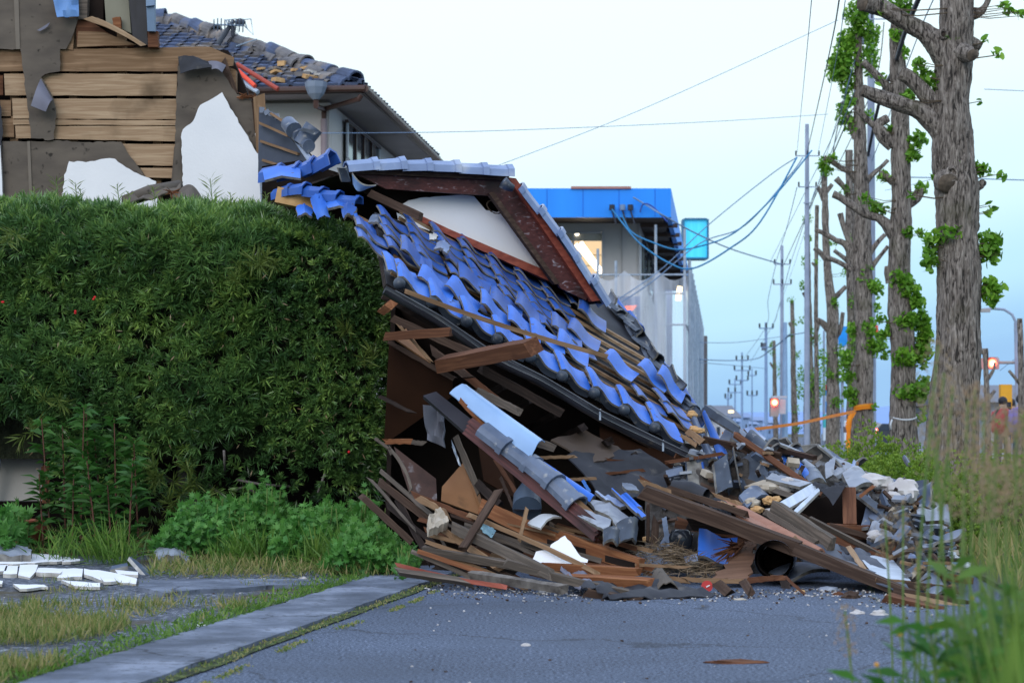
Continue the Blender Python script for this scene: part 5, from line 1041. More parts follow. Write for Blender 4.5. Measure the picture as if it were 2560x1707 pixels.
# ================================================================ FOREGROUND TALL GRASS, BOTTOM RIGHT (out of focus)
def seedgrass(px, top, Y, lean, label, headlen=.24, bushy=1.0, red=False):
    b_ = P(px, 0, Y); b_.z = 0; b_.x -= lean * .5; t_ = P(px + 0, top, Y); t_.x = b_.x + lean; t_ = P(px, top, Y)
    e = empty('seeding_grass', b_, label, 'grass', 'seeding grass stalks in the right foreground')
    mid = lerp(b_, t_, .55) + Vector((-lean * .12, 0, 0)); m = MB(); m.tube(smoothp([b_, mid, t_], 6), [.0028] * 13, 5); m.obj('stalk', STEM_G, e)
    k = int((110 if px < 970 else 190) * bushy); tt = RNG.random(k); bb = np.array(t_) + (np.array(b_ if False else mid) - np.array(t_)) * (tt[:, None] * headlen / max(.01, (t_ - mid).length))
    spread = .012 + .030 * np.sin(np.clip(tt, 0, 1) * 3.0)[:, None] * bushy; bb = bb + RNG.normal(size=(k, 3)) * spread * .55
    dd = RNG.normal(size=(k, 3)) * .6 + np.array([0, 0, .9]); np_obj('seed_head', blades(bb, dd, .014, .0038), 4, L_SEED, e, rnd=np.clip(RNG.normal(size=k) * .2 + (.85 if red else .45), 0, 1), kind='stuff')
SG = [(938, 345, 4.3, .12, 'tallest leftmost seed head rising before the nearest trunk'), (944, 372, 4.4, .10, 'seed head just right of the tallest one'), (953, 385, 4.6, .10, 'slanting seed head low on the nearest trunk'), (930, 398, 4.6, -.10, 'seed head leaning left across the nearest trunk'), (968, 400, 4.2, .05, 'seed head against the right bark edge'),
      (975, 388, 4.4, .03, 'reddish upright seed head right of the nearest trunk'), (984, 402, 4.1, .02, 'broad buff seed head below the small pruned tree'), (996, 428, 3.9, .02, 'reddish broad seed head below the signal cabinet'), (1006, 410, 4.3, .0, 'buff seed head before the grey walled house'), (1016, 430, 4.0, .0, 'seed head second from the right edge'),
      (1024, 415, 4.2, .0, 'seed head cut by the right edge'), (937, 440, 4.8, -.06, 'short seed head low across the trunk base'), (948, 452, 4.9, -.04, 'shortest seed head by the bushes at the trunk'), (917, 545, 5.2, -.02, 'low seed spike standing over the tile scraps'), (885, 520, 5.3, -.05, 'thin seed spike left over the pale slab'), (903, 505, 5.4, .0, 'thin seed spike before the azalea stems'),
      (989, 470, 3.8, .0, 'lower seed head in the thick of the grass'), (964, 480, 4.0, .0, 'lower seed head left of the thick grass'), (845, 610, 4.6, -.06, 'reddish seed spike leaning over the asphalt')]
for i, (px, top, Y, ln, lb) in enumerate(SG): seedgrass(px, top, Y, ln, lb, headlen=.17 if i < 13 else .10, bushy=1.5 if i in (0, 1, 5, 6, 7, 8, 9, 10) else .8, red=i in (5, 7, 18))
def fg():
    while True:
        px = random.uniform(880, 1060); py = 690 + random.uniform(0, 160); Y = random.uniform(3.3, 4.9); x = P(px, 0, Y).x
        if px > 905 or random.random() < .25: return (x, Y, 0)
pos = np.array([fg() for _ in range(1900)]); pos = pos[(pos[:, 0] / pos[:, 1] * F + 512) > 930 + 60 * RNG.random(len(pos)) ** 2]; n_ = len(pos); px_ = pos[:, 0] / pos[:, 1] * F + 512
hh = np.clip(.20 + (px_ - 930) / 110 * .50, .14, .74) * RNG.uniform(.5, 1.1, n_)
np_obj('foreground_grass', blades(pos, RNG.normal(size=(n_, 3)) * .16 + np.array([-.03, 0, 1]), hh, .010, .08), 4, L_TALL, None, label='blurred green grass blades filling the lower right corner', cat='grass', kind='stuff')
# leafy weeds with yellow flowers in the corner
for i, (px, Y, ht, lb) in enumerate(((905, 4.4, .36, 'low leafy weed at the left end of the foreground greenery'), (935, 4.3, .46, 'leafy foreground weed with orange buds under the slab'), (960, 4.1, .52, 'leafy foreground weed with yellow flowers in the middle'), (985, 4.0, .56, 'dense leafy foreground weed right of the yellow flowers'), (1010, 3.9, .62, 'tallest leafy foreground weed at the right edge'), (952, 3.7, .36, 'broad leaved weed in the bottom right corner'), (1000, 3.6, .34, 'dark leaved weed at the bottom right edge'), (870, 4.6, .19, 'small sprig with a white puff on the asphalt edge'), (975, 4.5, .60, 'yellow green weed under the reddish seed head'), (925, 3.8, .26, 'dark leafy weed low at the bottom'))):
    x = P(px, 0, Y).x; e = empty('foreground_weed', (x, Y, 0), lb, 'weed', 'leafy weeds in the right foreground')
    m = MB(); L_ = []; 
    for s_ in range(6 if i != 7 else 2):
        tx = x + random.uniform(-.12, .12); ty = Y + random.uniform(-.12, .12); h_ = ht * random.uniform(.7, 1.05); m.tube([(x + random.uniform(-.03, .03), Y, 0), ((x + tx) / 2, (Y + ty) / 2, h_ * .55), (tx, ty, h_)], [.004, .003, .002], 5)
        for k in range(26): t = random.random(); a = random.uniform(0, 6.28); L_.append((x + (tx - x) * t, Y + (ty - Y) * t, h_ * t, math.cos(a), math.sin(a), random.uniform(0, .9)))
        if i in (1, 2, 4, 8) and s_ < 2: m.sphere((tx, ty, h_), .0055, 1, 6)
        if i == 7: m.sphere((tx, ty, h_), .012, 2, 8)
    m.obj('stems', [STEM_G, flat('yellow_petals', (0.70, 0.33, 0.02)), flat('white_puff', (0.6, 0.62, 0.6))], e); L_ = np.array(L_)
    np_obj('leaves', blades(L_[:, :3], L_[:, 3:6], .085 * RNG.uniform(.5, 1.2, len(L_)), .022, .15), 4, L_TALL if i in (8, 4) else L_MUG, e)
# very near broad leaf, right edge
lf = empty('near_leaf_blades', P(1030, 682, 1.7), 'big bright green blurred leaf blades at the lower right edge', 'plant'); lf.location.z = 0
V = []
for (a, b, w_) in (((1004, 740), (1020, 590), .007), ((1036, 620), (1006, 606), .006), ((996, 740), (1009, 640), .006), ((1040, 600), (1014, 588), .007)):
    p0, p1 = P(a[0], a[1], 1.75), P(b[0], b[1], 1.7); s = Vector((1, 0, .2)) * w_; mid = lerp(p0, p1, .55); V.append([p0, mid + s, p1, mid - s])
np_obj('blade', np.array([[list(q) for q in v] for v in V]), 4, L_TALL, lf, rnd=[.9, .95, .85, .9]); MB().tube([(lf.location.x, 1.75, 0), P(1012, 720, 1.75)], .003, 5).obj('stem', STEM_G, lf)

# ================================================================ TOOLS FOR BOARDS, TILES AND SHEETS
def view(p): return (Vector(p) - Vector((0, 0, CH))).normalized()
def plank(a, b, w_, t_, mat, label=None, name='timber', cat='timber', group=None, roll=0.0, bend=0.0, jag=.012, parent=None, taper=1.0, seg=8, notch=None):
    "a sawn timber from a to b, each (px,py,Y) or a Vector; w_ across the view, t_ in depth"
    a = P(*a) if not isinstance(a, Vector) else a; b = P(*b) if not isinstance(b, Vector) else b
    d = (b - a); L = d.length; d.normalize(); v = view((a + b) / 2); wv = d.cross(v).normalized(); tv = wv.cross(d).normalized()
    if wv.z < 0: wv = -wv; tv = -tv
    q = Matrix.Rotation(roll, 3, d); wv = q @ wv; tv = q @ tv
    M = Matrix((( d.x, wv.x, tv.x, (a.x + b.x) / 2), (d.y, wv.y, tv.y, (a.y + b.y) / 2), (d.z, wv.z, tv.z, (a.z + b.z) / 2), (0, 0, 0, 1)))
    if M.to_3x3().determinant() < 0: M = Matrix(((d.x, wv.x, -tv.x, M[0][3]), (d.y, wv.y, -tv.y, M[1][3]), (d.z, wv.z, -tv.z, M[2][3]), (0, 0, 0, 1)))
    mb = MB(); vs = []
    for i in range(seg + 1):
        s = i / seg; x = (s - .5) * L; k = lerp(1, taper, s); off = bend * 4 * s * (1 - s)
        for (yy, zz) in ((-.5, -.5), (.5, -.5), (.5, .5), (-.5, .5)):
            e_ = random.uniform(-jag, jag) * (3.5 if i in (0, seg) else 0)
            vs.append((x + e_, yy * w_ * k + off + random.uniform(-jag, jag) * .25, zz * t_ + random.uniform(-jag, jag) * .2))
    fs = [(3, 2, 1, 0), tuple(4 * seg + k for k in range(4))]
    for i in range(seg):
        for k in range(4): fs.append((4 * i + k, 4 * i + (k + 1) % 4, 4 * i + 4 + (k + 1) % 4, 4 * i + 4 + k))
    mb.add(vs, fs)
    return mb.obj(name, mat, parent, M=M, local=True, label=label, cat=cat if label else None, group=group)
def patch(pts, th, mats, label=None, name='board_piece', cat='board', group=None, curve=None, amp=.03, jag=0.0, nu=10, nv=5, parent=None, crumple=0.0, smooth=35, seed=0.0):
    "a sheet, slab or tile through four corners p0 p1 p2 p3 (each px,py,Y), curved across p0->p1"
    q = [P(*p) if not isinstance(p, Vector) else p for p in pts]
    c = (q[0] + q[1] + q[2] + q[3]) / 4; ux = ((q[1] - q[0]) + (q[2] - q[3])).normalized(); vy = ((q[3] - q[0]) + (q[2] - q[1])); n = ux.cross(vy).normalized()
    if n.dot(-view(c) + Vector((0, 0, .25))) < 0: n = -n
    vy = n.cross(ux).normalized()
    M = Matrix(((ux.x, vy.x, n.x, c.x), (ux.y, vy.y, n.y, c.y), (ux.z, vy.z, n.z, c.z), (0, 0, 0, 1))); I = M.inverted()
    l = [I @ p for p in q]
    def f(u, v):
        p = lerp(lerp(l[0], l[1], u), lerp(l[3], l[2], u), v)
        h = 0
        if curve == 's': h = amp * (.5 + .5 * math.cos(math.pi * min(1, max(0, (u - .08) / .64)))) * 1.3 + amp * .3 * max(0, u - .74) * 3 - amp * .5
        elif curve == 'arc': h = amp * (math.sin(math.pi * u) - .5)
        elif curve == 'trough': h = -amp * (math.sin(math.pi * u) - .5)
        elif curve == 'angle': h = amp * (1 - abs(2 * u - 1)) - amp * .5
        elif curve == 'curl': h = amp * (v ** 3) * 2
        if crumple: h += crumple * (noise.noise(Vector((u * 3 + seed, v * 3, seed))) + .5 * noise.noise(Vector((u * 8 + seed, v * 8, seed))))
        e = Vector((0, 0, 0))
        if jag:
            if u in (0.0, 1.0) or v in (0.0, 1.0):
                e = Vector((noise.noise(Vector((u * 9 + seed, v * 9, 1))), noise.noise(Vector((u * 9 + seed, v * 9, 5))), 0)) * jag + Vector((random.uniform(-1, 1), random.uniform(-1, 1), 0)) * jag * .3
        return p + e + Vector((0, 0, h))
    top = [f(i / nu, j / nv) for j in range(nv + 1) for i in range(nu + 1)]; N_ = len(top)
    vs = top + [p - Vector((0, 0, th)) for p in top]; W_ = nu + 1; mb = MB()
    ft = [(j * W_ + i, j * W_ + i + 1, (j + 1) * W_ + i + 1, (j + 1) * W_ + i) for j in range(nv) for i in range(nu)]
    if ft and (vs[ft[0][1]] - vs[ft[0][0]]).cross(vs[ft[0][3]] - vs[ft[0][0]]).z < 0: ft = [tuple(reversed(x)) for x in ft]
    mb.add(vs, ft, 0); fb = [tuple(N_ + i for i in reversed(x)) for x in ft]
    rim = [i for i in range(W_)] + [j * W_ + nu for j in range(1, nv + 1)] + [nv * W_ + i for i in range(nu - 1, -1, -1)] + [j * W_ for j in range(nv - 1, 0, -1)]
    fr = [(rim[k], rim[(k + 1) % len(rim)], N_ + rim[(k + 1) % len(rim)], N_ + rim[k]) for k in range(len(rim))]
    for x in fb: mb.f.append(list(x)); mb.m.append(0)
    for x in fr: mb.f.append(list(x)); mb.m.append(1 if isinstance(mats, (list, tuple)) and len(mats) > 1 else 0)
    o = mb.obj(name, mats, parent, M=M, local=True, label=label, cat=cat if label else None, group=group)
    if smooth: smooth_by(o.data, smooth)
    return o
def face_poly(pxy, Y, th, mats, name, parent=None, slope=0.0, **kw):
    "upright panel: pixel outline at distance Y (+ slope per pixel), th thick away from the viewer"
    pts = [P(x, y, Y + slope * (x - pxy[0][0])) for x, y in pxy]
    mb = MB().prism(pts, (0, th, 0), 0, 1 if isinstance(mats, (list, tuple)) and len(mats) > 1 else None)
    return mb.obj(name, mats, parent, **kw)
def ragged(pxy, amt=.8, step=5.0, closed=True):
    out = []; n = len(pxy)
    for i in range(n if closed else n - 1):
        a, b = pxy[i], pxy[(i + 1) % n]; L = math.hypot(b[0] - a[0], b[1] - a[1]); k = max(1, int(L / step)); out.append(a)
        for j in range(1, k):
            t = j / k; out.append((a[0] + (b[0] - a[0]) * t + random.uniform(-amt, amt), a[1] + (b[1] - a[1]) * t + random.uniform(-amt, amt)))
    return out
def ground_slab(pxy, z, th, mats, label, name='plaster_fragment', cat='plaster piece', group=None, tilt=0.0, jag=1.0):
    g = [G(x, y, z) for x, y in ragged(pxy, jag, 7)]; yc = sum(p.y for p in g) / len(g)
    pts = [Vector((p.x, p.y, z + (p.y - yc) * tilt)) for p in g]; return MB().prism(pts, (0, 0, -th), 0, 1).obj(name, mats, None, label=label, cat=cat, group=group)

# ================================================================ LEFT HOUSE WITH THE STRIPPED WALL
YW = 18.0
lh = empty('stripped_house', (P(130, 0, YW).x, YW, 0), 'house at upper left with boards laid bare, torn felt and broken white plaster', 'house')
x0, x1 = P(-40, 0, YW).x, P(250, 0, YW).x
MB().prism([P(x, y, YW + .18) for x, y in ((-40, -25), (152, -25), (152, 47), (228, 50), (236, 66), (250, 99), (252, 500), (-40, 500))], (0, .2, 0)).obj('dark_backing', DARK, lh)  # dark backdrop panel added behind the boards and down to the foot
MB().prism([(x0 + 0, YW + .4, 0), (x1 - .25, YW + .4, 0), (x1 - .95, YW + 4, 0), (x0, YW + 4, 0)], (0, 0, 3.6)).obj('house_body', DARK, lh)
def bd(pxy, label=None, mat=W_PALE, Y=YW, th=.02, nm='wall_board'):
    o = face_poly(ragged(pxy, .35, 12), Y, th, mat, nm, lh); return o
# studs behind the boards
for px in (14, 73, 121, 157, 232): face_poly([(px - 4, -20 if px < 150 else 49 if px < 200 else 66), (px + 4, -20 if px < 150 else 49 if px < 200 else 70), (px + 4, 200), (px - 4, 200)], YW + .06, .1, W_TAN, 'stud', lh)
bd([(-20, 49), (60, 49), (120, 48.2), (210, 46.5), (222, 52), (234, 57), (233, 65.5), (180, 70), (75, 70.4), (-20, 70)], mat=W_TAN)
bd([(-20, 66.6), (120, 66.6), (178, 66.4), (178, 71), (60, 70.9), (-20, 70.8)], mat=W_TAN, Y=YW - .012)
bd([(4, 73.5), (177, 73.8), (176.5, 95.6), (5, 95)])
bd([(12, 98), (178, 98.6), (176, 119), (13, 118.4)]); bd([(13, 119.4), (176, 119.8), (176, 125), (13, 124.5)], Y=YW - .004, mat=W_PALE)
bd([(15, 125.5), (178, 126), (176, 141), (16, 138)]); bd([(110, 143.5), (180, 144), (176, 165.4), (137, 165), (124, 150)]); bd([(140, 167.5), (182, 168), (180, 178), (146, 177)])
bd([(-20, 100), (11, 100), (11, 118), (-20, 118)], mat=W_TAN, Y=YW + .02); bd([(-20, 116), (14, 116), (14, 137), (-20, 137)], mat=W_TAN, Y=YW + .02); bd([(-20, 75), (3, 75), (3, 95), (-20, 95)], mat=W_RED, Y=YW + .02)
bd([(76, 19.5), (90, 20), (106, 31.5), (134, 46), (77, 47)], mat=W_RED, Y=YW - .01); bd([(78, 31), (104, 32), (136, 44.5), (77, 47)], mat=W_TAN, Y=YW - .02); bd([(66, 32), (74, 32), (73, 50), (67, 49)], mat=W_TAN, Y=YW - .01)
plank((89, 18, YW - .1), (141, 44, YW - .12), .055, .05, W_PALE, parent=lh, name='fallen_board', bend=.02, taper=.55)
face_poly(ragged([(112, 18), (120, 16.5), (121, 28), (114, 27)], .5, 3), YW - .08, .05, W_ORANGE, 'splintered_stub', lh)
face_poly(ragged([(147, 31), (158, 31), (158, 47), (148, 47)], .4, 4), YW - .09, .08, W_RED, 'post_stub', lh)
plank((222, 64, YW + .02), (232, 92, YW + .02), .10, .08, W_BROWN, parent=lh, name='broken_brace')
# window opening, tarp, panels at the top
face_poly([(76, -20), (88, -20), (87, 19), (78, 19)], YW - .05, .09, W_GREY, 'window_post', lh)
face_poly([(88, -20), (104, -20), (103, 24), (90, 19)], YW + .05, .1, DARK, 'dark_opening', lh)
face_poly([(103, -20), (127, -20), (131, 33), (118, 27), (106, 22)], YW - .0, .03, flat('olive_board', (0.20, 0.19, 0.14)), 'inner_panel', lh)
for a, b, c_, d_ in ((127, 138, 148, 141), (136, 146, 149, 145)): face_poly([(a, -20), (b, -20), (c_ - 1, 45), (d_ - 8, 40)], YW - .06 - .03 * (a > 130), .07, BLACKM, 'rubber_seal', lh)
face_poly([(145, -20), (154, -20), (154.5, 31), (147.5, 31)], YW - .14, .08, flat('slate_frame', (0.13, 0.20, 0.30)), 'corner_frame', lh); face_poly([(145.5, -20), (155.5, -20), (154.5, 5), (146, 6)], YW - .17, .03, flat('slate_frame_light', (0.18, 0.26, 0.38)), 'frame_cap', lh)
tarp = patch([(50, -14, YW - .12), (78, -14, YW - .1), (79, 16, YW - .12), (57, 17, YW - .2)], .006, gen('blue_sheet', [(0.3, (0.08, 0.18, 0.40)), (0.7, (0.14, 0.28, 0.55))], scale=2, rough=.5), name='blue_sheet', parent=lh, crumple=.04)
# felt paper
def felt(pxy, Y, nm='felt_paper', mat=FELT, amt=.7): return face_poly(ragged(pxy, amt, 4), Y, .006, mat, nm, lh)
felt([(-20, -20), (52, -20), (57, 17), (78, 18), (75, 28), (71, 40), (66, 49), (40, 49.5), (-20, 49)], YW - .035)
face_poly([(13, -20), (18, -20), (20, 49), (16, 49)], YW - .045, .008, flat('felt_lap', (0.15, 0.125, 0.10)), 'felt_lap', lh)
felt([(20, 48), (60, 49), (60, 71), (45, 74), (41, 77), (53, 97), (56, 112), (54, 139), (45, 140), (43, 138), (31, 138), (27, 100), (23, 70)], YW - .055)
patch([(41, 77, YW - .11), (31, 104, YW - .2), (46, 110, YW - .22), (53, 98, YW - .12)], .006, FELT_B, name='folded_felt_flap', parent=lh, curve='arc', amp=.05)
felt([(37, 30), (50, 22), (48, 26), (40, 31)], YW - .07, mat=FELT_B)
felt([(2, 141), (45, 141), (55, 140), (85, 142), (121, 141.5), (130, 156), (137, 165), (150, 182), (152, 215), (2, 215)], YW - .03)
face_poly([(27, 141), (30, 141), (33, 215), (30, 215)], YW - .042, .008, flat('felt_lap', (0.15, 0.125, 0.10)), 'felt_lap', lh)
felt([(-20, 106), (0, 100), (3, 130), (1, 150), (-20, 150)], YW - .06, mat=FELT_K)
felt([(178, 56), (190, 58), (198, 57), (206, 62), (211, 60), (225, 66), (222, 71), (228, 80), (237, 94), (252, 99), (255, 130), (258, 160), (262, 215), (170, 215), (175, 150), (175, 143), (176, 100), (178, 72)], YW - .04)
patch([(178, 56, YW - .1), (200, 57, YW - .1), (226, 66, YW - .12), (180, 72, YW - .16)], .006, FELT_K, name='curled_felt_edge', parent=lh, curve='arc', amp=.05, crumple=.02); patch([(208, 60, YW - .12), (226, 64, YW - .12), (222, 71, YW - .16), (212, 68, YW - .16)], .006, FELT_B, name='curled_felt_edge', parent=lh, curve='arc', amp=.03)
patch([(172, 150, YW - .06), (184, 138, YW - .12), (183, 200, YW - .12), (168, 195, YW - .05)], .006, FELT, name='felt_fold', parent=lh, curve='arc', amp=.06)
# plaster
face_poly(ragged([(69, 161), (86, 162), (100, 159), (115, 158.5), (126, 167), (141, 175), (156, 181), (158, 215), (60, 215), (64, 175)], .9, 4), YW - .10, .035, [PLASTER, PLASTER_E], 'white_plaster', lh)
face_poly(ragged([(222, 92), (212, 98.5), (200, 105), (193, 121), (183, 129), (181, 137), (183, 186), (184, 215), (264, 215), (263, 190), (258, 154), (243, 129), (228.5, 104)], .6, 4), YW - .12, .035, [PLASTER, PLASTER_E], 'white_plaster', lh)
face_poly([(-20, 140), (0, 145), (2, 180), (3, 215), (-20, 215)], YW - .10, .035, [PLASTER, PLASTER_E], 'white_plaster', lh)
plank((259, 96, YW - .03), (266, 215, YW - .03), .105, .105, W_TAN, parent=lh, name='corner_post', jag=.006)
plank((254, 97, YW - .02), (257, 130, YW - .02), .05, .05, W_BROWN, parent=lh, name='corner_strip')
m = MB()
for k in range(26): m.tube([P(236 + random.uniform(0, 20), 97 + random.uniform(-1, 2), YW - .06), P(236 + random.uniform(0, 20), 94 + random.uniform(-3, 3), YW - .08)], [.008, .002], 4)
m.obj('splinters', W_ORANGE, lh)
m = MB(); m.tube([P(267, 151, YW - .35), P(269, 152, YW - .34), P(272, 200, YW - .3), P(274, 300, YW - .3)], [.10, .10, .10, .10], 16); lp_ = m.obj('downpipe', PIPE, None, smooth=40, label='open topped grey downpipe standing beside the white plaster corner', cat='pipe')
# rolled felt lying on the hedge top
patch([(127, 196, 16.4), (183, 181, 16.9), (181, 187, 16.6), (128, 203, 16.2)], .01, FELT, 'curled sheet of brown felt lying on the hedge top', name='felt_roll', cat='felt', curve=None, crumple=.06, jag=.02)
MB().tube([P(125, 201, 16.35), P(150, 192, 16.5), P(180, 185, 16.7)], [.05, .06, .045], 12).obj('felt_roll', FELT, None, smooth=True, label='tube like roll of brown felt pointing left on the hedge top', cat='felt')
patch([(180, 184, 16.6), (203, 194, 16.5), (197, 205, 16.3), (176, 196, 16.4)], .008, FELT, 'flared end of torn felt dipping into the hedge top', name='felt_roll', cat='felt', curve='arc', amp=.08)
m = MB(); [m.tube([P(172, 192, 16.3), P(172 + random.uniform(-9, 9), 192 + random.uniform(-6, 8), 16.2)], [.006, .002], 4) for _ in range(18)]; m.obj('splinters', W_ORANGE, None, label='orange wood splinters bristling from the felt on the hedge top', cat='splinters', kind='stuff')
# added dark backdrop for the dark under the hedge, and things at its foot
MB().box((P(60, 0, 17.6).x, 17.6, .35), (7.5, .12, 1.1)).obj('under_hedge_backdrop', DARK, lh)
patch([(2, 455, 15.9), (43, 455, 15.9), (42, 500, 15.8), (-4, 500, 15.8)], .03, [flat('beige_panel', (0.30, 0.29, 0.27)), PLASTER_E], 'beige board leaning under the left end of the hedge', name='leaning_board', cat='board'); plank((-2, 450, 15.7), (-5, 500, 15.7), .04, .04, STEEL, 'pale metal strip beside the beige board', cat='strip', name='metal_strip')
m = MB(); m.tube([(P(22, 0, 14.9).x, 14.9, z) for z in (0, .17, .175, .25, .25)], [.14, .18, .205, .205, .16], 20); m.obj('flowerpot', gen('terracotta_pot', [(0.3, (0.26, 0.07, 0.04)), (0.7, (0.36, 0.11, 0.06))], scale=4, rough=.7), None, smooth=40, label='terracotta flowerpot standing at the foot of the hedge', cat='pot')
plank((45, 463, 15.6), (46, 500, 15.6), .06, .05, W_RED, 'reddish post beside the beige board', name='post')

# ================================================================ THE COLLAPSED HOUSE
O = P(394, 285, 13.4)
E = Vector((.213, .085, -.116)).normalized(); C = Vector((-.030, .215, .091)); C = (C - E * C.dot(E)).normalized(); N = E.cross(C).normalized()
U = (N * math.cos(R(25)) + C * math.sin(R(25))).normalized()
def proj(p): return (512 + p.x / p.y * F, HZ - (p.z - CH) / p.y * F)
def RP(u, v, h=0.0): return O + E * u + C * v + N * h
ch = empty('collapsed_house', Vector((O.x + 1.0, 14.5, 0)), 'collapsed house with a tilted blue tiled roof sliding down to the street', 'house')
def inpoly(x, y, poly):
    c = False; j = len(poly) - 1
    for i in range(len(poly)):
        xi, yi = poly[i]; xj, yj = poly[j]
        if (yi > y) != (yj > y) and x < (xj - xi) * (y - yi) / (yj - yi) + xi: c = not c
        j = i
    return c
def tprof(t):
    'roll at the left falling in one sweep to a shallow trough'
    a = .5 + .5 * math.cos(math.pi * min(1, max(0, (t - .08) / .64)))
    return 1.75 * a * min(1, .72 + .28 * min(1, t / .08)) + 1.1 * max(0, t - .74) ** 2 / .0676 * .22
def tile_at(mb, o, ex, ey, nz_, w_=.285, l_=.30, eave=False, pitch=0.0, amp=.034, th=.017, mi=(0, 1), nx=12, rot=0.0, dx=0.0, dy=0.0, dz=0.0, lift=.030, roll=0.0):
    "an S-shaped clay tile; o = lower left corner on the roof, ex across, ey up the slope"
    if rot or roll:
        q = Matrix.Rotation(rot, 3, nz_) @ Matrix.Rotation(roll, 3, ey); cc = o + ex * w_ / 2 + ey * l_ / 2; ex, ey, nz_ = q @ ex, q @ ey, q @ nz_; o = cc - ex * w_ / 2 - ey * l_ / 2
    if pitch: q = Matrix.Rotation(pitch, 3, ex); ey, nz_ = q @ ey, q @ nz_
    o = o + ex * dx + ey * dy + nz_ * dz; prof = [tprof(i / nx) * amp for i in range(nx + 1)]
    ny = 3; vs = []
    for side_ in (0, 1):
        for j in range(ny + 1):
            for i in range(nx + 1):
                s = j / ny; t = i / nx; vs.append(o + ex * (t * w_) + ey * (s * l_) + nz_ * (prof[i] + lift * (1 - s) - th * side_ + .006 * math.sin(math.pi * s)))
    W_ = nx + 1; n_ = W_ * (ny + 1); base = len(mb.v); mb.v.extend([tuple(v) for v in vs])
    def fc(f, m_): mb.f.append([base + i for i in f]); mb.m.append(m_)
    for j in range(ny):
        for i in range(nx):
            a = j * W_ + i; fc((a, a + 1, a + W_ + 1, a + W_), mi[0]); fc((n_ + a + W_, n_ + a + W_ + 1, n_ + a + 1, n_ + a), mi[1])
    for i in range(nx): fc((n_ + i, n_ + i + 1, i + 1, i), mi[1]); a = ny * W_ + i; fc((a, a + 1, n_ + a + 1, n_ + a), mi[1])
    for j in range(ny): a = j * W_; fc((a, a + W_, n_ + a + W_, n_ + a), mi[1]); a = j * W_ + nx; fc((a + W_, a, n_ + a, n_ + a + W_), mi[1])
    if eave:   # hanging lip and the round boss on the roll
        k = len(mb.v); dn = -nz_; fr = [o + ex * (i / nx * w_) + nz_ * (prof[i] + lift - th) - ey * .004 for i in range(nx + 1)]
        for p in fr: mb.v.append(tuple(p))
        for p in fr: mb.v.append(tuple(p + dn * .045))
        for p in fr: mb.v.append(tuple(p + dn * .045 + ey * .016))
        for i in range(nx):
            mb.f.append([k + W_ + i, k + W_ + i + 1, k + i + 1, k + i]); mb.m.append(2)
            mb.f.append([k + 2 * W_ + i, k + 2 * W_ + i + 1, k + W_ + i + 1, k + W_ + i]); mb.m.append(2)
            mb.f.append([k + i, k + i + 1, k + 2 * W_ + i + 1, k + 2 * W_ + i][::-1]); mb.m.append(2)
        mb.sphere(o + ex * (.11 * w_) + nz_ * (amp * 1.3 + .0) - ey * .008, .043, 2, 14)
TM = [TILE, TILE_E, TILE_K]
miss = [(562, 320), (575, 312), (606, 310), (630, 330), (690, 402), (664, 402), (640, 392), (592, 372), (578, 358), (584, 346)]
hipline = [(366, 206), (385, 215), (445, 233), (500, 253), (585, 285), (612, 306), (640, 345), (695, 415), (720, 460), (640, 450), (380, 300), (366, 220)]
m = MB(); rowd = .235; cold = .265
nrows = 10
for j in range(1, nrows):
    for i in range(-5, 11):
        u, v = i * cold, j * rowd
        if u < -.3: continue
        c = RP(u + .13, v + .1, .03); x, y = proj(c)
        if not inpoly(x, y, hipline) or inpoly(x, y, miss): continue
        if j in (1,) or (j == 2 and i in (0, 1, 3, 5, 7)): continue       # these slid out of place: they are things of their own below
        if j == 3 and i in (2, 5): continue
        tile_at(m, RP(u, v), E, C, N, rot=random.gauss(0, .035), dx=random.gauss(0, .006), dy=random.gauss(0, .010), dz=abs(random.gauss(0, .004)), lift=.020 + random.uniform(-.004, .008), amp=.030, th=.012, w_=.278)
m.obj('roof_tiles', TM, ch, smooth=35)
for i in range(0, 9):     # eave course: lips and bosses
    m = MB(); tile_at(m, RP(i * cold - .03, -.06), E, C, N, l_=.33, eave=True, pitch=R(9), amp=.034, th=.013, w_=.28, lift=.04, rot=random.gauss(0, .02), dz=random.uniform(0, .008)); m.obj('eave_tile', [TILE_B, TILE_E, TILE_K], ch, smooth=35)
# deck, battens, underlay
dk = [on_plane(x, y, RP(0, 0, -.03), N) for x, y in ((386, 284), (694, 456), (694, 418), (616, 314), (585, 289), (500, 258), (445, 237), (374, 213))]
MB().prism(dk, N * -.035).obj('roof_deck', W_DARK, ch)
MB().prism([p + N * .004 for p in dk], N * .006).obj('underlay', FELT_K, ch)
for k in range(1, 10):
    L_ = max([u_ * .05 for u_ in range(20, 80) if inpoly(*proj(RP(u_ * .05, k * .235 + .04)), [(300, 100), (604, 303), (628, 332), (656, 368), (690, 414), (720, 470), (300, 470)])] or [1.0]) - .03; u0_ = -.03 + .15 * k * .235; MB().box(RP((L_ + u0_) / 2, k * .235 + .04, .0), (L_ - u0_, .032, .022), Matrix((E, C, N)).transposed()).obj('batten', W_TAN if k < 6 else W_PALE, ch)
for k in range(9):
    u = .25 + k * .24; MB().box(RP(u, 1.0, -.10), (.045, 1.9, .07), Matrix((E, C, N)).transposed()).obj('rafter', W_BROWN, ch)
MB().box(RP(1.2, .03, -.085), (2.44, .02, .09), Matrix((E, C, N)).transposed()).obj('eave_board', W_DARK, ch)
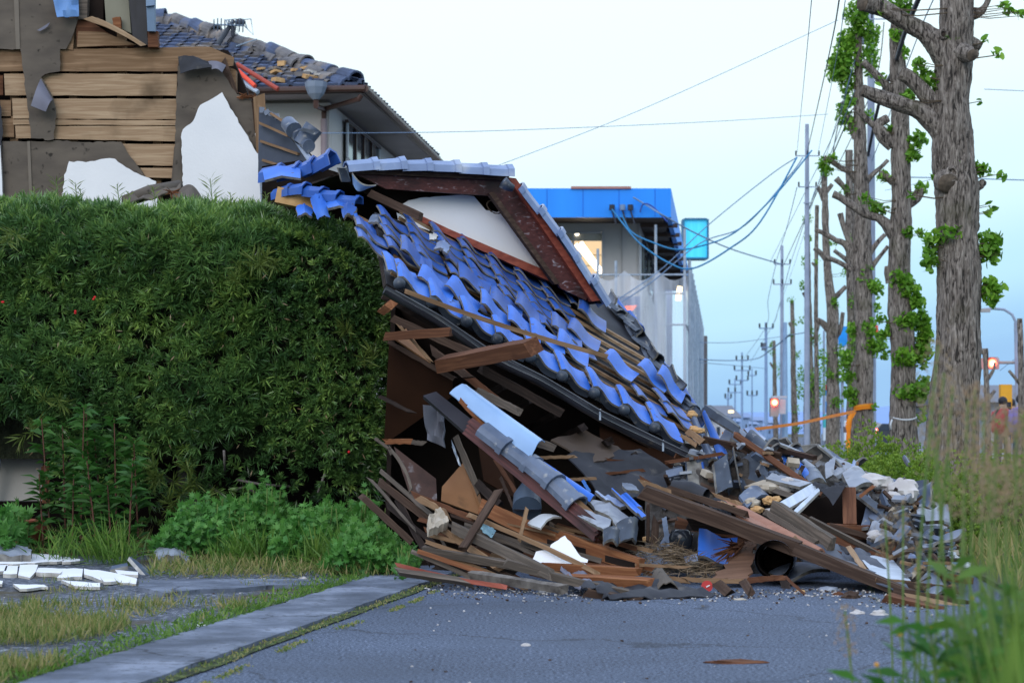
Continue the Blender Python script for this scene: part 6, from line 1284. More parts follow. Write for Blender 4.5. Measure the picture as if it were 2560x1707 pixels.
# gutter
gp = [P(386, 287, 13.25), P(395, 292, 13.26), P(440, 318, 13.3), P(489, 352, 13.36), P(520, 368, 13.4), P(545, 380, 13.42), P(600, 413, 13.5), P(650, 437, 13.6), P(707, 464, 13.66)]
def half_gutter(mb, pts, r, th=.004, seg=8):
    pts = smoothp(pts, 4); L = len(pts); vs = []
    for side_ in (0, 1):
        for i, p in enumerate(pts):
            d = (pts[min(i + 1, L - 1)] - pts[max(i - 1, 0)]).normalized(); s = (C - d * C.dot(d)).normalized(); n_ = s.cross(d).normalized(); n_ = n_ if n_.z > 0 else -n_
            for k in range(seg + 1):
                a = math.pi * k / seg; rr2 = r - th * side_; vs.append(p - s * math.cos(a) * rr2 - n_ * math.sin(a) * rr2)
    W_ = seg + 1; n2 = L * W_; fs = []
    for i in range(L - 1):
        for k in range(seg): a = i * W_ + k; fs += [(a, a + 1, a + W_ + 1, a + W_), (n2 + a + W_, n2 + a + W_ + 1, n2 + a + 1, n2 + a)]
        for k in (0, seg): a = i * W_ + k; fs.append((a, a + W_, n2 + a + W_, n2 + a))
    mb.add(vs, fs)
m = MB(); half_gutter(m, gp, .052); gt = m.obj('gutter', GUTTER, ch, smooth=40)
for a, b in ((489, 351), (600, 412), (663, 443)): MB().box(P(a, b + 2, 13.30 + (a - 489) * .0014), (.012, .03, .075)).obj('gutter_clip', STEEL, gt)
MB().tube([P(395, 290.5, 13.19), P(440, 315.5, 13.22), P(489, 349, 13.28), P(545, 377, 13.33), P(600, 410, 13.4), P(650, 434.5, 13.5), P(706, 461, 13.56)], .007, 6).obj('gutter_bead', GUTTER, gt)
# long thin bamboo-like batten lying over the tiles
plank((406, 291, 13.15), (608, 356, 13.7), .030, .022, W_TAN, 'long thin tan batten lying across the slipped roof tiles', name='batten', cat='batten', bend=-.02, jag=.003)
# slipped tiles, row one and two, one by one
LT_ = [
 (396, 279, .10, .0, TILE_B, 'slipped blue tile nearest the hedge corner', 0), (410, 262, -.1, .1, TILE, 'blue tile standing a little proud by the hedge', .02), (430, 292, -.30, .0, TILE_B, 'bright blue slipped tile above the second eave boss', .04),
 (456, 303, -.42, .15, TILE_B, 'bright blue tile under the start of the long batten', .05), (470, 288, -.1, -.1, TILE, 'dark blue tile wedged in the step of the second course', .02), (487, 318, -.15, .2, TILE_B, 'blue tile with grey end standing on its side left of centre', .06),
 (500, 312, -.25, 0, TILE, 'deeper blue tile above the one with the grey end', .03), (517, 333, -.18, .0, TILE_B, 'wide blue tile crossed by the batten in the middle', .05), (524, 318, -.30, .12, TILE, 'steep blue tile behind the wide crossed one', .05),
 (541, 345, -.15, -.1, TILE_B, 'patchy grey blue tile right of the jutting timber tip', .05), (565, 357, -.30, .08, TILE_B, 'large loose tile with a grey end lip by the bare underlay', .08), (560, 338, -.2, .05, TILE, 'blue tile over the batten, left of the bare underlay', .04),
 (578, 343, -.4, .0, TILE, 'tile with grey long edge at the corner of the bare underlay', .05), (614, 374, -.62, .0, TILE_B, 'small rectangular blue tile lying alone on the bare underlay', .06), (647, 384, -.62, .1, TILE_B, 'big blue tile with a broad grey end near the roof tip', .08),
 (662, 392, -.5, .3, TILE_B, 'smooth steep blue tile at the top of the roof tip', .10), (586, 322, -.3, .1, TILE, 'scalloped blue tile hanging over the bare underlay from above', .04)]
for (px, py, rot, roll, mt, lb, dz) in LT_:
    p = on_plane(px, py, O, N); u = (p - O).dot(E); v = (p - O).dot(C); v = min(max(v, .12), 2.1); p = RP(u, v)
    x, y = proj(p); p = p + Vector(((px - x) / F * p.y, 0, -(py - y) / F * p.y)) * .9   # nudge sideways within the roof's own depth
    m = MB(); tile_at(m, p - E * .14 - C * .15, E, C, N, rot=rot * .7, roll=roll * .7, pitch=R(9), dz=dz * .35 + .005, lift=.035, amp=.028, th=.014, w_=.29, l_=.32); m.obj('roof_tile', [mt, TILE_E, TILE_K], None, smooth=35, label=lb, cat='roof tile', group='blue tiles slipped on the tilted roof')
# --- gable
gO = RP(0, 9.35 * rowd); gN = E.cross(U).normalized(); 
if gN.y > 0: gN = -gN
def GP(px, py, d=0.0): return on_plane(px, py, gO + gN * d, gN)
def gpoly(pxy, d, th, mats, nm, rag=0, step=5): 
    q = ragged(pxy, rag, step) if rag else pxy
    return MB().prism([GP(x, y, d) for x, y in q], -gN * th, 0, 1 if isinstance(mats, list) and len(mats) > 1 else None).obj(nm, mats, ch)
gpoly([(396, 208), (404, 203), (409, 200), (420, 197.5), (440, 196), (462, 194.5), (474, 196), (480, 203), (486, 210), (497, 212), (503, 209), (552, 271), (547, 277), (500, 254), (450, 233), (418, 217)], .0, .03, [PLASTER, PLASTER_E], 'gable_plaster', .6, 5)
gpoly([(334, 172), (500, 190), (575, 290), (555, 284), (385, 206)], -.12, .03, DARK, 'gable_back')
def along_gable(a, b, w_, t_, mat, nm, d): return plank(GP(*a, d), GP(*b, d), w_, t_, mat, parent=ch, name=nm, jag=.004, seg=10)
gpoly([(352, 171.5), (506, 178.5), (492, 195.5), (386, 188.5)], .14, .035, W_MAROON, 'bargeboard'); gpoly([(350, 168), (510, 175.5), (507, 180), (354, 173)], .18, .09, W_BROWN, 'barge_moulding')
gpoly([(504, 180.5), (511, 180), (590, 293), (586, 300), (561, 288), (491, 193.5)], .142, .035, W_MAROON, 'bargeboard'); gpoly([(508, 177), (516, 178), (600, 300), (592, 301)], .18, .09, W_REDTRIM, 'barge_moulding')
gpoly([(489, 193), (494, 191.5), (560, 283), (555, 284)], .17, .06, W_BROWN, 'barge_moulding')
gpoly([(384, 201), (392, 201.5), (450, 229), (556, 274.5), (560, 284), (548, 280), (470, 245), (420, 221)], .06, .07, W_REDTRIM, 'base_trim')
MB().prism([GP(346, 170, .12), GP(506, 177, .12), GP(506, 179, .12), GP(346, 172, .12)], -gN * 2.6).obj('roof_slab', W_DARK, ch); MB().prism([GP(510, 178, .12), GP(602, 303, .12), GP(598, 303, .12), GP(507, 180, .12)], -gN * 2.4).obj('roof_slab', W_DARK, ch)
def capline(path, n_, r, mats, nm, parent=ch, up=None, jit=.008, wob=.01, drop=(), seg=7, **kw):
    pts = smoothp(path, 8); 
    Ls = [0.0]
    for i in range(1, len(pts)): Ls.append(Ls[-1] + (pts[i] - pts[i - 1]).length)
    def at(s):
        for i in range(1, len(pts)):
            if Ls[i] >= s: return lerp(pts[i - 1], pts[i], (s - Ls[i - 1]) / max(1e-6, Ls[i] - Ls[i - 1]))
        return pts[-1]
    outs = []
    for k in range(n_):
        if k in drop: continue
        a = at(Ls[-1] * k / n_); b = at(Ls[-1] * (k + 1) / n_); d = (b - a); L = d.length * 1.10; d.normalize(); a = a + Vector([random.uniform(-jit, jit) for _ in range(3)]); up_ = up or U
        u_ = (up_ - d * up_.dot(d)).normalized(); s = d.cross(u_); mb = MB(); vs = []
        for (t, rr2) in ((0, r * .94), (.80, r * .97), (.81, r * 1.10), (1.0, r * 1.14), (1.0, r * .95), (0, r * .8)):
            for q in range(seg):
                an = math.pi * (q / (seg - 1) * 1.12 - .06); vs.append(a + d * (t * L) + s * (rr2 * math.cos(an)) + u_ * (rr2 * math.sin(an) * .85 + wob * t))
        fs = [(i * seg + q, i * seg + q + 1, (i + 1) % 6 * seg + q + 1, (i + 1) % 6 * seg + q) for i in range(6) for q in range(seg - 1)] + [tuple(i * seg for i in range(6))[::-1], tuple(i * seg + seg - 1 for i in range(6))]
        mb.add(vs, fs); outs.append(mb.obj(nm, mats, parent, smooth=28, **kw))
    return outs
TILE_V = gen('pale_glazed_verge_tile', [(0.3, (0.11, 0.16, 0.30)), (0.55, (0.18, 0.25, 0.42)), (0.75, (0.36, 0.40, 0.48))], scale=4, rough=.33, spec=.6, bump=.12, detail=8, coat=.3)
capline([GP(345, 171, .16), GP(420, 169.5, .16), GP(508, 177, .16)], 6, .098, TILE_V, 'verge_tile', seg=6)
capline([GP(603, 306, .16), GP(560, 245, .16), GP(517, 193, .16)], 5, .092, TILE_V, 'verge_tile', up=(U + E * .8).normalized(), seg=7)
m = MB(); m.tube([GP(503, 182, .42), GP(508, 186, .42), GP(513, 188, .42)], [.05, .04, .03], 10); m.obj('ridge_boss', TILE_K, ch, smooth=True)
patch([GP(340, 168, .45), GP(348, 166, .42), GP(352, 180, .4), GP(344, 182, .4)], .02, [TILE_K, TILE_E], name='broken_verge_tile', parent=ch, curve='arc', amp=.05)
patch([GP(351, 176, .5), GP(375, 188, .5), GP(366, 191, .45), GP(352, 186, .4)], .015, [SHEET_B, TILE_E], name='bent_flashing', parent=ch, curve='arc', amp=.05)
# wire nest in the gable hole
m = MB()
for k in range(14):
    c = GP(494, 207, .05); a0 = random.uniform(0, 6); m.tube([c + E * (.075 * math.cos(a0 + t * .5) * random.uniform(.85, 1)) + U * (.045 * math.sin(a0 + t * .5)) + gN * random.uniform(0, .03) for t in range(7)], .0025, 4, cap=False)
m.obj('straw_nest', STEM, ch)
# --- hip tiles, right edge of the lower roof, standing in a broken row
capline([on_plane(x, y, RP(0, 0, .0), N) for x, y in ((607, 304), (630, 332), (658, 368), (692, 412))], 9, .055, TILE_K, 'hip_tile', up=(N + E * .5).normalized(), jit=.02, wob=.03)
capline([on_plane(x, y, RP(0, 0, -.06), N) for x, y in ((615, 304), (640, 334), (666, 370), (699, 416))], 8, .055, TILE, 'hip_tile', up=(N + E * 1.2).normalized(), jit=.03, wob=-.02)
for k in range(14):
    t = k / 13; p = lerp(on_plane(618, 312, O, N), on_plane(694, 418, O, N), t) + Vector((0, 0, random.uniform(-.05, .04))); hd = (on_plane(618, 312, O, N) - on_plane(694, 418, O, N)).normalized(); hx_ = (N * 1.0 + hd.cross(N) * random.uniform(-.5, .5)).normalized(); hx_ = (hx_ - hd * hx_.dot(hd)).normalized(); m = MB(); tile_at(m, p, hx_, hd, hx_.cross(hd), rot=random.uniform(-.12, .12), w_=.085, l_=.26, amp=.012, nx=4)
    m.obj('hip_edge_tile', [TILE_K if k % 3 else TILE_S, TILE_E, TILE_K], ch, smooth=35)
# --- left part: slanting felt roof with battens, ridge rolls, dark void
MB().prism([P(*q) for q in ((259, 106, 17.6), (285, 124, 17.3), (292, 138, 17.2), (314, 163, 16.9), (318, 172, 16.8), (258, 175, 17.5))], (0, .04, 0)).obj('felted_roof_panel', gen('slate_felt', [(0.3, (0.045, 0.055, 0.08)), (0.7, (0.075, 0.09, 0.125))], scale=3, rough=.8), ch)
for a, b in (((259, 105.5), (286, 123)), ((260, 123), (289, 136)), ((261, 141), (299, 154)), ((263, 160), (286, 167))): plank((*a, 17.5), (*b, 17.05), .022, .03, W_TAN, parent=ch, name='batten', jag=.002)
plank((288, 130, 17.05), (314, 162, 16.7), .05, .03, W_DARK, parent=ch, name='edge_board'); 
patch([(290, 134, 16.95), (297, 133, 16.95), (313, 158, 16.7), (307, 160, 16.7)], .02, [TILE_V, TILE_E], name='edge_tile', parent=ch, curve='arc', amp=.02)
for (a, b, r_, lb) in (((301, 145, 16.8), (314, 127, 16.8), .075, 'grey cylindrical roof roll leaning up against the cream wall'), ((288, 123, 16.9), (294, 130, 16.8), .065, 'short grey roll at the top of the slanting felt panel'), ((296, 133, 16.9), (301, 137, 16.8), .06, 'small grey roll in the middle of the slanting edge'), ((305, 143, 16.8), (309, 146, 16.7), .05, 'smallest grey roll low on the slanting edge')):
    MB().tube([P(*a), P(*b)], [r_, r_ * 1.1], 14).obj('ridge_roll', TILE_S, None, smooth=40, label=lb, cat='ridge tile')
m = MB(); [m.box(P(262 + k * 5, 110 + k * 2.2, 17.3), (.04, .04, .05), Matrix.Rotation(k, 3, 'Y')) for k in range(4)]; m.obj('tile_crumbs', TILE_S, ch)
plank((302, 129, 16.7), (316, 133, 16.6), .03, .02, TILE_K, 'dark bracket lying on top of the leaning grey roll', name='bracket', cat='bracket')
face_poly([(262, 166), (300, 160), (350, 176), (392, 190), (396, 210), (400, 232), (262, 262)], 17.0, .05, DARK, 'dark_void_sheet', ch)  # dark sheet added to stand for the shaded void behind the ridge
o1 = capline([P(264, 180, 15.7), P(300, 177, 15.6), P(334, 165, 15.5)], 4, .115, TILE, 'ridge_tile', up=Vector((0, -.2, 1)).normalized(), seg=5, wob=.02)
o1 = capline([P(274, 196, 15.4), P(300, 193, 15.3), P(322, 198, 15.2), P(356, 206, 15.1)], 5, .075, TILE, 'ridge_tile', up=Vector((0, -.3, 1)).normalized(), seg=5, wob=.02)
patch([(262, 168, 15.6), (300, 166, 15.5), (300, 176, 15.3), (264, 178, 15.4)], .02, [TILE_B, TILE_E], name='ridge_course_tile', parent=ch, curve='angle', amp=.03)
for (q, mt, lb, cv) in (
  ([(310, 197, 15.1), (322, 193, 15.1), (330, 216, 15.0), (317, 218, 15.0)], TILE_B, 'blue roll tile upended just over the hedge top', 'arc'), ([(322, 196, 15.2), (345, 200, 15.1), (352, 208, 14.9), (328, 206, 15.0)], TILE_B, 'pale blue tile shard bridging the ridge rubble', 'angle'),
  ([(340, 203, 15.0), (356, 205, 14.9), (352, 213, 14.8), (343, 216, 14.8)], TILE, 'crumpled blue tile at the right end of the broken ridge', 'angle'), ([(352, 214, 14.9), (372, 222, 14.8), (376, 232, 14.6), (356, 226, 14.6)], TILE_B, 'blue tile shard on the slope beside the hedge corner', 's'),
  ([(372, 212, 14.8), (388, 220, 14.7), (384, 226, 14.6), (368, 220, 14.7)], TILE_S, 'grey blue crest piece above the hedge corner', 'angle'), ([(366, 226, 14.7), (390, 234, 14.6), (392, 246, 14.3), (368, 240, 14.4)], TILE, 'deep blue tile lying flat beyond the hedge corner', 's'),
  ([(378, 240, 14.4), (396, 246, 14.3), (398, 262, 14.0), (378, 258, 14.1)], TILE, 'deep blue tile half hidden by the hedge shoulder', 's'), ([(296, 204, 15.2), (312, 206, 15.2), (312, 214, 15.0), (298, 214, 15.0)], TILE_B, 'low blue tile crumb at the hedge top', 'angle'),
  ([(430, 233, 14.9), (437, 233, 14.9), (437, 239, 14.85), (430, 239, 14.85)], PLASTER_E, 'small pale chip stuck above the top course', None), ([(437, 240, 14.8), (450, 243, 14.7), (447, 251, 14.5), (434, 247, 14.6)], TILE_V, 'broken pale blue lump by the top course', 'angle')):
    patch(q, .02, [mt, TILE_E], lb, name='tile_shard', cat='tile shard', curve=cv, amp=.03, jag=.02)
MB().box(P(300, 200, 15.4), (.35, .2, .12), Matrix.Rotation(.2, 3, 'Y')).obj('clay_bed', CLAY, ch)
for a, b, w_, mt, lb in (((352, 215, 15.0), (388, 234, 14.7), .05, W_TAN, 'short tan lath at the foot of the gable'), ((372, 194, 15.3), (420, 216, 15.0), .06, W_BROWN, 'dark red brown lath running into the gable trim')): plank((*a,), (*b,), w_, .05, mt, lb, jag=.008)

# --- dark inside of the house under the eave
face_poly([(384, 600), (392, 300), (450, 334), (560, 392), (640, 440), (690, 458), (735, 470), (735, 560), (700, 575)], 15.1, .08, gen('dark_brown_backing', [(0.3, (0.014, 0.010, 0.009)), (0.7, (0.035, 0.023, 0.018))], scale=2, rough=.9), 'dark_backing', ch)  # dark backing added behind the opening, interior shade put into its colour
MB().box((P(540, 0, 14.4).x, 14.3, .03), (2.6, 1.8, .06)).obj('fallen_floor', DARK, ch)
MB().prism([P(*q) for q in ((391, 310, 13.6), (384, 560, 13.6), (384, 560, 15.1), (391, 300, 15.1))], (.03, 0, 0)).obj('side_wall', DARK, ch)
def B(*a, **k): return patch(*a, **k)
B([(389, 341, 13.05), (452, 377, 13.0), (452, 396, 13.1), (384, 444, 13.3)], .012, PLY, 'large dark red brown plywood sheet hanging beside the hedge', name='plywood_sheet', cat='plywood', nu=4, nv=4); plank((388, 341, 13.0), (455, 379, 12.95), .03, .03, W_BROWN, 'brown edge strip along the hanging plywood sheet')
B([(395, 338, 12.98), (406, 328, 13.1), (431, 361, 12.95), (430, 362, 12.95)], .012, PLY_O, 'light brown plywood triangle above the hanging sheet', name='plywood_sheet', cat='plywood', nu=3, nv=3)
plank((400, 326, 12.9), (431, 361, 12.85), .018, .02, W_TAN, 'thin pale edge strip on the plywood triangle')
plank((388, 336, 12.9), (450, 331, 12.6), .055, .06, W_RED, 'short reddish beam jutting level from under the eave near the hedge'); plank((383, 311, 12.8), (391, 304, 12.6), .05, .05, W_ORANGE, 'orange stub of wood poking from the hedge edge')
plank((440, 364, 12.9), (534, 346, 12.05), .085, .10, W_RED, 'thick reddish timber jutting out over the eave', name='jutting_timber', roll=.25, taper=1.1)
plank((432, 350, 13.2), (470, 378, 13.1), .05, .04, W_BROWN, 'dark brace behind the jutting timber'); plank((455, 366, 13.3), (500, 402, 13.2), .05, .05, W_RED, 'reddish brace running down behind the pale blue sheet')
plank((392, 318, 13.3), (470, 352, 13.25), .05, .05, W_BROWN, 'dark rafter just under the left gutter'); plank((480, 368, 13.5), (560, 412, 13.5), .06, .05, W_DARK, 'black rafter under the middle of the gutter'); plank((470, 390, 13.7), (505, 425, 13.6), .06, .05, W_BROWN, 'brown rafter end over the pale blue sheet')
for k in range(7): a = 505 + 26 * k; plank((a, 385 + 14 * k, 13.75), (a - 26, 398 + 14 * k, 14.9), .05, .05, W_DARK, 'dark rafter end in the shade under the eave', group='dark rafter ends under the eave')
# broken lower verge: dark board, fluted bargeboard, tiles
B([(423, 395, 12.75), (436, 391, 12.8), (478, 424, 12.55), (470, 436, 12.5)], .03, gen('black_painted_board', [(0.3, (0.014, 0.013, 0.018)), (0.7, (0.035, 0.032, 0.04))], scale=3, rough=.5), 'black painted upper end of the fallen bargeboard', name='bargeboard', cat='board', nu=4, nv=8)
fb = empty('fallen_bargeboard', P(530, 480, 12.3), 'fluted maroon bargeboard slanting down to the street under a row of tiles', 'board')
for k, (o_, w_, mt) in enumerate(((0, .045, W_MAROON), (5, .028, W_MAROON), (9, .028, W_MAROON), (13, .03, W_MAROON))): plank((472 - o_ * .45, 421 + o_ * .9, 12.45 - .02 * (k == 0)), (600 - o_ * .3, 527 + o_ * .95, 11.8 - .02 * (k % 2)), w_, .05, mt, parent=fb, name='flute', jag=.003, seg=12)
plank((478, 414, 12.5), (602, 522, 11.85), .03, .05, W_TAN, parent=fb, name='top_strip', jag=.006)
lt = capline([P(484, 430, 12.35), P(520, 457, 12.2), P(552, 482, 12.05), P(575, 504, 11.95)], 4, .083, TILE_S, 'verge_tile', parent=fb, up=Vector((.5, -.55, .75)).normalized(), seg=8, jit=.008, wob=.0)
B([(512, 449, 12.45), (524, 446, 12.5), (596, 494, 12.1), (590, 500, 12.05)], .02, [TILE_B, TILE_E], 'long bright blue tile edge behind the fallen verge tiles', name='roof_tile', cat='roof tile', curve='arc', amp=.02)
for q, mt, lb, cv in (([(571, 503, 11.95), (612, 519, 11.8), (606, 530, 11.7), (578, 515, 11.85)], TILE_G, 'flat grey tile continuing the row of verge tiles', None), ([(588, 495, 12.1), (630, 514, 11.9), (622, 530, 11.7), (596, 506, 11.95)], TILE_G, 'pale grey corner tile at the foot of the bargeboard', 'angle'),
   ([(595, 495, 12.1), (608, 492, 12.15), (626, 503, 12.0), (606, 504, 12.0)], TILE_V, 'jagged blue grey tile wedged above the pale corner tile', 's'), ([(611, 492, 12.1), (623, 492, 12.1), (646, 513, 11.9), (636, 517, 11.85)], TILE_B, 'blue tile with a crusted grey edge at the pile of corner tiles', 's'),
   ([(621, 493, 12.15), (632, 497, 12.1), (646, 511, 11.95), (634, 506, 12.0)], TILE_B, 'blue roll tile lying against the crusted one', 'arc'), ([(618, 520, 11.75), (640, 516, 11.8), (638, 540, 11.7), (622, 539, 11.6)], TILE_K, 'dark curved tile dangling under the corner tiles', 'arc'), ([(604, 526, 11.7), (624, 530, 11.7), (618, 541, 11.6), (604, 540, 11.6)], TILE_K, 'dark broken tile at the very foot of the bargeboard', 'arc')):
    B(q, .022, [mt, TILE_E], lb, name='roof_tile', cat='roof tile', curve=cv, amp=.04, jag=.01)
B([(450, 388, 12.5), (474, 387, 12.6), (546, 437, 12.2), (531, 453, 12.1)], .008, [SHEET_B, SHEET_B], 'pale blue metal sheet draped over the broken verge', name='metal_sheet', cat='metal sheet', curve='arc', amp=.06, jag=.008, nu=8, nv=12)
plank((480, 392, 12.8), (517, 410, 12.6), .05, .02, W_GREY, 'pale splintered lath above the blue metal sheet', jag=.012); plank((462, 402, 12.45), (484, 424, 12.4), .03, .02, W_ORANGE, 'orange splinter under the blue metal sheet', jag=.02)
plank((520, 436, 12.4), (552, 447, 12.4), .05, .05, W_GREY, 'round broken stick end right of the blue metal sheet')
# cloth, ply, laths inside
B([(426, 406, 12.95), (442, 404, 12.9), (444, 447, 12.85), (430, 440, 12.9)], .01, flat('grey_cloth', (0.10, 0.105, 0.13)), 'grey cloth hanging in the dark opening', name='hanging_cloth', cat='cloth', curve='s', amp=.05, crumple=.05)
B([(463, 463, 13.1), (468, 463, 13.1), (484, 505, 13.0), (487, 521, 12.9)], .012, PLY_O, 'narrow right strip of orange plywood deep in the wreck', name='plywood_sheet', cat='plywood', nu=3, nv=3)
B([(442, 486, 13.1), (463, 462, 13.1), (485, 516, 12.95), (441, 500, 12.95)], .012, PLY_O, 'orange brown plywood panel standing deep in the wreck', name='plywood_sheet', cat='plywood', nu=4, nv=4)
B([(394, 446, 13.2), (436, 478, 13.1), (437, 500, 13.0), (412, 500, 13.0)], .012, gen('dark_spattered_ply', [(0.3, (0.035, 0.018, 0.014)), (0.6, (0.065, 0.032, 0.024)), (0.78, (0.35, 0.35, 0.38))], scale=9, rough=.6), 'dark spattered plywood left of the orange panel', name='plywood_sheet', cat='plywood', nu=4, nv=4)
B([(478, 440, 13.3), (505, 450, 13.3), (520, 500, 13.1), (484, 480, 13.1)], .012, PLY, 'dark plywood behind the fluted bargeboard', name='plywood_sheet', cat='plywood', nu=4, nv=4)
for (a, b, w_, mt, lb, kw) in (
  ((457, 440, 13.0), (479, 491, 12.9), .055, W_GREY, 'grey split rafter leaning in the opening beside the cloth', {}), ((452, 443, 13.05), (460, 465, 13.0), .015, STEEL, 'thin pale metal strip left of the grey rafter', {}), ((497, 462, 13.1), (517, 493, 12.9), .035, W_RED, 'reddish stick running down towards the dark bucket', {}),
  ((502, 480, 13.0), (513, 506, 12.8), .025, W_BROWN, 'thin brown stick left of the dark bucket', {}), ((480, 485, 12.9), (500, 505, 12.7), .07, W_DARK, 'dark beam end behind the crossed stick', {}), ((386, 441, 12.6), (407, 441, 12.6), .04, W_ORANGE, 'orange sawn stick end low in the dark opening', {}), ((407, 441, 12.7), (425, 443, 12.7), .035, W_GREY, 'grey round stick beside the orange stick end', {}),
  ((374, 437, 12.4), (390, 449, 12.4), .022, W_GREY, 'upper piece of the white edged lath by the hedge', {}), ((389, 448, 12.4), (412, 495, 12.3), .025, W_GREY, 'long white edged lath curving down by the hedge', {'bend': .03}), ((380, 396, 13.1), (412, 412, 13.0), .03, W_DARK, 'faint lath crossing the hanging plywood', {}),
  ((362, 496, 12.4), (410, 540, 12.3), .055, W_BROWN, 'brown beam slanting down behind the mugwort', {}), ((380, 470, 12.6), (432, 515, 12.3), .035, W_GREY, 'upper grey lath slanting down right from the hedge', {}), ((378, 480, 12.6), (430, 520, 12.35), .06, W_BROWN, 'broad brown board beneath the upper grey lath', {}), ((370, 478, 12.5), (414, 528, 12.2), .022, W_GREY, 'thin grey lath slanting beside the mugwort top', {}),
  ((388, 505, 12.5), (440, 548, 12.2), .04, W_DARK, 'dark lath in the shade under the planks', {}), ((436, 530, 12.2), (448, 550, 12.1), .02, W_GREY, 'small upright stick under the crossing planks', {}), ((398, 500, 12.5), (430, 560, 12.2), .05, W_DARK, 'dark board standing in the shade left of the planks', {}),
  ((413, 494, 12.25), (470, 517, 12.1), .045, W_RED, 'dark red plank running right from the foot of the curved lath', {}), ((420, 498, 12.2), (446, 513, 12.1), .05, W_TAN, 'splintered tan plank end behind the mortar chunk', {'jag': .02}),
  ((486, 508, 12.3), (566, 545, 12.0), .12, W_ORANGE, 'heavy orange beam, rear length, behind the bucket', {}), ((560, 537, 12.0), (642, 566, 11.6), .105, W_ORANGE, 'heavy orange beam with dark mortises pointing right', {'roll': .2}),
  ((470, 515, 12.0), (596, 572, 11.4), .035, W_TAN, 'long thin tan lath crossing over the white broken board', {'bend': .01}), ((499, 490, 12.0), (464, 546, 11.6), .055, W_BROWN, 'short brown stick crossed over the long beams', {'roll': .3}), ((526, 512, 12.0), (520, 537, 11.9), .03, W_TAN, 'small upright tan stick before the orange beam', {}),
  ((452, 526, 11.9), (552, 574, 11.2), .075, W_GREY, 'thick grey brown beam slanting down to the street', {'roll': .2}), ((444, 530, 12.0), (500, 568, 11.5), .05, W_TAN, 'tan splintered plank under the thick grey brown beam', {'jag': .02}), ((478, 530, 12.0), (542, 556, 11.8), .03, W_GREY, 'weathered lath end pointing right under the thin tan lath', {'jag': .02}),
  ((424, 549, 11.9), (520, 566, 11.4), .06, W_GREY, 'left half of the longest weathered plank on the street', {'roll': .4}), ((510, 563, 11.4), (626, 592, 10.9), .055, W_GREY, 'right half of the longest weathered plank on the street', {'roll': .3, 'bend': -.01}),
  ((400, 565, 11.8), (504, 586, 11.2), .030, W_REDTRIM, 'thin red lath lying flat at the kerb end', {'bend': -.01}), ((398, 571, 11.7), (470, 582, 11.4), .05, W_GREY, 'flat grey board under the red lath', {'roll': 1.0}), ((470, 574, 11.5), (566, 589, 11.0), .06, gen('cement_crusted_board', [(0.3, (0.06, 0.05, 0.045)), (0.7, (0.20, 0.18, 0.16))], scale=16, rough=.95, bump=.8), 'cement crusted board flat on the street edge', {'roll': .5}),
  ((540, 565, 11.6), (640, 572, 11.3), .055, W_ORANGE, 'sawn orange timber pointing right beneath the beam end', {'roll': .2, 'taper': 1.25}), ((566, 578, 11.3), (652, 583, 11.1), .07, W_ORANGE, 'orange block timber lying along the street by the felt', {'roll': .4}), ((545, 560, 11.7), (620, 567, 11.5), .03, W_RED, 'red brown lath under the white broken board', {}),
  ((590, 592, 10.9), (636, 601, 10.75), .06, W_BROWN, 'dark brown board end at the front of the felt', {'roll': .3}), ((435, 566, 11.7), (520, 572, 11.6), .04, W_DARK, 'dark lath in the gravelly dust behind the red lath', {}),
  ((685, 579, 11.3), (746, 581, 11.2), .035, W_TAN, 'straight tan lath lying level before the splintered plywood', {}), ((745, 580, 11.25), (778, 577, 11.2), .04, W_RED, 'short reddish plank end right of the level tan lath', {}), ((650, 577, 11.4), (690, 580, 11.3), .04, W_TAN, 'tan plank just left of the level tan lath', {}), ((633, 564, 11.6), (690, 567, 11.5), .02, W_TAN, 'thin straw coloured lath above the crumpled felt', {}),
  ((744, 582, 11.0), (750, 591, 10.9), .06, W_BROWN, 'small brown block on the street before the pipe', {}), ((785, 576, 11.3), (812, 600, 11.0), .02, W_RED, 'thin reddish stick leaning under the long beam', {}), ((720, 585, 11.1), (728, 592, 11.0), .07, W_BROWN, 'dark brown chip right of the red cap', {})):
    plank(a, b, w_ * .78, w_ * .62, mt, lb, **kw)
for (a, b, c_, d_, i_) in ((547, 541, 585, 552, 0), (605, 557, 634, 566, 1)): B([(a, b - 2.5, 11.88 - .33 * i_), (c_, d_ - 4, 11.75 - .3 * i_), (c_, d_ + 3, 11.75 - .3 * i_), (a, b + 4, 11.88 - .33 * i_)], .01, DARK, ('long dark mortise cut in the rear orange beam', 'short dark mortise cut near the orange beam end')[i_], name='mortise', cat='mortise')
B([(428, 516, 11.9), (440, 506, 12.0), (449, 520, 11.9), (430, 529, 11.8)], .06, MORTAR, 'pale mortar chunk stuck on the plank ends', name='mortar_chunk', cat='mortar', jag=.012, crumple=.03)
B([(527, 520, 12.0), (556, 512, 12.1), (561, 514, 12.0), (540, 525, 11.85)], .012, [flat('white_board', (0.50, 0.52, 0.55)), PLASTER_E], 'white curved board lying under the dark bucket', name='white_board', cat='board', curve='arc', amp=.03, jag=.01)
m = MB(); r2 = ragged([(531, 561), (536, 551), (549, 549), (551, 544), (565, 535), (573, 545), (581, 556), (588, 559), (586, 567), (579, 569), (556, 564)], .6, 4); m.prism([P(x, y, 11.75 - (y - 535) * .006) for x, y in r2], (0, .03, 0), 0, 1); m.obj('white_board', [PLASTER, PLASTER_E], None, label='broken white plasterboard sheet standing among the fallen planks', cat='board')
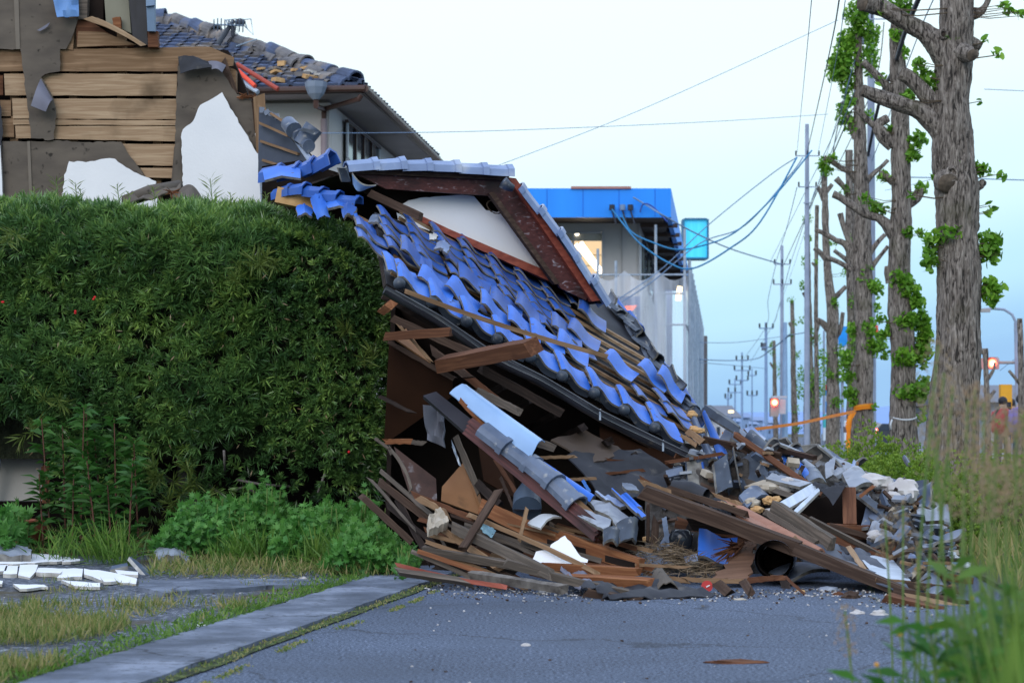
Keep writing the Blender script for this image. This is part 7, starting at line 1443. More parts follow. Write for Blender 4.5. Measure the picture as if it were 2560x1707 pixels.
m = MB(); m.tube([P(529, 487, 12.4), P(527, 497, 12.3), P(527, 508, 12.2)], [.055, .085, .09], 16); m.tube([P(527, 508, 12.2), P(527, 510, 12.2)], [.09, .07], 16); m.obj('bucket', flat('slate_plastic', (0.07, 0.10, 0.15), .4), None, smooth=40, label='dark slate bucket lodged beneath the fluted bargeboard', cat='bucket')
patch([(484, 519, 12.0), (496, 530, 12.0), (492, 537, 11.9), (478, 526, 11.95)], .004, flat('cyan_plastic', (0.25, 0.42, 0.5)), 'scrap of pale cyan plastic between the planks', name='plastic_scrap', cat='plastic', crumple=.02)
# far pieces inside, under the eave
B([(551, 439, 13.6), (585, 429, 14.0), (625, 452, 13.8), (590, 463, 13.4)], .012, flat('dull_brown_board', (0.085, 0.06, 0.045)), 'dull brown board lying in the shade under the eave', name='ceiling_board', cat='board', nu=5, nv=5, crumple=.03)
B([(566, 455, 13.4), (640, 448, 13.9), (690, 480, 13.5), (610, 505, 12.9)], .01, FELT_K, 'sheet of black felt sloping inside the wreck', name='felt_sheet', cat='felt', crumple=.06)
B([(600, 425, 14.2), (690, 455, 14.2), (680, 480, 14.0), (600, 455, 14.0)], .01, PLY, 'torn ceiling panel hanging at the back of the dark opening', name='ceiling_board', cat='board', crumple=.05, jag=.03)
for a, b, lb in (((543, 457, 13.2), (572, 456, 13.2), 'tan lath in the shade right of the blue sheet'), ((571, 479, 12.9), (594, 478, 12.9), 'tan lath lying behind the long blue tile edge'), ((600, 474, 13.3), (640, 470, 13.5), 'splintery lath on the black felt inside'), ((600, 458, 13.6), (660, 466, 13.7), 'dark red lath under the torn ceiling panel')): plank(a, b, .02, .02, W_TAN if 'tan' in lb else W_RED, lb)
plank((583, 480, 12.9), (590, 492, 12.7), .02, .02, flat('bright_blue_plastic', (.04, .15, .45)), 'short bright blue plastic strip on the black felt', name='plastic_strip', cat='strip')
B([(622, 482, 12.9), (632, 483, 12.9), (640, 490, 12.7), (626, 489, 12.7)], .02, [TILE_S, TILE_E], 'grey stone like tile scrap on the inside felt', name='tile_shard', cat='tile shard', jag=.02)

# ================================================================ RUBBLE HEAP, MIDDLE AND RIGHT
def mound_h(x, y):
    px = 512 + x / y * F
    top = np.interp(px, [655, 690, 730, 760, 800, 850, 900, 930, 955, 970], [.50, .66, .76, .70, .66, .56, .44, .30, .10, 0])
    f0 = np.interp(px, [650, 795, 812, 868, 882, 900, 970], [12.9, 12.75, 13.35, 13.35, 12.2, 11.4, 10.6]); ramp_ = np.clip((y - f0) / np.interp(px, [650, 868, 920], [.3, .3, 1.6]), 0, 1); bk = np.clip((16.2 - y) / 1.6, 0, 1); return float(top * ramp_ ** .7 * (bk ** .5))
m = MB(); nx_, ny_ = 90, 90
def mf(u, v):
    y = 10.5 + 5.8 * v; px = 645 + 330 * u; x = (px - 512) / F * y; h = mound_h(x, y)
    return Vector((x, y, -.02 + h + (.10 * noise.noise(Vector((x * 4, y * 4, 0))) + .07 * noise.noise(Vector((x * 11, y * 11, 3)))) * min(1, h * 4)))
m.grid(mf, nx_, ny_); m.obj('rubble_bed', gen('rubble_dark', [(0.3, (0.02, 0.018, 0.017)), (0.6, (0.07, 0.062, 0.056)), (0.75, (0.20, 0.18, 0.16))], scale=14, rough=.95, bump=1, bdist=.03), label='bed of crushed clay and splinters under the heap of tiles', cat='rubble', kind='stuff')
V_ = []; cols = [TILE_K, TILE_S, TILE_G, MORTAR, W_BROWN, W_TAN, W_DARK]
for k_, mt in enumerate(cols):
    m = MB()
    for _ in range((230, 230, 150, 90, 150, 110, 130)[k_]):
        px = random.uniform(660, 955); y = random.uniform(10.9, 15.2); x = (px - 512) / F * y; h = mound_h(x, y)
        if h < .03 or (px < 880 and y < 12.95): continue
        q = Matrix.Rotation(random.uniform(0, 6.28), 3, 'Z') @ Matrix.Rotation(random.gauss(0, .5), 3, 'X') @ Matrix.Rotation(random.gauss(0, .5), 3, 'Y'); s_ = random.uniform(.3, .95)
        sz_ = (.13 * s_, .07 * s_, .018) if k_ < 3 else ((.09 * s_, .06 * s_, .045 * s_) if k_ == 3 else (.22 * s_, .025, .018)); m.box((x, y, h + random.uniform(-.02, .08)), sz_, q)
    m.obj('rubble_bits', mt, label='small broken bits strewn through the rubble heap', cat='rubble', kind='stuff')
# generic whole tiles jumbled over the heap
def tile_on_heap(px, y, rot, tx, ty, mt, lb, grp='curved tiles jumbled on the rubble heap', dz=.05, w_=.27, l_=.27, amp=.04):
    x = (px - 512) / F * y; q = Matrix.Rotation(rot, 3, 'Z') @ Matrix.Rotation(tx, 3, 'X') @ Matrix.Rotation(ty, 3, 'Y'); c = Vector((x, y, mound_h(x, y) + dz)); ex, ey, ez = q @ Vector((1, 0, 0)), q @ Vector((0, 1, 0)), q @ Vector((0, 0, 1))
    m = MB(); tile_at(m, c - ex * w_ / 2 - ey * l_ / 2, ex, ey, ez, w_=w_, l_=l_, amp=amp, lift=0); return m.obj('roof_tile', [mt, TILE_E, TILE_K], None, smooth=35, label=lb, cat='roof tile', group=grp)
for k in range(44):
    px = random.uniform(690, 945); y = random.uniform(13.4, 15.0) if px < 880 else random.uniform(11.2, 14.5)
    if 806 < px < 874: y = random.uniform(13.7, 15)
    tile_on_heap(px, y, random.uniform(0, 6.28), random.gauss(.25, .4), random.gauss(0, .4), random.choice((TILE_K, TILE_S, TILE_S, TILE_S, TILE_G, TILE_G)), 'grey or slate curved tile lying loose among the jumbled tiles of the heap', dz=random.uniform(-.02, .06))
RT = 'roof_tile'
for q, th, mt, lb, cv, am, nm, ct in (
  ([(686, 458, 13.2), (703, 461, 13.2), (707, 498, 13.0), (690, 496, 13.0)], .05, [TILE_E, TILE_S], 'upright grey slab standing under the gutter end', None, 0, 'stone_slab', 'slab'),
  ([(703, 461, 13.19), (706, 462, 13.3), (712, 500, 13.1), (708, 500, 13.0)], .02, [TILE, TILE], 'narrow blue edge beside the upright grey slab', None, 0, RT, 'roof tile'),
  ([(690, 415, 13.6), (696, 414, 13.6), (716, 458, 13.2), (708, 460, 13.2)], .02, [TILE_S, TILE_E], 'steep blue grey tile, left of the two standing on edge at the roof tip', 'arc', .02, RT, 'roof tile'),
  ([(702, 412, 13.6), (706, 410, 13.6), (728, 452, 13.25), (719, 458, 13.2)], .025, [TILE, TILE_E], 'steep blue tile, right of the two standing on edge at the roof tip', 'arc', .02, RT, 'roof tile'),
  ([(700, 409, 13.9), (711, 403, 13.9), (740, 424, 13.7), (739, 433, 13.6)], .02, [TILE_K, TILE_E], 'flat dark tile topped with a blue edge just right of the roof tip', 'angle', .03, RT, 'roof tile'),
  ([(731, 435, 13.5), (736, 430, 13.6), (772, 451, 13.4), (766, 462, 13.3)], .03, [TILE_K, TILE_E], 'long dark tile pointing right below the flat dark one', 'angle', .03, RT, 'roof tile'),
  ([(726, 415, 14.0), (729, 415, 14.0), (748, 434, 13.8), (744, 437, 13.7)], .02, [TILE_S, TILE_E], 'thin grey tile shard pointing up on the skyline', None, 0, RT, 'roof tile'),
  ([(744, 428, 13.9), (752, 425, 13.9), (766, 438, 13.8), (760, 448, 13.6)], .02, [TILE_V, TILE_E], 'triangular pale tile shard beside the big dark tile', None, 0, RT, 'roof tile'),
  ([(744, 436, 13.7), (756, 429, 13.8), (773, 444, 13.6), (760, 452, 13.5)], .025, [TILE_K, TILE_E], 'big dark arched tile on the skyline of the heap', 'arc', .05, RT, 'roof tile'),
  ([(718, 459, 13.0), (727, 455, 13.1), (735, 490, 12.9), (722, 489, 12.8)], .02, [TILE_K, TILE_E], 'left of two big curved dark tiles, its pale rim upright', 'arc', .08, RT, 'roof tile'),
  ([(730, 452, 13.1), (752, 454, 13.2), (768, 488, 12.95), (737, 490, 12.85)], .02, [TILE_K, TILE_E], 'big hollow dark tile facing the street below the skyline', 'trough', .12, RT, 'roof tile'),
  ([(752, 450, 13.3), (778, 466, 13.3), (782, 478, 13.1), (764, 478, 13.0)], .02, [TILE_S, TILE_E], 'ridged slate tile right of the big hollow one', 's', .04, RT, 'roof tile'),
  ([(752, 466, 13.2), (776, 464, 13.2), (782, 482, 13.0), (770, 488, 12.9)], .02, [TILE_K, TILE_E], 'wavy dark tile under the ridged slate tile', 's', .05, RT, 'roof tile'),
  ([(760, 440, 13.6), (770, 447, 13.6), (780, 460, 13.4), (768, 458, 13.4)], .02, [TILE, TILE_E], 'small deep blue tile showing between dark ones', 'arc', .02, RT, 'roof tile'),
  ([(778, 433 + 22, 13.4), (784, 453, 13.5), (802, 470, 13.2), (795, 474, 13.1)], .025, [TILE_B, TILE_E], 'left of two blue tile edges pointing up left behind the heap crest', 'arc', .02, RT, 'roof tile'),
  ([(788, 455, 13.5), (794, 454, 13.5), (815, 474, 13.2), (806, 477, 13.1)], .025, [TILE_B, TILE_E], 'right of two blue tile edges pointing up left behind the heap crest', 'arc', .02, RT, 'roof tile'),
  ([(798, 461, 13.6), (808, 459, 13.6), (820, 467, 13.5), (808, 469, 13.4)], .03, [TILE_G, TILE_E], 'pale grey tile piece lying on top of the crest', 'arc', .03, RT, 'roof tile'),
  ([(802, 467, 13.3), (822, 470, 13.3), (829, 482, 13.1), (810, 478, 13.0)], .03, [TILE_S, TILE_E], 'grey blue arched tile just under the pale crest piece', 'arc', .04, RT, 'roof tile'),
  ([(778, 477, 13.0), (790, 467, 13.2), (802, 470, 13.1), (796, 478, 13.0)], .03, [TILE_S, TILE_E], 'small arched tile end at the top of the white strip', 'arc', .06, RT, 'roof tile'),
  ([(766, 478, 12.9), (772, 472, 13.0), (812, 482, 12.85), (800, 486, 12.75)], .02, [TILE_G, TILE_E], 'long pale tile strip lying across above the mortar', None, 0, RT, 'roof tile'),
  ([(825, 463, 13.5), (836, 455, 13.6), (833, 474, 13.4), (826, 478, 13.3)], .02, [TILE_G, TILE_E], 'upright grey tile shard left of the broken ridge tile', None, 0, RT, 'roof tile'),
  ([(849, 470, 13.6), (854, 458, 13.7), (856, 461, 13.7), (853, 472, 13.5)], .02, [TILE_V, TILE_E], 'thin pale shard sticking up behind the broken ridge tile', None, 0, RT, 'roof tile'),
  ([(843, 469, 13.3), (866, 468, 13.4), (880, 484, 13.1), (852, 486, 12.9)], .03, [TILE_G, TILE_E], 'broad grey ridge tile, moulded at its upper end', 'arc', .05, RT, 'roof tile'),
  ([(879, 483, 13.2), (890, 480, 13.3), (896, 496, 13.1), (886, 502, 13.0)], .02, [TILE_S, TILE_E], 'grey tile triangle left of the big pale lump', None, 0, RT, 'roof tile'),
  ([(856, 492, 12.9), (868, 494, 12.9), (888, 507, 12.7), (882, 512, 12.6)], .02, [TILE_K, TILE_E], 'dark tile edge under the pale crusted ridge', 'angle', .02, RT, 'roof tile'),
  ([(868, 514, 12.7), (890, 501, 12.9), (898, 514, 12.7), (880, 520, 12.5)], .03, [TILE_S, TILE_E], 'grey angled tile below the pale lump', 'angle', .03, RT, 'roof tile'),
  ([(898, 518, 12.6), (915, 513, 12.7), (917, 519, 12.6), (900, 523, 12.5)], .03, [TILE_G, TILE_E], 'thin grey tile edge left of the upright pale tile', None, 0, RT, 'roof tile'),
  ([(916, 516, 12.6), (942, 499, 12.8), (938, 524, 12.5), (919, 541, 12.3)], .02, [TILE_G, TILE_E], 'upright pale grey tile with a rolled left edge by the azalea', 's', .06, RT, 'roof tile'),
  ([(866, 534, 12.4), (880, 519, 12.5), (900, 523, 12.5), (884, 540, 12.2)], .02, [TILE_G, TILE_S], 'pale domed tile at the left of the pale curved pair', 'arc', .08, RT, 'roof tile'),
  ([(871, 546, 12.2), (886, 528, 12.4), (922, 534, 12.4), (900, 553, 12.1)], .02, [TILE_G, TILE_E], 'large pale furrowed tile arched over a dark gap', 'arc', .09, RT, 'roof tile'),
  ([(884, 560, 12.1), (918, 534, 12.4), (922, 540, 12.3), (892, 566, 12.0)], .03, [TILE_K, TILE_S], 'long dark slate tile bar slanting under the furrowed tile', 'arc', .03, RT, 'roof tile'),
  ([(915, 546, 12.2), (945, 530, 12.5), (938, 542, 12.3), (922, 548, 12.2)], .02, [TILE_S, TILE_E], 'curved blue grey tile lip right of the slate bar', 'trough', .05, RT, 'roof tile'),
  ([(896, 552, 12.1), (930, 538, 12.3), (950, 548, 12.2), (915, 562, 11.9)], .03, [TILE_K, TILE_E], 'wide dark tile at the right shoulder of the heap', 'arc', .04, RT, 'roof tile'),
  ([(876, 558, 12.0), (896, 548, 12.1), (904, 554, 12.0), (882, 564, 11.9)], .03, [TILE_S, TILE_E], 'small grey slate wedge before the slate bar', None, 0, RT, 'roof tile'),
  ([(897, 553, 11.9), (903, 549, 12.0), (948, 564, 11.7), (944, 572, 11.5)], .03, [TILE_V, TILE_E], 'long blue grey tile edge pointing right at the low end', 'arc', .03, RT, 'roof tile'),
  ([(925, 552, 12.0), (932, 549, 12.1), (962, 562, 11.8), (956, 568, 11.7)], .03, [TILE_V, TILE_E], 'second long blue grey tile edge, farther right', 'arc', .03, RT, 'roof tile'),
  ([(908, 566, 11.6), (932, 562, 11.8), (950, 590, 11.0), (935, 594, 10.9)], .02, [TILE_S, TILE_E], 'slate blue tile with a bright corner sliding to the street', 'arc', .03, RT, 'roof tile'),
  ([(740, 492, 12.7), (762, 484, 12.9), (770, 492, 12.8), (748, 504, 12.5)], .02, [TILE_S, TILE_S], 'smooth slate tile with a bright blue reflection beside the felt roll', 'arc', .04, RT, 'roof tile'),
  ([(772, 506, 12.4), (774, 516, 12.3), (820, 489, 12.7), (812, 483, 12.8)], .02, [SIDING, PLASTER_E], 'pale blue grey trim board sloping up to the black flag of felt', None, 0, 'trim_board', 'board'),
  ([(789, 514, 12.3), (792, 517, 12.3), (820, 490, 12.6), (818, 487, 12.7)], .02, [SIDING, PLASTER_E], 'thin pale lath under the pale trim board', None, 0, 'trim_board', 'board'),
  ([(858, 554, 11.9), (890, 555.5, 12.0), (911, 580, 11.3), (876, 577, 11.2)], .02, [SIDING, W_TAN], 'flat pale grey board resting on the slope right of the felt', None, 0, 'siding_board', 'board'),
  ([(656, 548, 12.6), (672, 530, 12.9), (694, 531, 12.9), (678, 556, 12.4)], .02, [TILE_S, TILE_E], 'dusty slate tile behind the straw', 'arc', .03, RT, 'roof tile'),
  ([(698, 533, 12.3), (738, 535, 12.4), (735, 560, 12.1), (697, 560, 12.1)], .02, [TILE_B, TILE_E], 'bright blue tile standing under the long beam', 's', .05, RT, 'roof tile'),
  ([(684, 556, 12.1), (697, 553, 12.1), (698, 560, 12.0), (686, 562, 12.0)], .02, [TILE_V, TILE_E], 'small pale blue tile corner left of the bright blue one', None, 0, RT, 'roof tile'),
  ([(636, 552, 12.2), (650, 549, 12.3), (676, 562, 12.0), (650, 568, 11.8)], .02, [TILE_S, TILE_E], 'flat slate tile in front of the straw', 'arc', .02, RT, 'roof tile'),
  ([(768, 569, 12.0), (812, 560, 12.2), (830, 566, 12.0), (790, 578, 11.7)], .02, [TILE_S, TILE_E], 'slate blue tile in the dark under the long beam', 'arc', .03, RT, 'roof tile'),
  ([(800, 552, 12.4), (830, 546, 12.6), (840, 558, 12.3), (806, 562, 12.2)], .02, [TILE_K, TILE_E], 'dark tile deep under the beam near the boards', 'arc', .03, RT, 'roof tile'),
  ([(899, 511, 12.9), (909, 470 + 36, 13.0), (912, 512, 12.9), (903, 518, 12.8)], .02, [TILE_G, TILE_E], 'grey chip tucked under the azalea leaves', None, 0, RT, 'roof tile'),
  ([(902, 455, 15.5), (908, 457, 15.5), (913, 466, 15.3), (907, 464, 15.4)], .02, [TILE_S, TILE_E], 'grey tile scrap caught high in the azalea', 'arc', .03, RT, 'roof tile')):
    B(q, th, mt, lb, name=nm, cat=ct, curve=cv, amp=am, jag=.006)
# lumps of mortar, rock and clay
def lump(px, py, Y, rx, ry, rz, mt, lb, nm='mortar_lump', seed=0):
    c = P(px, py, Y); m = MB(); n_ = 22; vs = []; 
    for j in range(n_ // 2 + 1):
        t = math.pi * j / (n_ // 2)
        for i in range(n_):
            a = 2 * math.pi * i / n_; d = Vector((math.sin(t) * math.cos(a), math.sin(t) * math.sin(a), math.cos(t))); k = 1 + .32 * noise.noise(d * 1.6 + Vector((seed, 0, 0))) + .22 * noise.noise(d * 4 + Vector((0, seed, 0))); q = Vector((d.x, d.y, max(-.8, d.z))) * 1.05 + .10 * Vector((noise.noise(d * 7 + Vector((seed, 1, 1))), 0, noise.noise(d * 7 + Vector((1, seed, 5)))))
            vs.append(c + Vector((q.x * rx * k, q.y * ry * k, q.z * rz * k)))
    h = n_ // 2; fs = [(j * n_ + i, (j + 1) * n_ + i, (j + 1) * n_ + (i + 1) % n_, j * n_ + (i + 1) % n_) for j in range(h) for i in range(n_)]
    m.add(vs, fs); return m.obj(nm, mt, None, smooth=30, label=lb, cat='rubble lump')
for i, (px, py, Y, rx, ry, rz, mt, lb) in enumerate(((903, 491, 13.1, .11, .10, .075, ROCK, 'big pale mortar lump half buried in the azalea'), (872, 482, 13.15, .13, .10, .05, ROCK, 'pale crusted mortar on the broad ridge tile'), (892, 496, 12.8, .05, .05, .03, ROCK, 'smaller pale crust right of the broad ridge tile'),
   (770, 487, 12.95, .14, .09, .045, MORTAR, 'cream mortar slab under the long pale strip'), (787, 485, 12.9, .07, .06, .05, ROCK, 'grey crumpled mortar right of the cream slab'), (752, 503, 12.6, .05, .05, .035, MORTAR, 'cream mortar lump left of the clay'), (768, 500, 12.6, .035, .03, .025, CLAY, 'orange clay lump in the middle of the heap'), (776, 499, 12.6, .03, .03, .022, CLAY, 'second orange clay lump beside the first'),
   (757, 509, 12.4, .04, .03, .022, CLAY, 'orange clay lump just above the terracotta boards'), (775, 510, 12.45, .05, .04, .02, ROCK, 'grey mortar chip above the grey plank'), (692, 414, 13.6, .035, .03, .025, CLAY, 'orange clay stuck at the roof tip'), (694, 428, 13.4, .03, .03, .02, CLAY, 'second clump of orange clay below the roof tip'), (699, 430, 13.35, .04, .03, .02, CLAY, 'clay smear on the splintered roof tip wood'),
   (877, 536, 12.3, .06, .05, .035, ROCK, 'crumbly lump under the pale domed tile'), (851, 597, 10.9, .045, .05, .035, W_BROWN, 'brown wood block on the street right of the dark gap'), (838, 595, 11.1, .03, .03, .02, W_RED, 'small reddish block left of the brown one'), (829, 590, 11.4, .06, .05, .022, TILE_G, 'flat grey stone in the shade under the beam end'),
   (946, 556, 12.1, .07, .06, .03, flat('white_bag', (.55, .58, .62)), 'white crumpled piece among the reeds at the low end'), (953, 565, 11.9, .10, .07, .035, flat('white_bag', (.55, .58, .62)), 'larger white crumpled sheet at the far right of the heap'), (647, 539, 12.6, .03, .03, .02, CLAY, 'clay crumb beside the straw'), (698, 528, 12.6, .03, .03, .015, CLAY, 'clay crumb behind the dark pot'), (800, 591, 11.3, .03, .02, .012, CLAY, 'orange brown crumb on the street under the beam'))):
    lump(px, py, Y, rx, ry, rz, mt, lb, seed=i * 3.7)
# the long beam, felt and boards lying on it
for (a, b, w_, t_, mt, lb, kw) in (
  ((643, 491, 12.3), (800, 549, 11.7), .088, .07, W_BROWN, 'upper length of the long dark beam crossing the heap', {'roll': .2, 'name': 'long_beam'}), ((794, 547, 11.73), (940, 606, 10.9), .075, .07, W_BROWN, 'lower length of the long dark beam reaching the street', {'roll': .2, 'taper': .7, 'name': 'long_beam'}),
  ((644, 484, 12.35), (690, 498, 12.25), .045, .05, W_TAN, 'splintered tan top edge at the raised end of the long beam', {'jag': .02}), ((668, 488, 12.3), (745, 513, 12.05), .04, .04, W_BROWN, 'dark lath lying along the top of the long beam', {'jag': .015}),
  ((774, 508, 12.25), (832, 545, 11.8), .10, .06, W_GREY, 'thick grey brown plank end pointing down right', {'roll': .3}), ((766, 512, 12.2), (818, 543, 11.85), .035, .03, W_GREY, 'thin grey plank left of the thick one', {}), ((720, 498, 12.4), (738, 504, 12.3), .035, .03, W_TAN, 'tan splinter above the terracotta boards', {'jag': .02}), ((721, 503, 12.3), (735, 508, 12.2), .03, .03, W_PALE, 'pale splinter at the upper end of the terracotta boards', {'jag': .02}),
  ((849, 489, 12.8), (850, 527, 12.5), .085, .05, W_RED, 'upright red brown post in the open gap right of the felt flag', {'roll': 0, 'name': 'post', 'jag': .004}), ((826, 530, 12.5), (872, 532, 12.5), .085, .06, W_RED, 'level dark red sill under the upright post', {'roll': .1}), ((861, 495, 12.7), (873, 486, 12.8), .02, .02, W_ORANGE, 'orange splinter spiking up beside the post', {'jag': .01}),
  ((793, 545, 11.8), (803, 557, 11.7), .0, .0, W_TAN, None, {}), ((849, 547, 11.85), (865, 570, 11.4), .030, .03, W_PALE, 'round pale stick lying on the grey felt', {}), ((797, 541, 11.8), (803, 548, 11.7), .04, .035, W_TAN, 'splintered stub between the terracotta boards', {'jag': .015}),
  ((887, 598, 10.6), (940, 612, 10.2), .06, .05, W_RED, 'dark red plank flat on the street at the right', {'roll': .4}), ((900, 592, 10.8), (965, 604, 10.5), .05, .04, W_BROWN, 'brown plank behind the dark red one at the right', {}), ((910, 596, 10.7), (962, 607, 10.4), .03, .03, W_PALE, 'pale lath at the right end of the heap', {}), ((905, 584, 11.2), (960, 590, 11.0), .04, .03, W_BROWN, 'brown lath under the slate blue tile at the right', {}), ((930, 574, 11.5), (972, 580, 11.3), .04, .03, W_RED, 'reddish lath among the reeds at the right', {}),
  ((888, 546, 12.1), (896, 545, 12.1), .05, .04, W_ORANGE, 'orange splinter cluster before the slate bar', {'jag': .02}), ((869, 551, 12.0), (890, 558, 11.9), .06, .02, W_RED, 'broken red brown board at the top of the pale board', {'jag': .02}), ((690, 432, 13.35), (702, 441, 13.2), .045, .04, W_TAN, 'cracked brown wood under the roof tip', {'jag': .015}), ((684, 436, 13.3), (698, 446, 13.2), .03, .03, W_TAN, 'lower cracked lath under the roof tip', {'jag': .01}),
  ((656, 520, 12.5), (653, 552, 12.4), .045, .04, W_BROWN, 'weathered upright stake in front of the dusty slate tile', {}), ((648, 505, 12.6), (648, 545, 12.5), .02, .02, W_BROWN, 'thin brown twig like stake left of the weathered one', {}), ((664, 515, 12.7), (667, 540, 12.6), .03, .03, PIPE, 'short grey pipe behind the straw', {}), ((690, 524, 12.5), (760, 531, 12.4), .07, .05, W_DARK, 'dark beam just above the bright blue standing tile', {}), ((785, 583, 11.6), (790, 600, 11.5), .05, .04, W_DARK, 'dark leaning board end under the beam', {})):
    if lb: plank(a, b, w_, t_, mt, lb, **kw)
B([(717, 500, 12.25), (730, 505, 12.3), (812, 548, 11.75), (795, 551, 11.7)], .012, TERRA, 'left terracotta coloured board on top of the long beam', name='terracotta_board', cat='board', nu=4, nv=10, crumple=.01)
B([(720, 498, 12.35), (748, 508, 12.35), (826, 549, 11.75), (815, 551, 11.7)], .012, TERRA, 'right terracotta coloured board, longer and rounder, on top of the long beam', name='terracotta_board', cat='board', nu=6, nv=10, curve='arc', amp=.03)
B([(668, 488, 12.45), (694, 482, 12.55), (708, 492, 12.45), (700, 503, 12.25)], .006, FELT_K, 'stiff black felt rolled over at its right end on the long beam', name='felt_sheet', cat='felt', curve='arc', amp=.09, nu=14)
MB().tube([P(672, 488, 12.42), P(690, 491, 12.38), P(706, 496, 12.32)], [.055, .065, .05], 14, cap=False).obj('felt_roll', FELT_K, None, smooth=True, label='black felt tube with an open dark mouth on the long beam', cat='felt')
B([(690, 498, 12.3), (724, 498, 12.4), (736, 516, 12.15), (716, 514, 12.1)], .006, FELT_K, 'wrinkled black felt flap beside the terracotta boards', name='felt_sheet', cat='felt', crumple=.06, nu=14, nv=8)
B([(812, 484, 12.75), (846, 482, 12.8), (845, 486, 12.7), (822, 490, 12.65)], .006, FELT_K, 'strip of black felt along the top of the open gap', name='felt_sheet', cat='felt', crumple=.04, jag=.02)
MB().prism([P(*q) for q in ((820, 489, 12.62), (846, 484, 12.66), (841, 493, 12.6), (833, 505, 12.55), (829, 498, 12.58))], (0, .006, 0)).obj('felt_sheet', FELT_K, None, label='pointed black felt flag hanging in the open gap', cat='felt')
B([(826, 543, 12.0), (870, 551, 12.0), (915, 596, 10.95), (800, 553, 11.7)], .006, gen('grey_felt', [(0.3, (0.045, 0.052, 0.07)), (0.7, (0.10, 0.115, 0.15))], scale=4, rough=.6, bump=.2), 'grey felt sheet spread over the lower beam', name='felt_sheet', cat='felt', crumple=.05, nu=14, nv=12, jag=.02)
B([(820, 538, 12.1), (846, 540, 12.2), (858, 552, 12.0), (830, 552, 11.9)], .006, FELT_K, 'small wrinkled felt piece right of the thick plank end', name='felt_sheet', cat='felt', crumple=.05)
face_poly([(775, 512), (850, 488), (872, 500), (872, 545), (800, 545)], 13.0, .05, DARK, 'dark_backing', ch)  # dark panel added so the gap round the post looks shaded
B([(859, 531, 12.5), (868, 497, 12.9), (874, 505, 12.9), (868, 530, 12.4)], .02, [TILE_S, TILE_E], 'upright slate tile curving beside the red brown post', name='roof_tile', cat='roof tile', curve='trough', amp=.05)
B([(742, 545, 12.2), (755, 540, 12.3), (750, 579, 11.6), (712, 578, 11.6)], .01, gen('splintered_ply', [(0.3, (0.09, 0.045, 0.025)), (0.7, (0.19, 0.10, 0.06))], scale=3, stretch=(1, 8, 8), rough=.8), 'fan of splintered red brown plywood under the long beam', name='splintered_plywood', cat='plywood', jag=.05, nu=14, nv=10)
m = MB(); [m.tube([P(738 + random.uniform(-4, 6), 544 + random.uniform(-3, 3), 12.1), P(716 + random.uniform(-6, 14), 550 + random.uniform(-14, 18), 11.9)], [.008, .002], 4) for _ in range(26)]; m.obj('splinters', W_RED, None, label='long dark splinters fanning from the broken plywood', cat='splinters', kind='stuff')
m = MB(); m.tube([P(774, 559, 11.7), P(778, 557, 12.3)], [.115, .115], 24, cap=False); m.tube([P(774, 559, 11.7), P(778, 557, 12.3)], [.10, .10], 24, 1, cap=False)
m.obj('clay_pipe', [TILE_S, DARK], None, smooth=True, label='round open ended dark pipe lying under the long beam', cat='pipe'); MB().sphere(P(777, 558, 12.2), .098, 0, 12).obj('dark_ball_in_pipe', DARK, ch)  # near-black ball set inside the far end of the pipe
m = MB(); c = P(681, 545, 12.3); m.tube([c + Uz * -.09, c + Uz * -.03, c, c + Uz * .05, c + Uz * .09, c + Uz * .10], [.05, .055, .07, .075, .06, .045], 16); m.obj('glazed_pot', flat('black_glaze', (0.018, 0.022, 0.03), .12), None, smooth=True, label='glossy black pot lying beside the straw', cat='pot')
# straw heap, felt on the street, red cap
n_ = 1500; u = RNG.uniform(-1, 1, n_); v = RNG.uniform(-1, 1, n_); c = P(665, 556, 12.1); hh = .17 * np.clip(1 - u ** 2 - .5 * v ** 2, 0, 1) * RNG.random(n_) ** .4
pos = np.stack([c.x + u * .28, c.y + v * .32, .03 + hh * 1.1 + .02], 1); np_obj('straw_heap', blades(pos, RNG.normal(size=(n_, 3)) * np.array([1, 1, .35]), .11, .005, .1), 4, STRAW, None, label='tangle of brown straw spilling between beam end and blue tile', cat='straw', kind='stuff')
B([(580, 585, 11.0), (655, 574, 11.4), (715, 594, 10.9), (610, 598, 10.7)], .006, FELT_K, 'crumpled black felt spread flat on the street', name='felt_sheet', cat='felt', crumple=.05, nu=18, nv=10, jag=.02)
B([(649, 576, 11.35), (668, 572, 11.4), (684, 588, 11.1), (652, 590, 11.0)], .006, FELT, 'curled brown black felt hump on top of the flat one', name='felt_sheet', cat='felt', curve='arc', amp=.10, crumple=.02, nu=14)
B([(560, 569, 11.5), (575, 566, 11.6), (600, 582, 11.2), (580, 588, 11.0)], .006, FELT_B, 'slate scrap of felt poking up between timbers', name='felt_sheet', cat='felt', crumple=.04, jag=.02)
m = MB(); m.tube([P(707, 585.5, 11.15), P(707, 585.5, 11.12)], [.032, .032], 18); cp_ = m.obj('round_cap', flat('red_cap', (0.45, 0.03, 0.03), .4), None, smooth=40, label='small round red cap with a white mark on the street', cat='cap'); MB().box(P(708, 585.3, 11.11), (.022, .004, .006), Matrix.Rotation(-.5, 3, 'Y')).obj('white_mark', PLASTER, cp_)
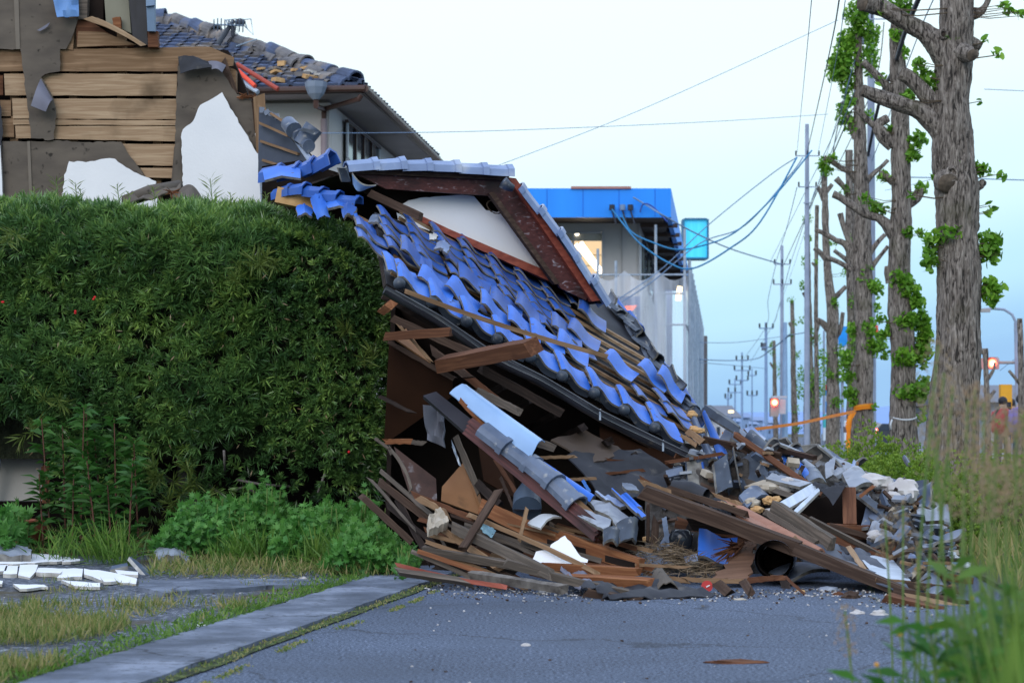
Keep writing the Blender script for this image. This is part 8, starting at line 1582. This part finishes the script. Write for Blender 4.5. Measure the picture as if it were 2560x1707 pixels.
# scattered small chips on the street and lot
m = MB(); m2_ = MB()
for _ in range(150):
    px, py = random.choice(((random.uniform(430, 960), 590 + abs(random.gauss(0, 14))), (random.uniform(0, 330), random.gauss(590, 14)), (random.uniform(400, 1000), random.uniform(590, 682))))
    if py > 684 or py < 562: continue
    c = G(px, py, .008); s_ = random.uniform(.3, 1.2); (m if random.random() < .55 else m2_).box(c, (.011 * s_, .009 * s_, .005 * s_), Matrix.Rotation(random.random() * 6, 3, 'Z') @ Matrix.Rotation(random.gauss(0, .3), 3, 'X'))
m.obj('pale_chips', ROCK, label='tiny pale chips scattered on the asphalt and the lot', cat='debris', kind='stuff'); m2_.obj('brown_chips', W_BROWN, label='tiny brown chips scattered on the asphalt and the lot', cat='debris', kind='stuff')
for px, py, s_, mt, lb in ((858, 613, .032, ROCK, 'white chip on the asphalt, left of the two below the board'), (879, 614, .04, ROCK, 'larger white chip on the asphalt, right of the two'), (202, 626, .03, PLASTER, 'white triangular pebble on the kerb strip'), (264, 599, .028, W_RED, 'small brown wooden block at the inner kerb edge'), (545, 592, .03, ROCK, 'pale chip by the cement crusted board'), (740, 599, .035, MORTAR, 'cream flake in front of the felt'), (303, 579, .03, ROCK, 'white pebble at the grass edge by the kerb'), (338, 577, .035, TILE_G, 'grey stone in the grass by the kerb end'), (264, 580, .025, ROCK, 'white pebble in the grass above the cracked slab'), (735, 662, .05, W_RED, 'dark red wood sliver lying on the open asphalt'), (945, 622, .05, TILE_G, 'white flake half hidden by the foreground weeds'), (526, 645, .02, ROCK, 'single pale speck on the open asphalt')):
    p = G(px, py, .0); lump(px, py, p.y, s_ * (2.2 if 'sliver' in lb else 1), s_ * .8, s_ * (.25 if 'sliver' in lb or 'flake' in lb else .55), mt, lb, nm='chip', seed=px)
# broken pale panels on the lot
for q, th, tl, lb in (
  ([(-10, 553), (15, 552), (60, 554), (64, 560), (20, 563), (-10, 563)], .03, .0, 'longest white plaster slab at the back left of the lot'), ([(64, 556), (80, 558), (80, 560), (62, 561)], .03, 0, 'thin white sliver right of the longest slab'), ([(-10, 564), (8, 564), (6, 570), (-10, 571)], .035, 0, 'white plaster piece cut by the left picture edge'),
  ([(6, 565), (18, 565), (17, 573), (3, 573)], .04, 0, 'small square plaster piece second from the left'), ([(20, 565), (38, 565), (36, 570), (30, 575), (18, 573)], .045, .02, 'chunky five sided plaster piece third from the left'), ([(38, 566), (66, 567), (60, 574), (36, 572)], .045, -.02, 'plaster piece with a crack in the middle of the row'), ([(64, 569), (83, 569), (82, 575), (57, 576)], .045, .02, 'four sided plaster piece right of the cracked one'),
  ([(84, 570), (98, 571), (137, 577), (136, 581), (100, 578), (84, 574)], .035, .03, 'long pointed plaster piece at the right of the row'), ([(61, 579), (100, 582), (100, 586), (75, 585)], .03, 0, 'flat plaster piece in the front row, right'), ([(13, 583), (44, 584), (48, 586), (20, 588)], .025, 0, 'flat plaster sliver in the front row, left'), ([(115, 569), (138, 571), (138, 574), (118, 573)], .03, 0, 'plaster piece lying under the leaning dark slabs'), ([(-8, 579), (3, 580), (2, 583), (-8, 583)], .03, 0, 'tiny plaster piece at the left edge, front'), ([(100, 576), (115, 575), (118, 580), (104, 581)], .03, 0, 'dull plaster corner under the pointed piece')):
    ground_slab(q, .03, th * .6, [PLASTER, PLASTER_E], lb, group='white plaster pieces on the gravel lot', tilt=tl, jag=.5)
for q, lb in (([(129, 556, 12.9), (131, 556, 12.95), (153, 573, 12.7), (148, 577, 12.5)], 'front dark slab leaning among the plaster pieces'), ([(134, 558, 13.1), (137, 560, 13.1), (154, 574, 12.8), (150, 576, 12.8)], 'rear dark slab leaning among the plaster pieces'), ([(112, 565, 12.9), (127, 562, 13.0), (128, 565, 12.9), (110, 569, 12.8)], 'low dark slab left of the leaning pair'), ([(178, 573, 12.6), (188, 566, 12.7), (187, 572, 12.6), (182, 577, 12.5)], 'pointed grey slab standing right of the leaning pair'), ([(153, 571, 12.8), (173, 571, 12.8), (180, 577, 12.5), (158, 576, 12.5)], 'flat grey slab between the leaning pair and the pointed one')):
    B(q, .025, [TILE_S, PLASTER_E], lb, name='stone_slab', cat='slab', nu=3, nv=3)
B([(152, 544, 13.9), (185, 548, 13.8), (190, 558, 13.3), (158, 556, 13.3)], .08, [TILE_G, TILE_E], 'weathered grey stone at the foot of the hedge', name='stone', cat='stone', curve='arc', amp=.05, jag=.03, crumple=.03)
B([(-6, 542, 14.1), (28, 546, 14.0), (32, 554, 13.5), (-6, 554, 13.5)], .06, [TILE_G, TILE_E], 'low grey stone at the left end behind the longest slab', name='stone', cat='stone', jag=.03, crumple=.03)
sheet('raised_paving', [tuple(G(x, y, .03)[:2]) for x, y in ((138, 586), (165, 592), (200, 588.5), (235, 587.5), (268, 584.5), (330, 583), (325, 578), (250, 578), (140, 579))], .03, CONCRETE, .045)

# thin laths tangled among the fallen planks, and splinters between them
for k in range(46):
    a0 = random.uniform(405, 600); t0 = random.uniform(0, 1); py0 = lerp(505, 560, t0) + (a0 - 405) * .12; L_ = random.uniform(25, 95); sl = random.uniform(.18, .62)
    Y0 = 12.6 - .012 * (py0 - 500) - random.uniform(0, .25); px1, py1 = a0 + L_, min(590, py0 + L_ * sl)
    plank((a0, py0, Y0), (px1, py1, max(11.15, Y0 - L_ * .0045)), random.uniform(.012, .03), random.uniform(.01, .02), random.choice((W_BROWN, W_GREY, W_RED, W_TAN, W_ORANGE)), 'thin broken lath tangled among the fallen planks at the foot of the wreck', name='lath', cat='lath', group='thin laths tangled in the fallen planks', jag=.006, seg=5)
for k in range(30):
    a0 = random.uniform(640, 930); Y0 = random.uniform(12.2, 14.2) if a0 < 880 else random.uniform(11.2, 13); x_ = (a0 - 512) / F * Y0
    c = Vector((x_, Y0, mound_h(x_, Y0) + .06)); d = Vector((random.uniform(-1, 1), random.uniform(-.7, .7), random.uniform(-.25, .35))).normalized() * random.uniform(.12, .4)
    plank(c - d / 2, c + d / 2, random.uniform(.012, .035), .015, random.choice((W_BROWN, W_GREY, W_RED, W_TAN)), 'short broken lath sticking out of the tile heap', name='lath', cat='lath', group='short laths in the tile heap', jag=.006, seg=4)

for k in range(14):   # longer weathered boards sliding down to the right
    a0 = random.uniform(715, 880); Y0 = random.uniform(12.5, 13.3) if a0 < 800 else random.uniform(11.9, 12.9); x_ = (a0 - 512) / F * Y0
    c = Vector((x_, Y0, max(.18, mound_h(x_, Y0)) + random.uniform(.06, .10))); d = Vector((random.uniform(.5, 1), random.uniform(-.7, -.1), random.uniform(-.45, -.15))).normalized() * random.uniform(.35, .75)
    plank(c - d / 2, c + d / 2, random.uniform(.03, .06), .016, random.choice((W_BROWN, W_GREY, W_GREY, W_RED)), 'weathered board sliding down to the right over the tile heap', name='board', cat='board', group='boards sliding down the tile heap', jag=.006, seg=6, roll=random.uniform(-.8, .8))

m = MB(); m2_ = MB(); m3_ = MB()      # fine grit spilled along the foot of the heap
for _ in range(900):
    px = random.uniform(425, 935); py = np.interp(px, [425, 560, 700, 850, 935], [588, 594, 594, 592, 606]) + abs(random.gauss(0, 6)) - 5
    c = G(px, py, .006); s_ = random.uniform(.25, 1.1); random.choice((m, m2_, m3_)).box(c, (.013 * s_, .011 * s_, .007 * s_), Matrix.Rotation(random.random() * 6, 3, 'Z') @ Matrix.Rotation(random.gauss(0, .4), 3, 'X'))
m.obj('spilled_grit', ROCK, label='pale grit spilled along the foot of the heap', cat='debris', kind='stuff'); m2_.obj('spilled_grit', W_BROWN, label='brown crumbs spilled along the foot of the heap', cat='debris', kind='stuff'); m3_.obj('spilled_grit', TILE_E, label='grey tile crumbs spilled along the foot of the heap', cat='debris', kind='stuff')
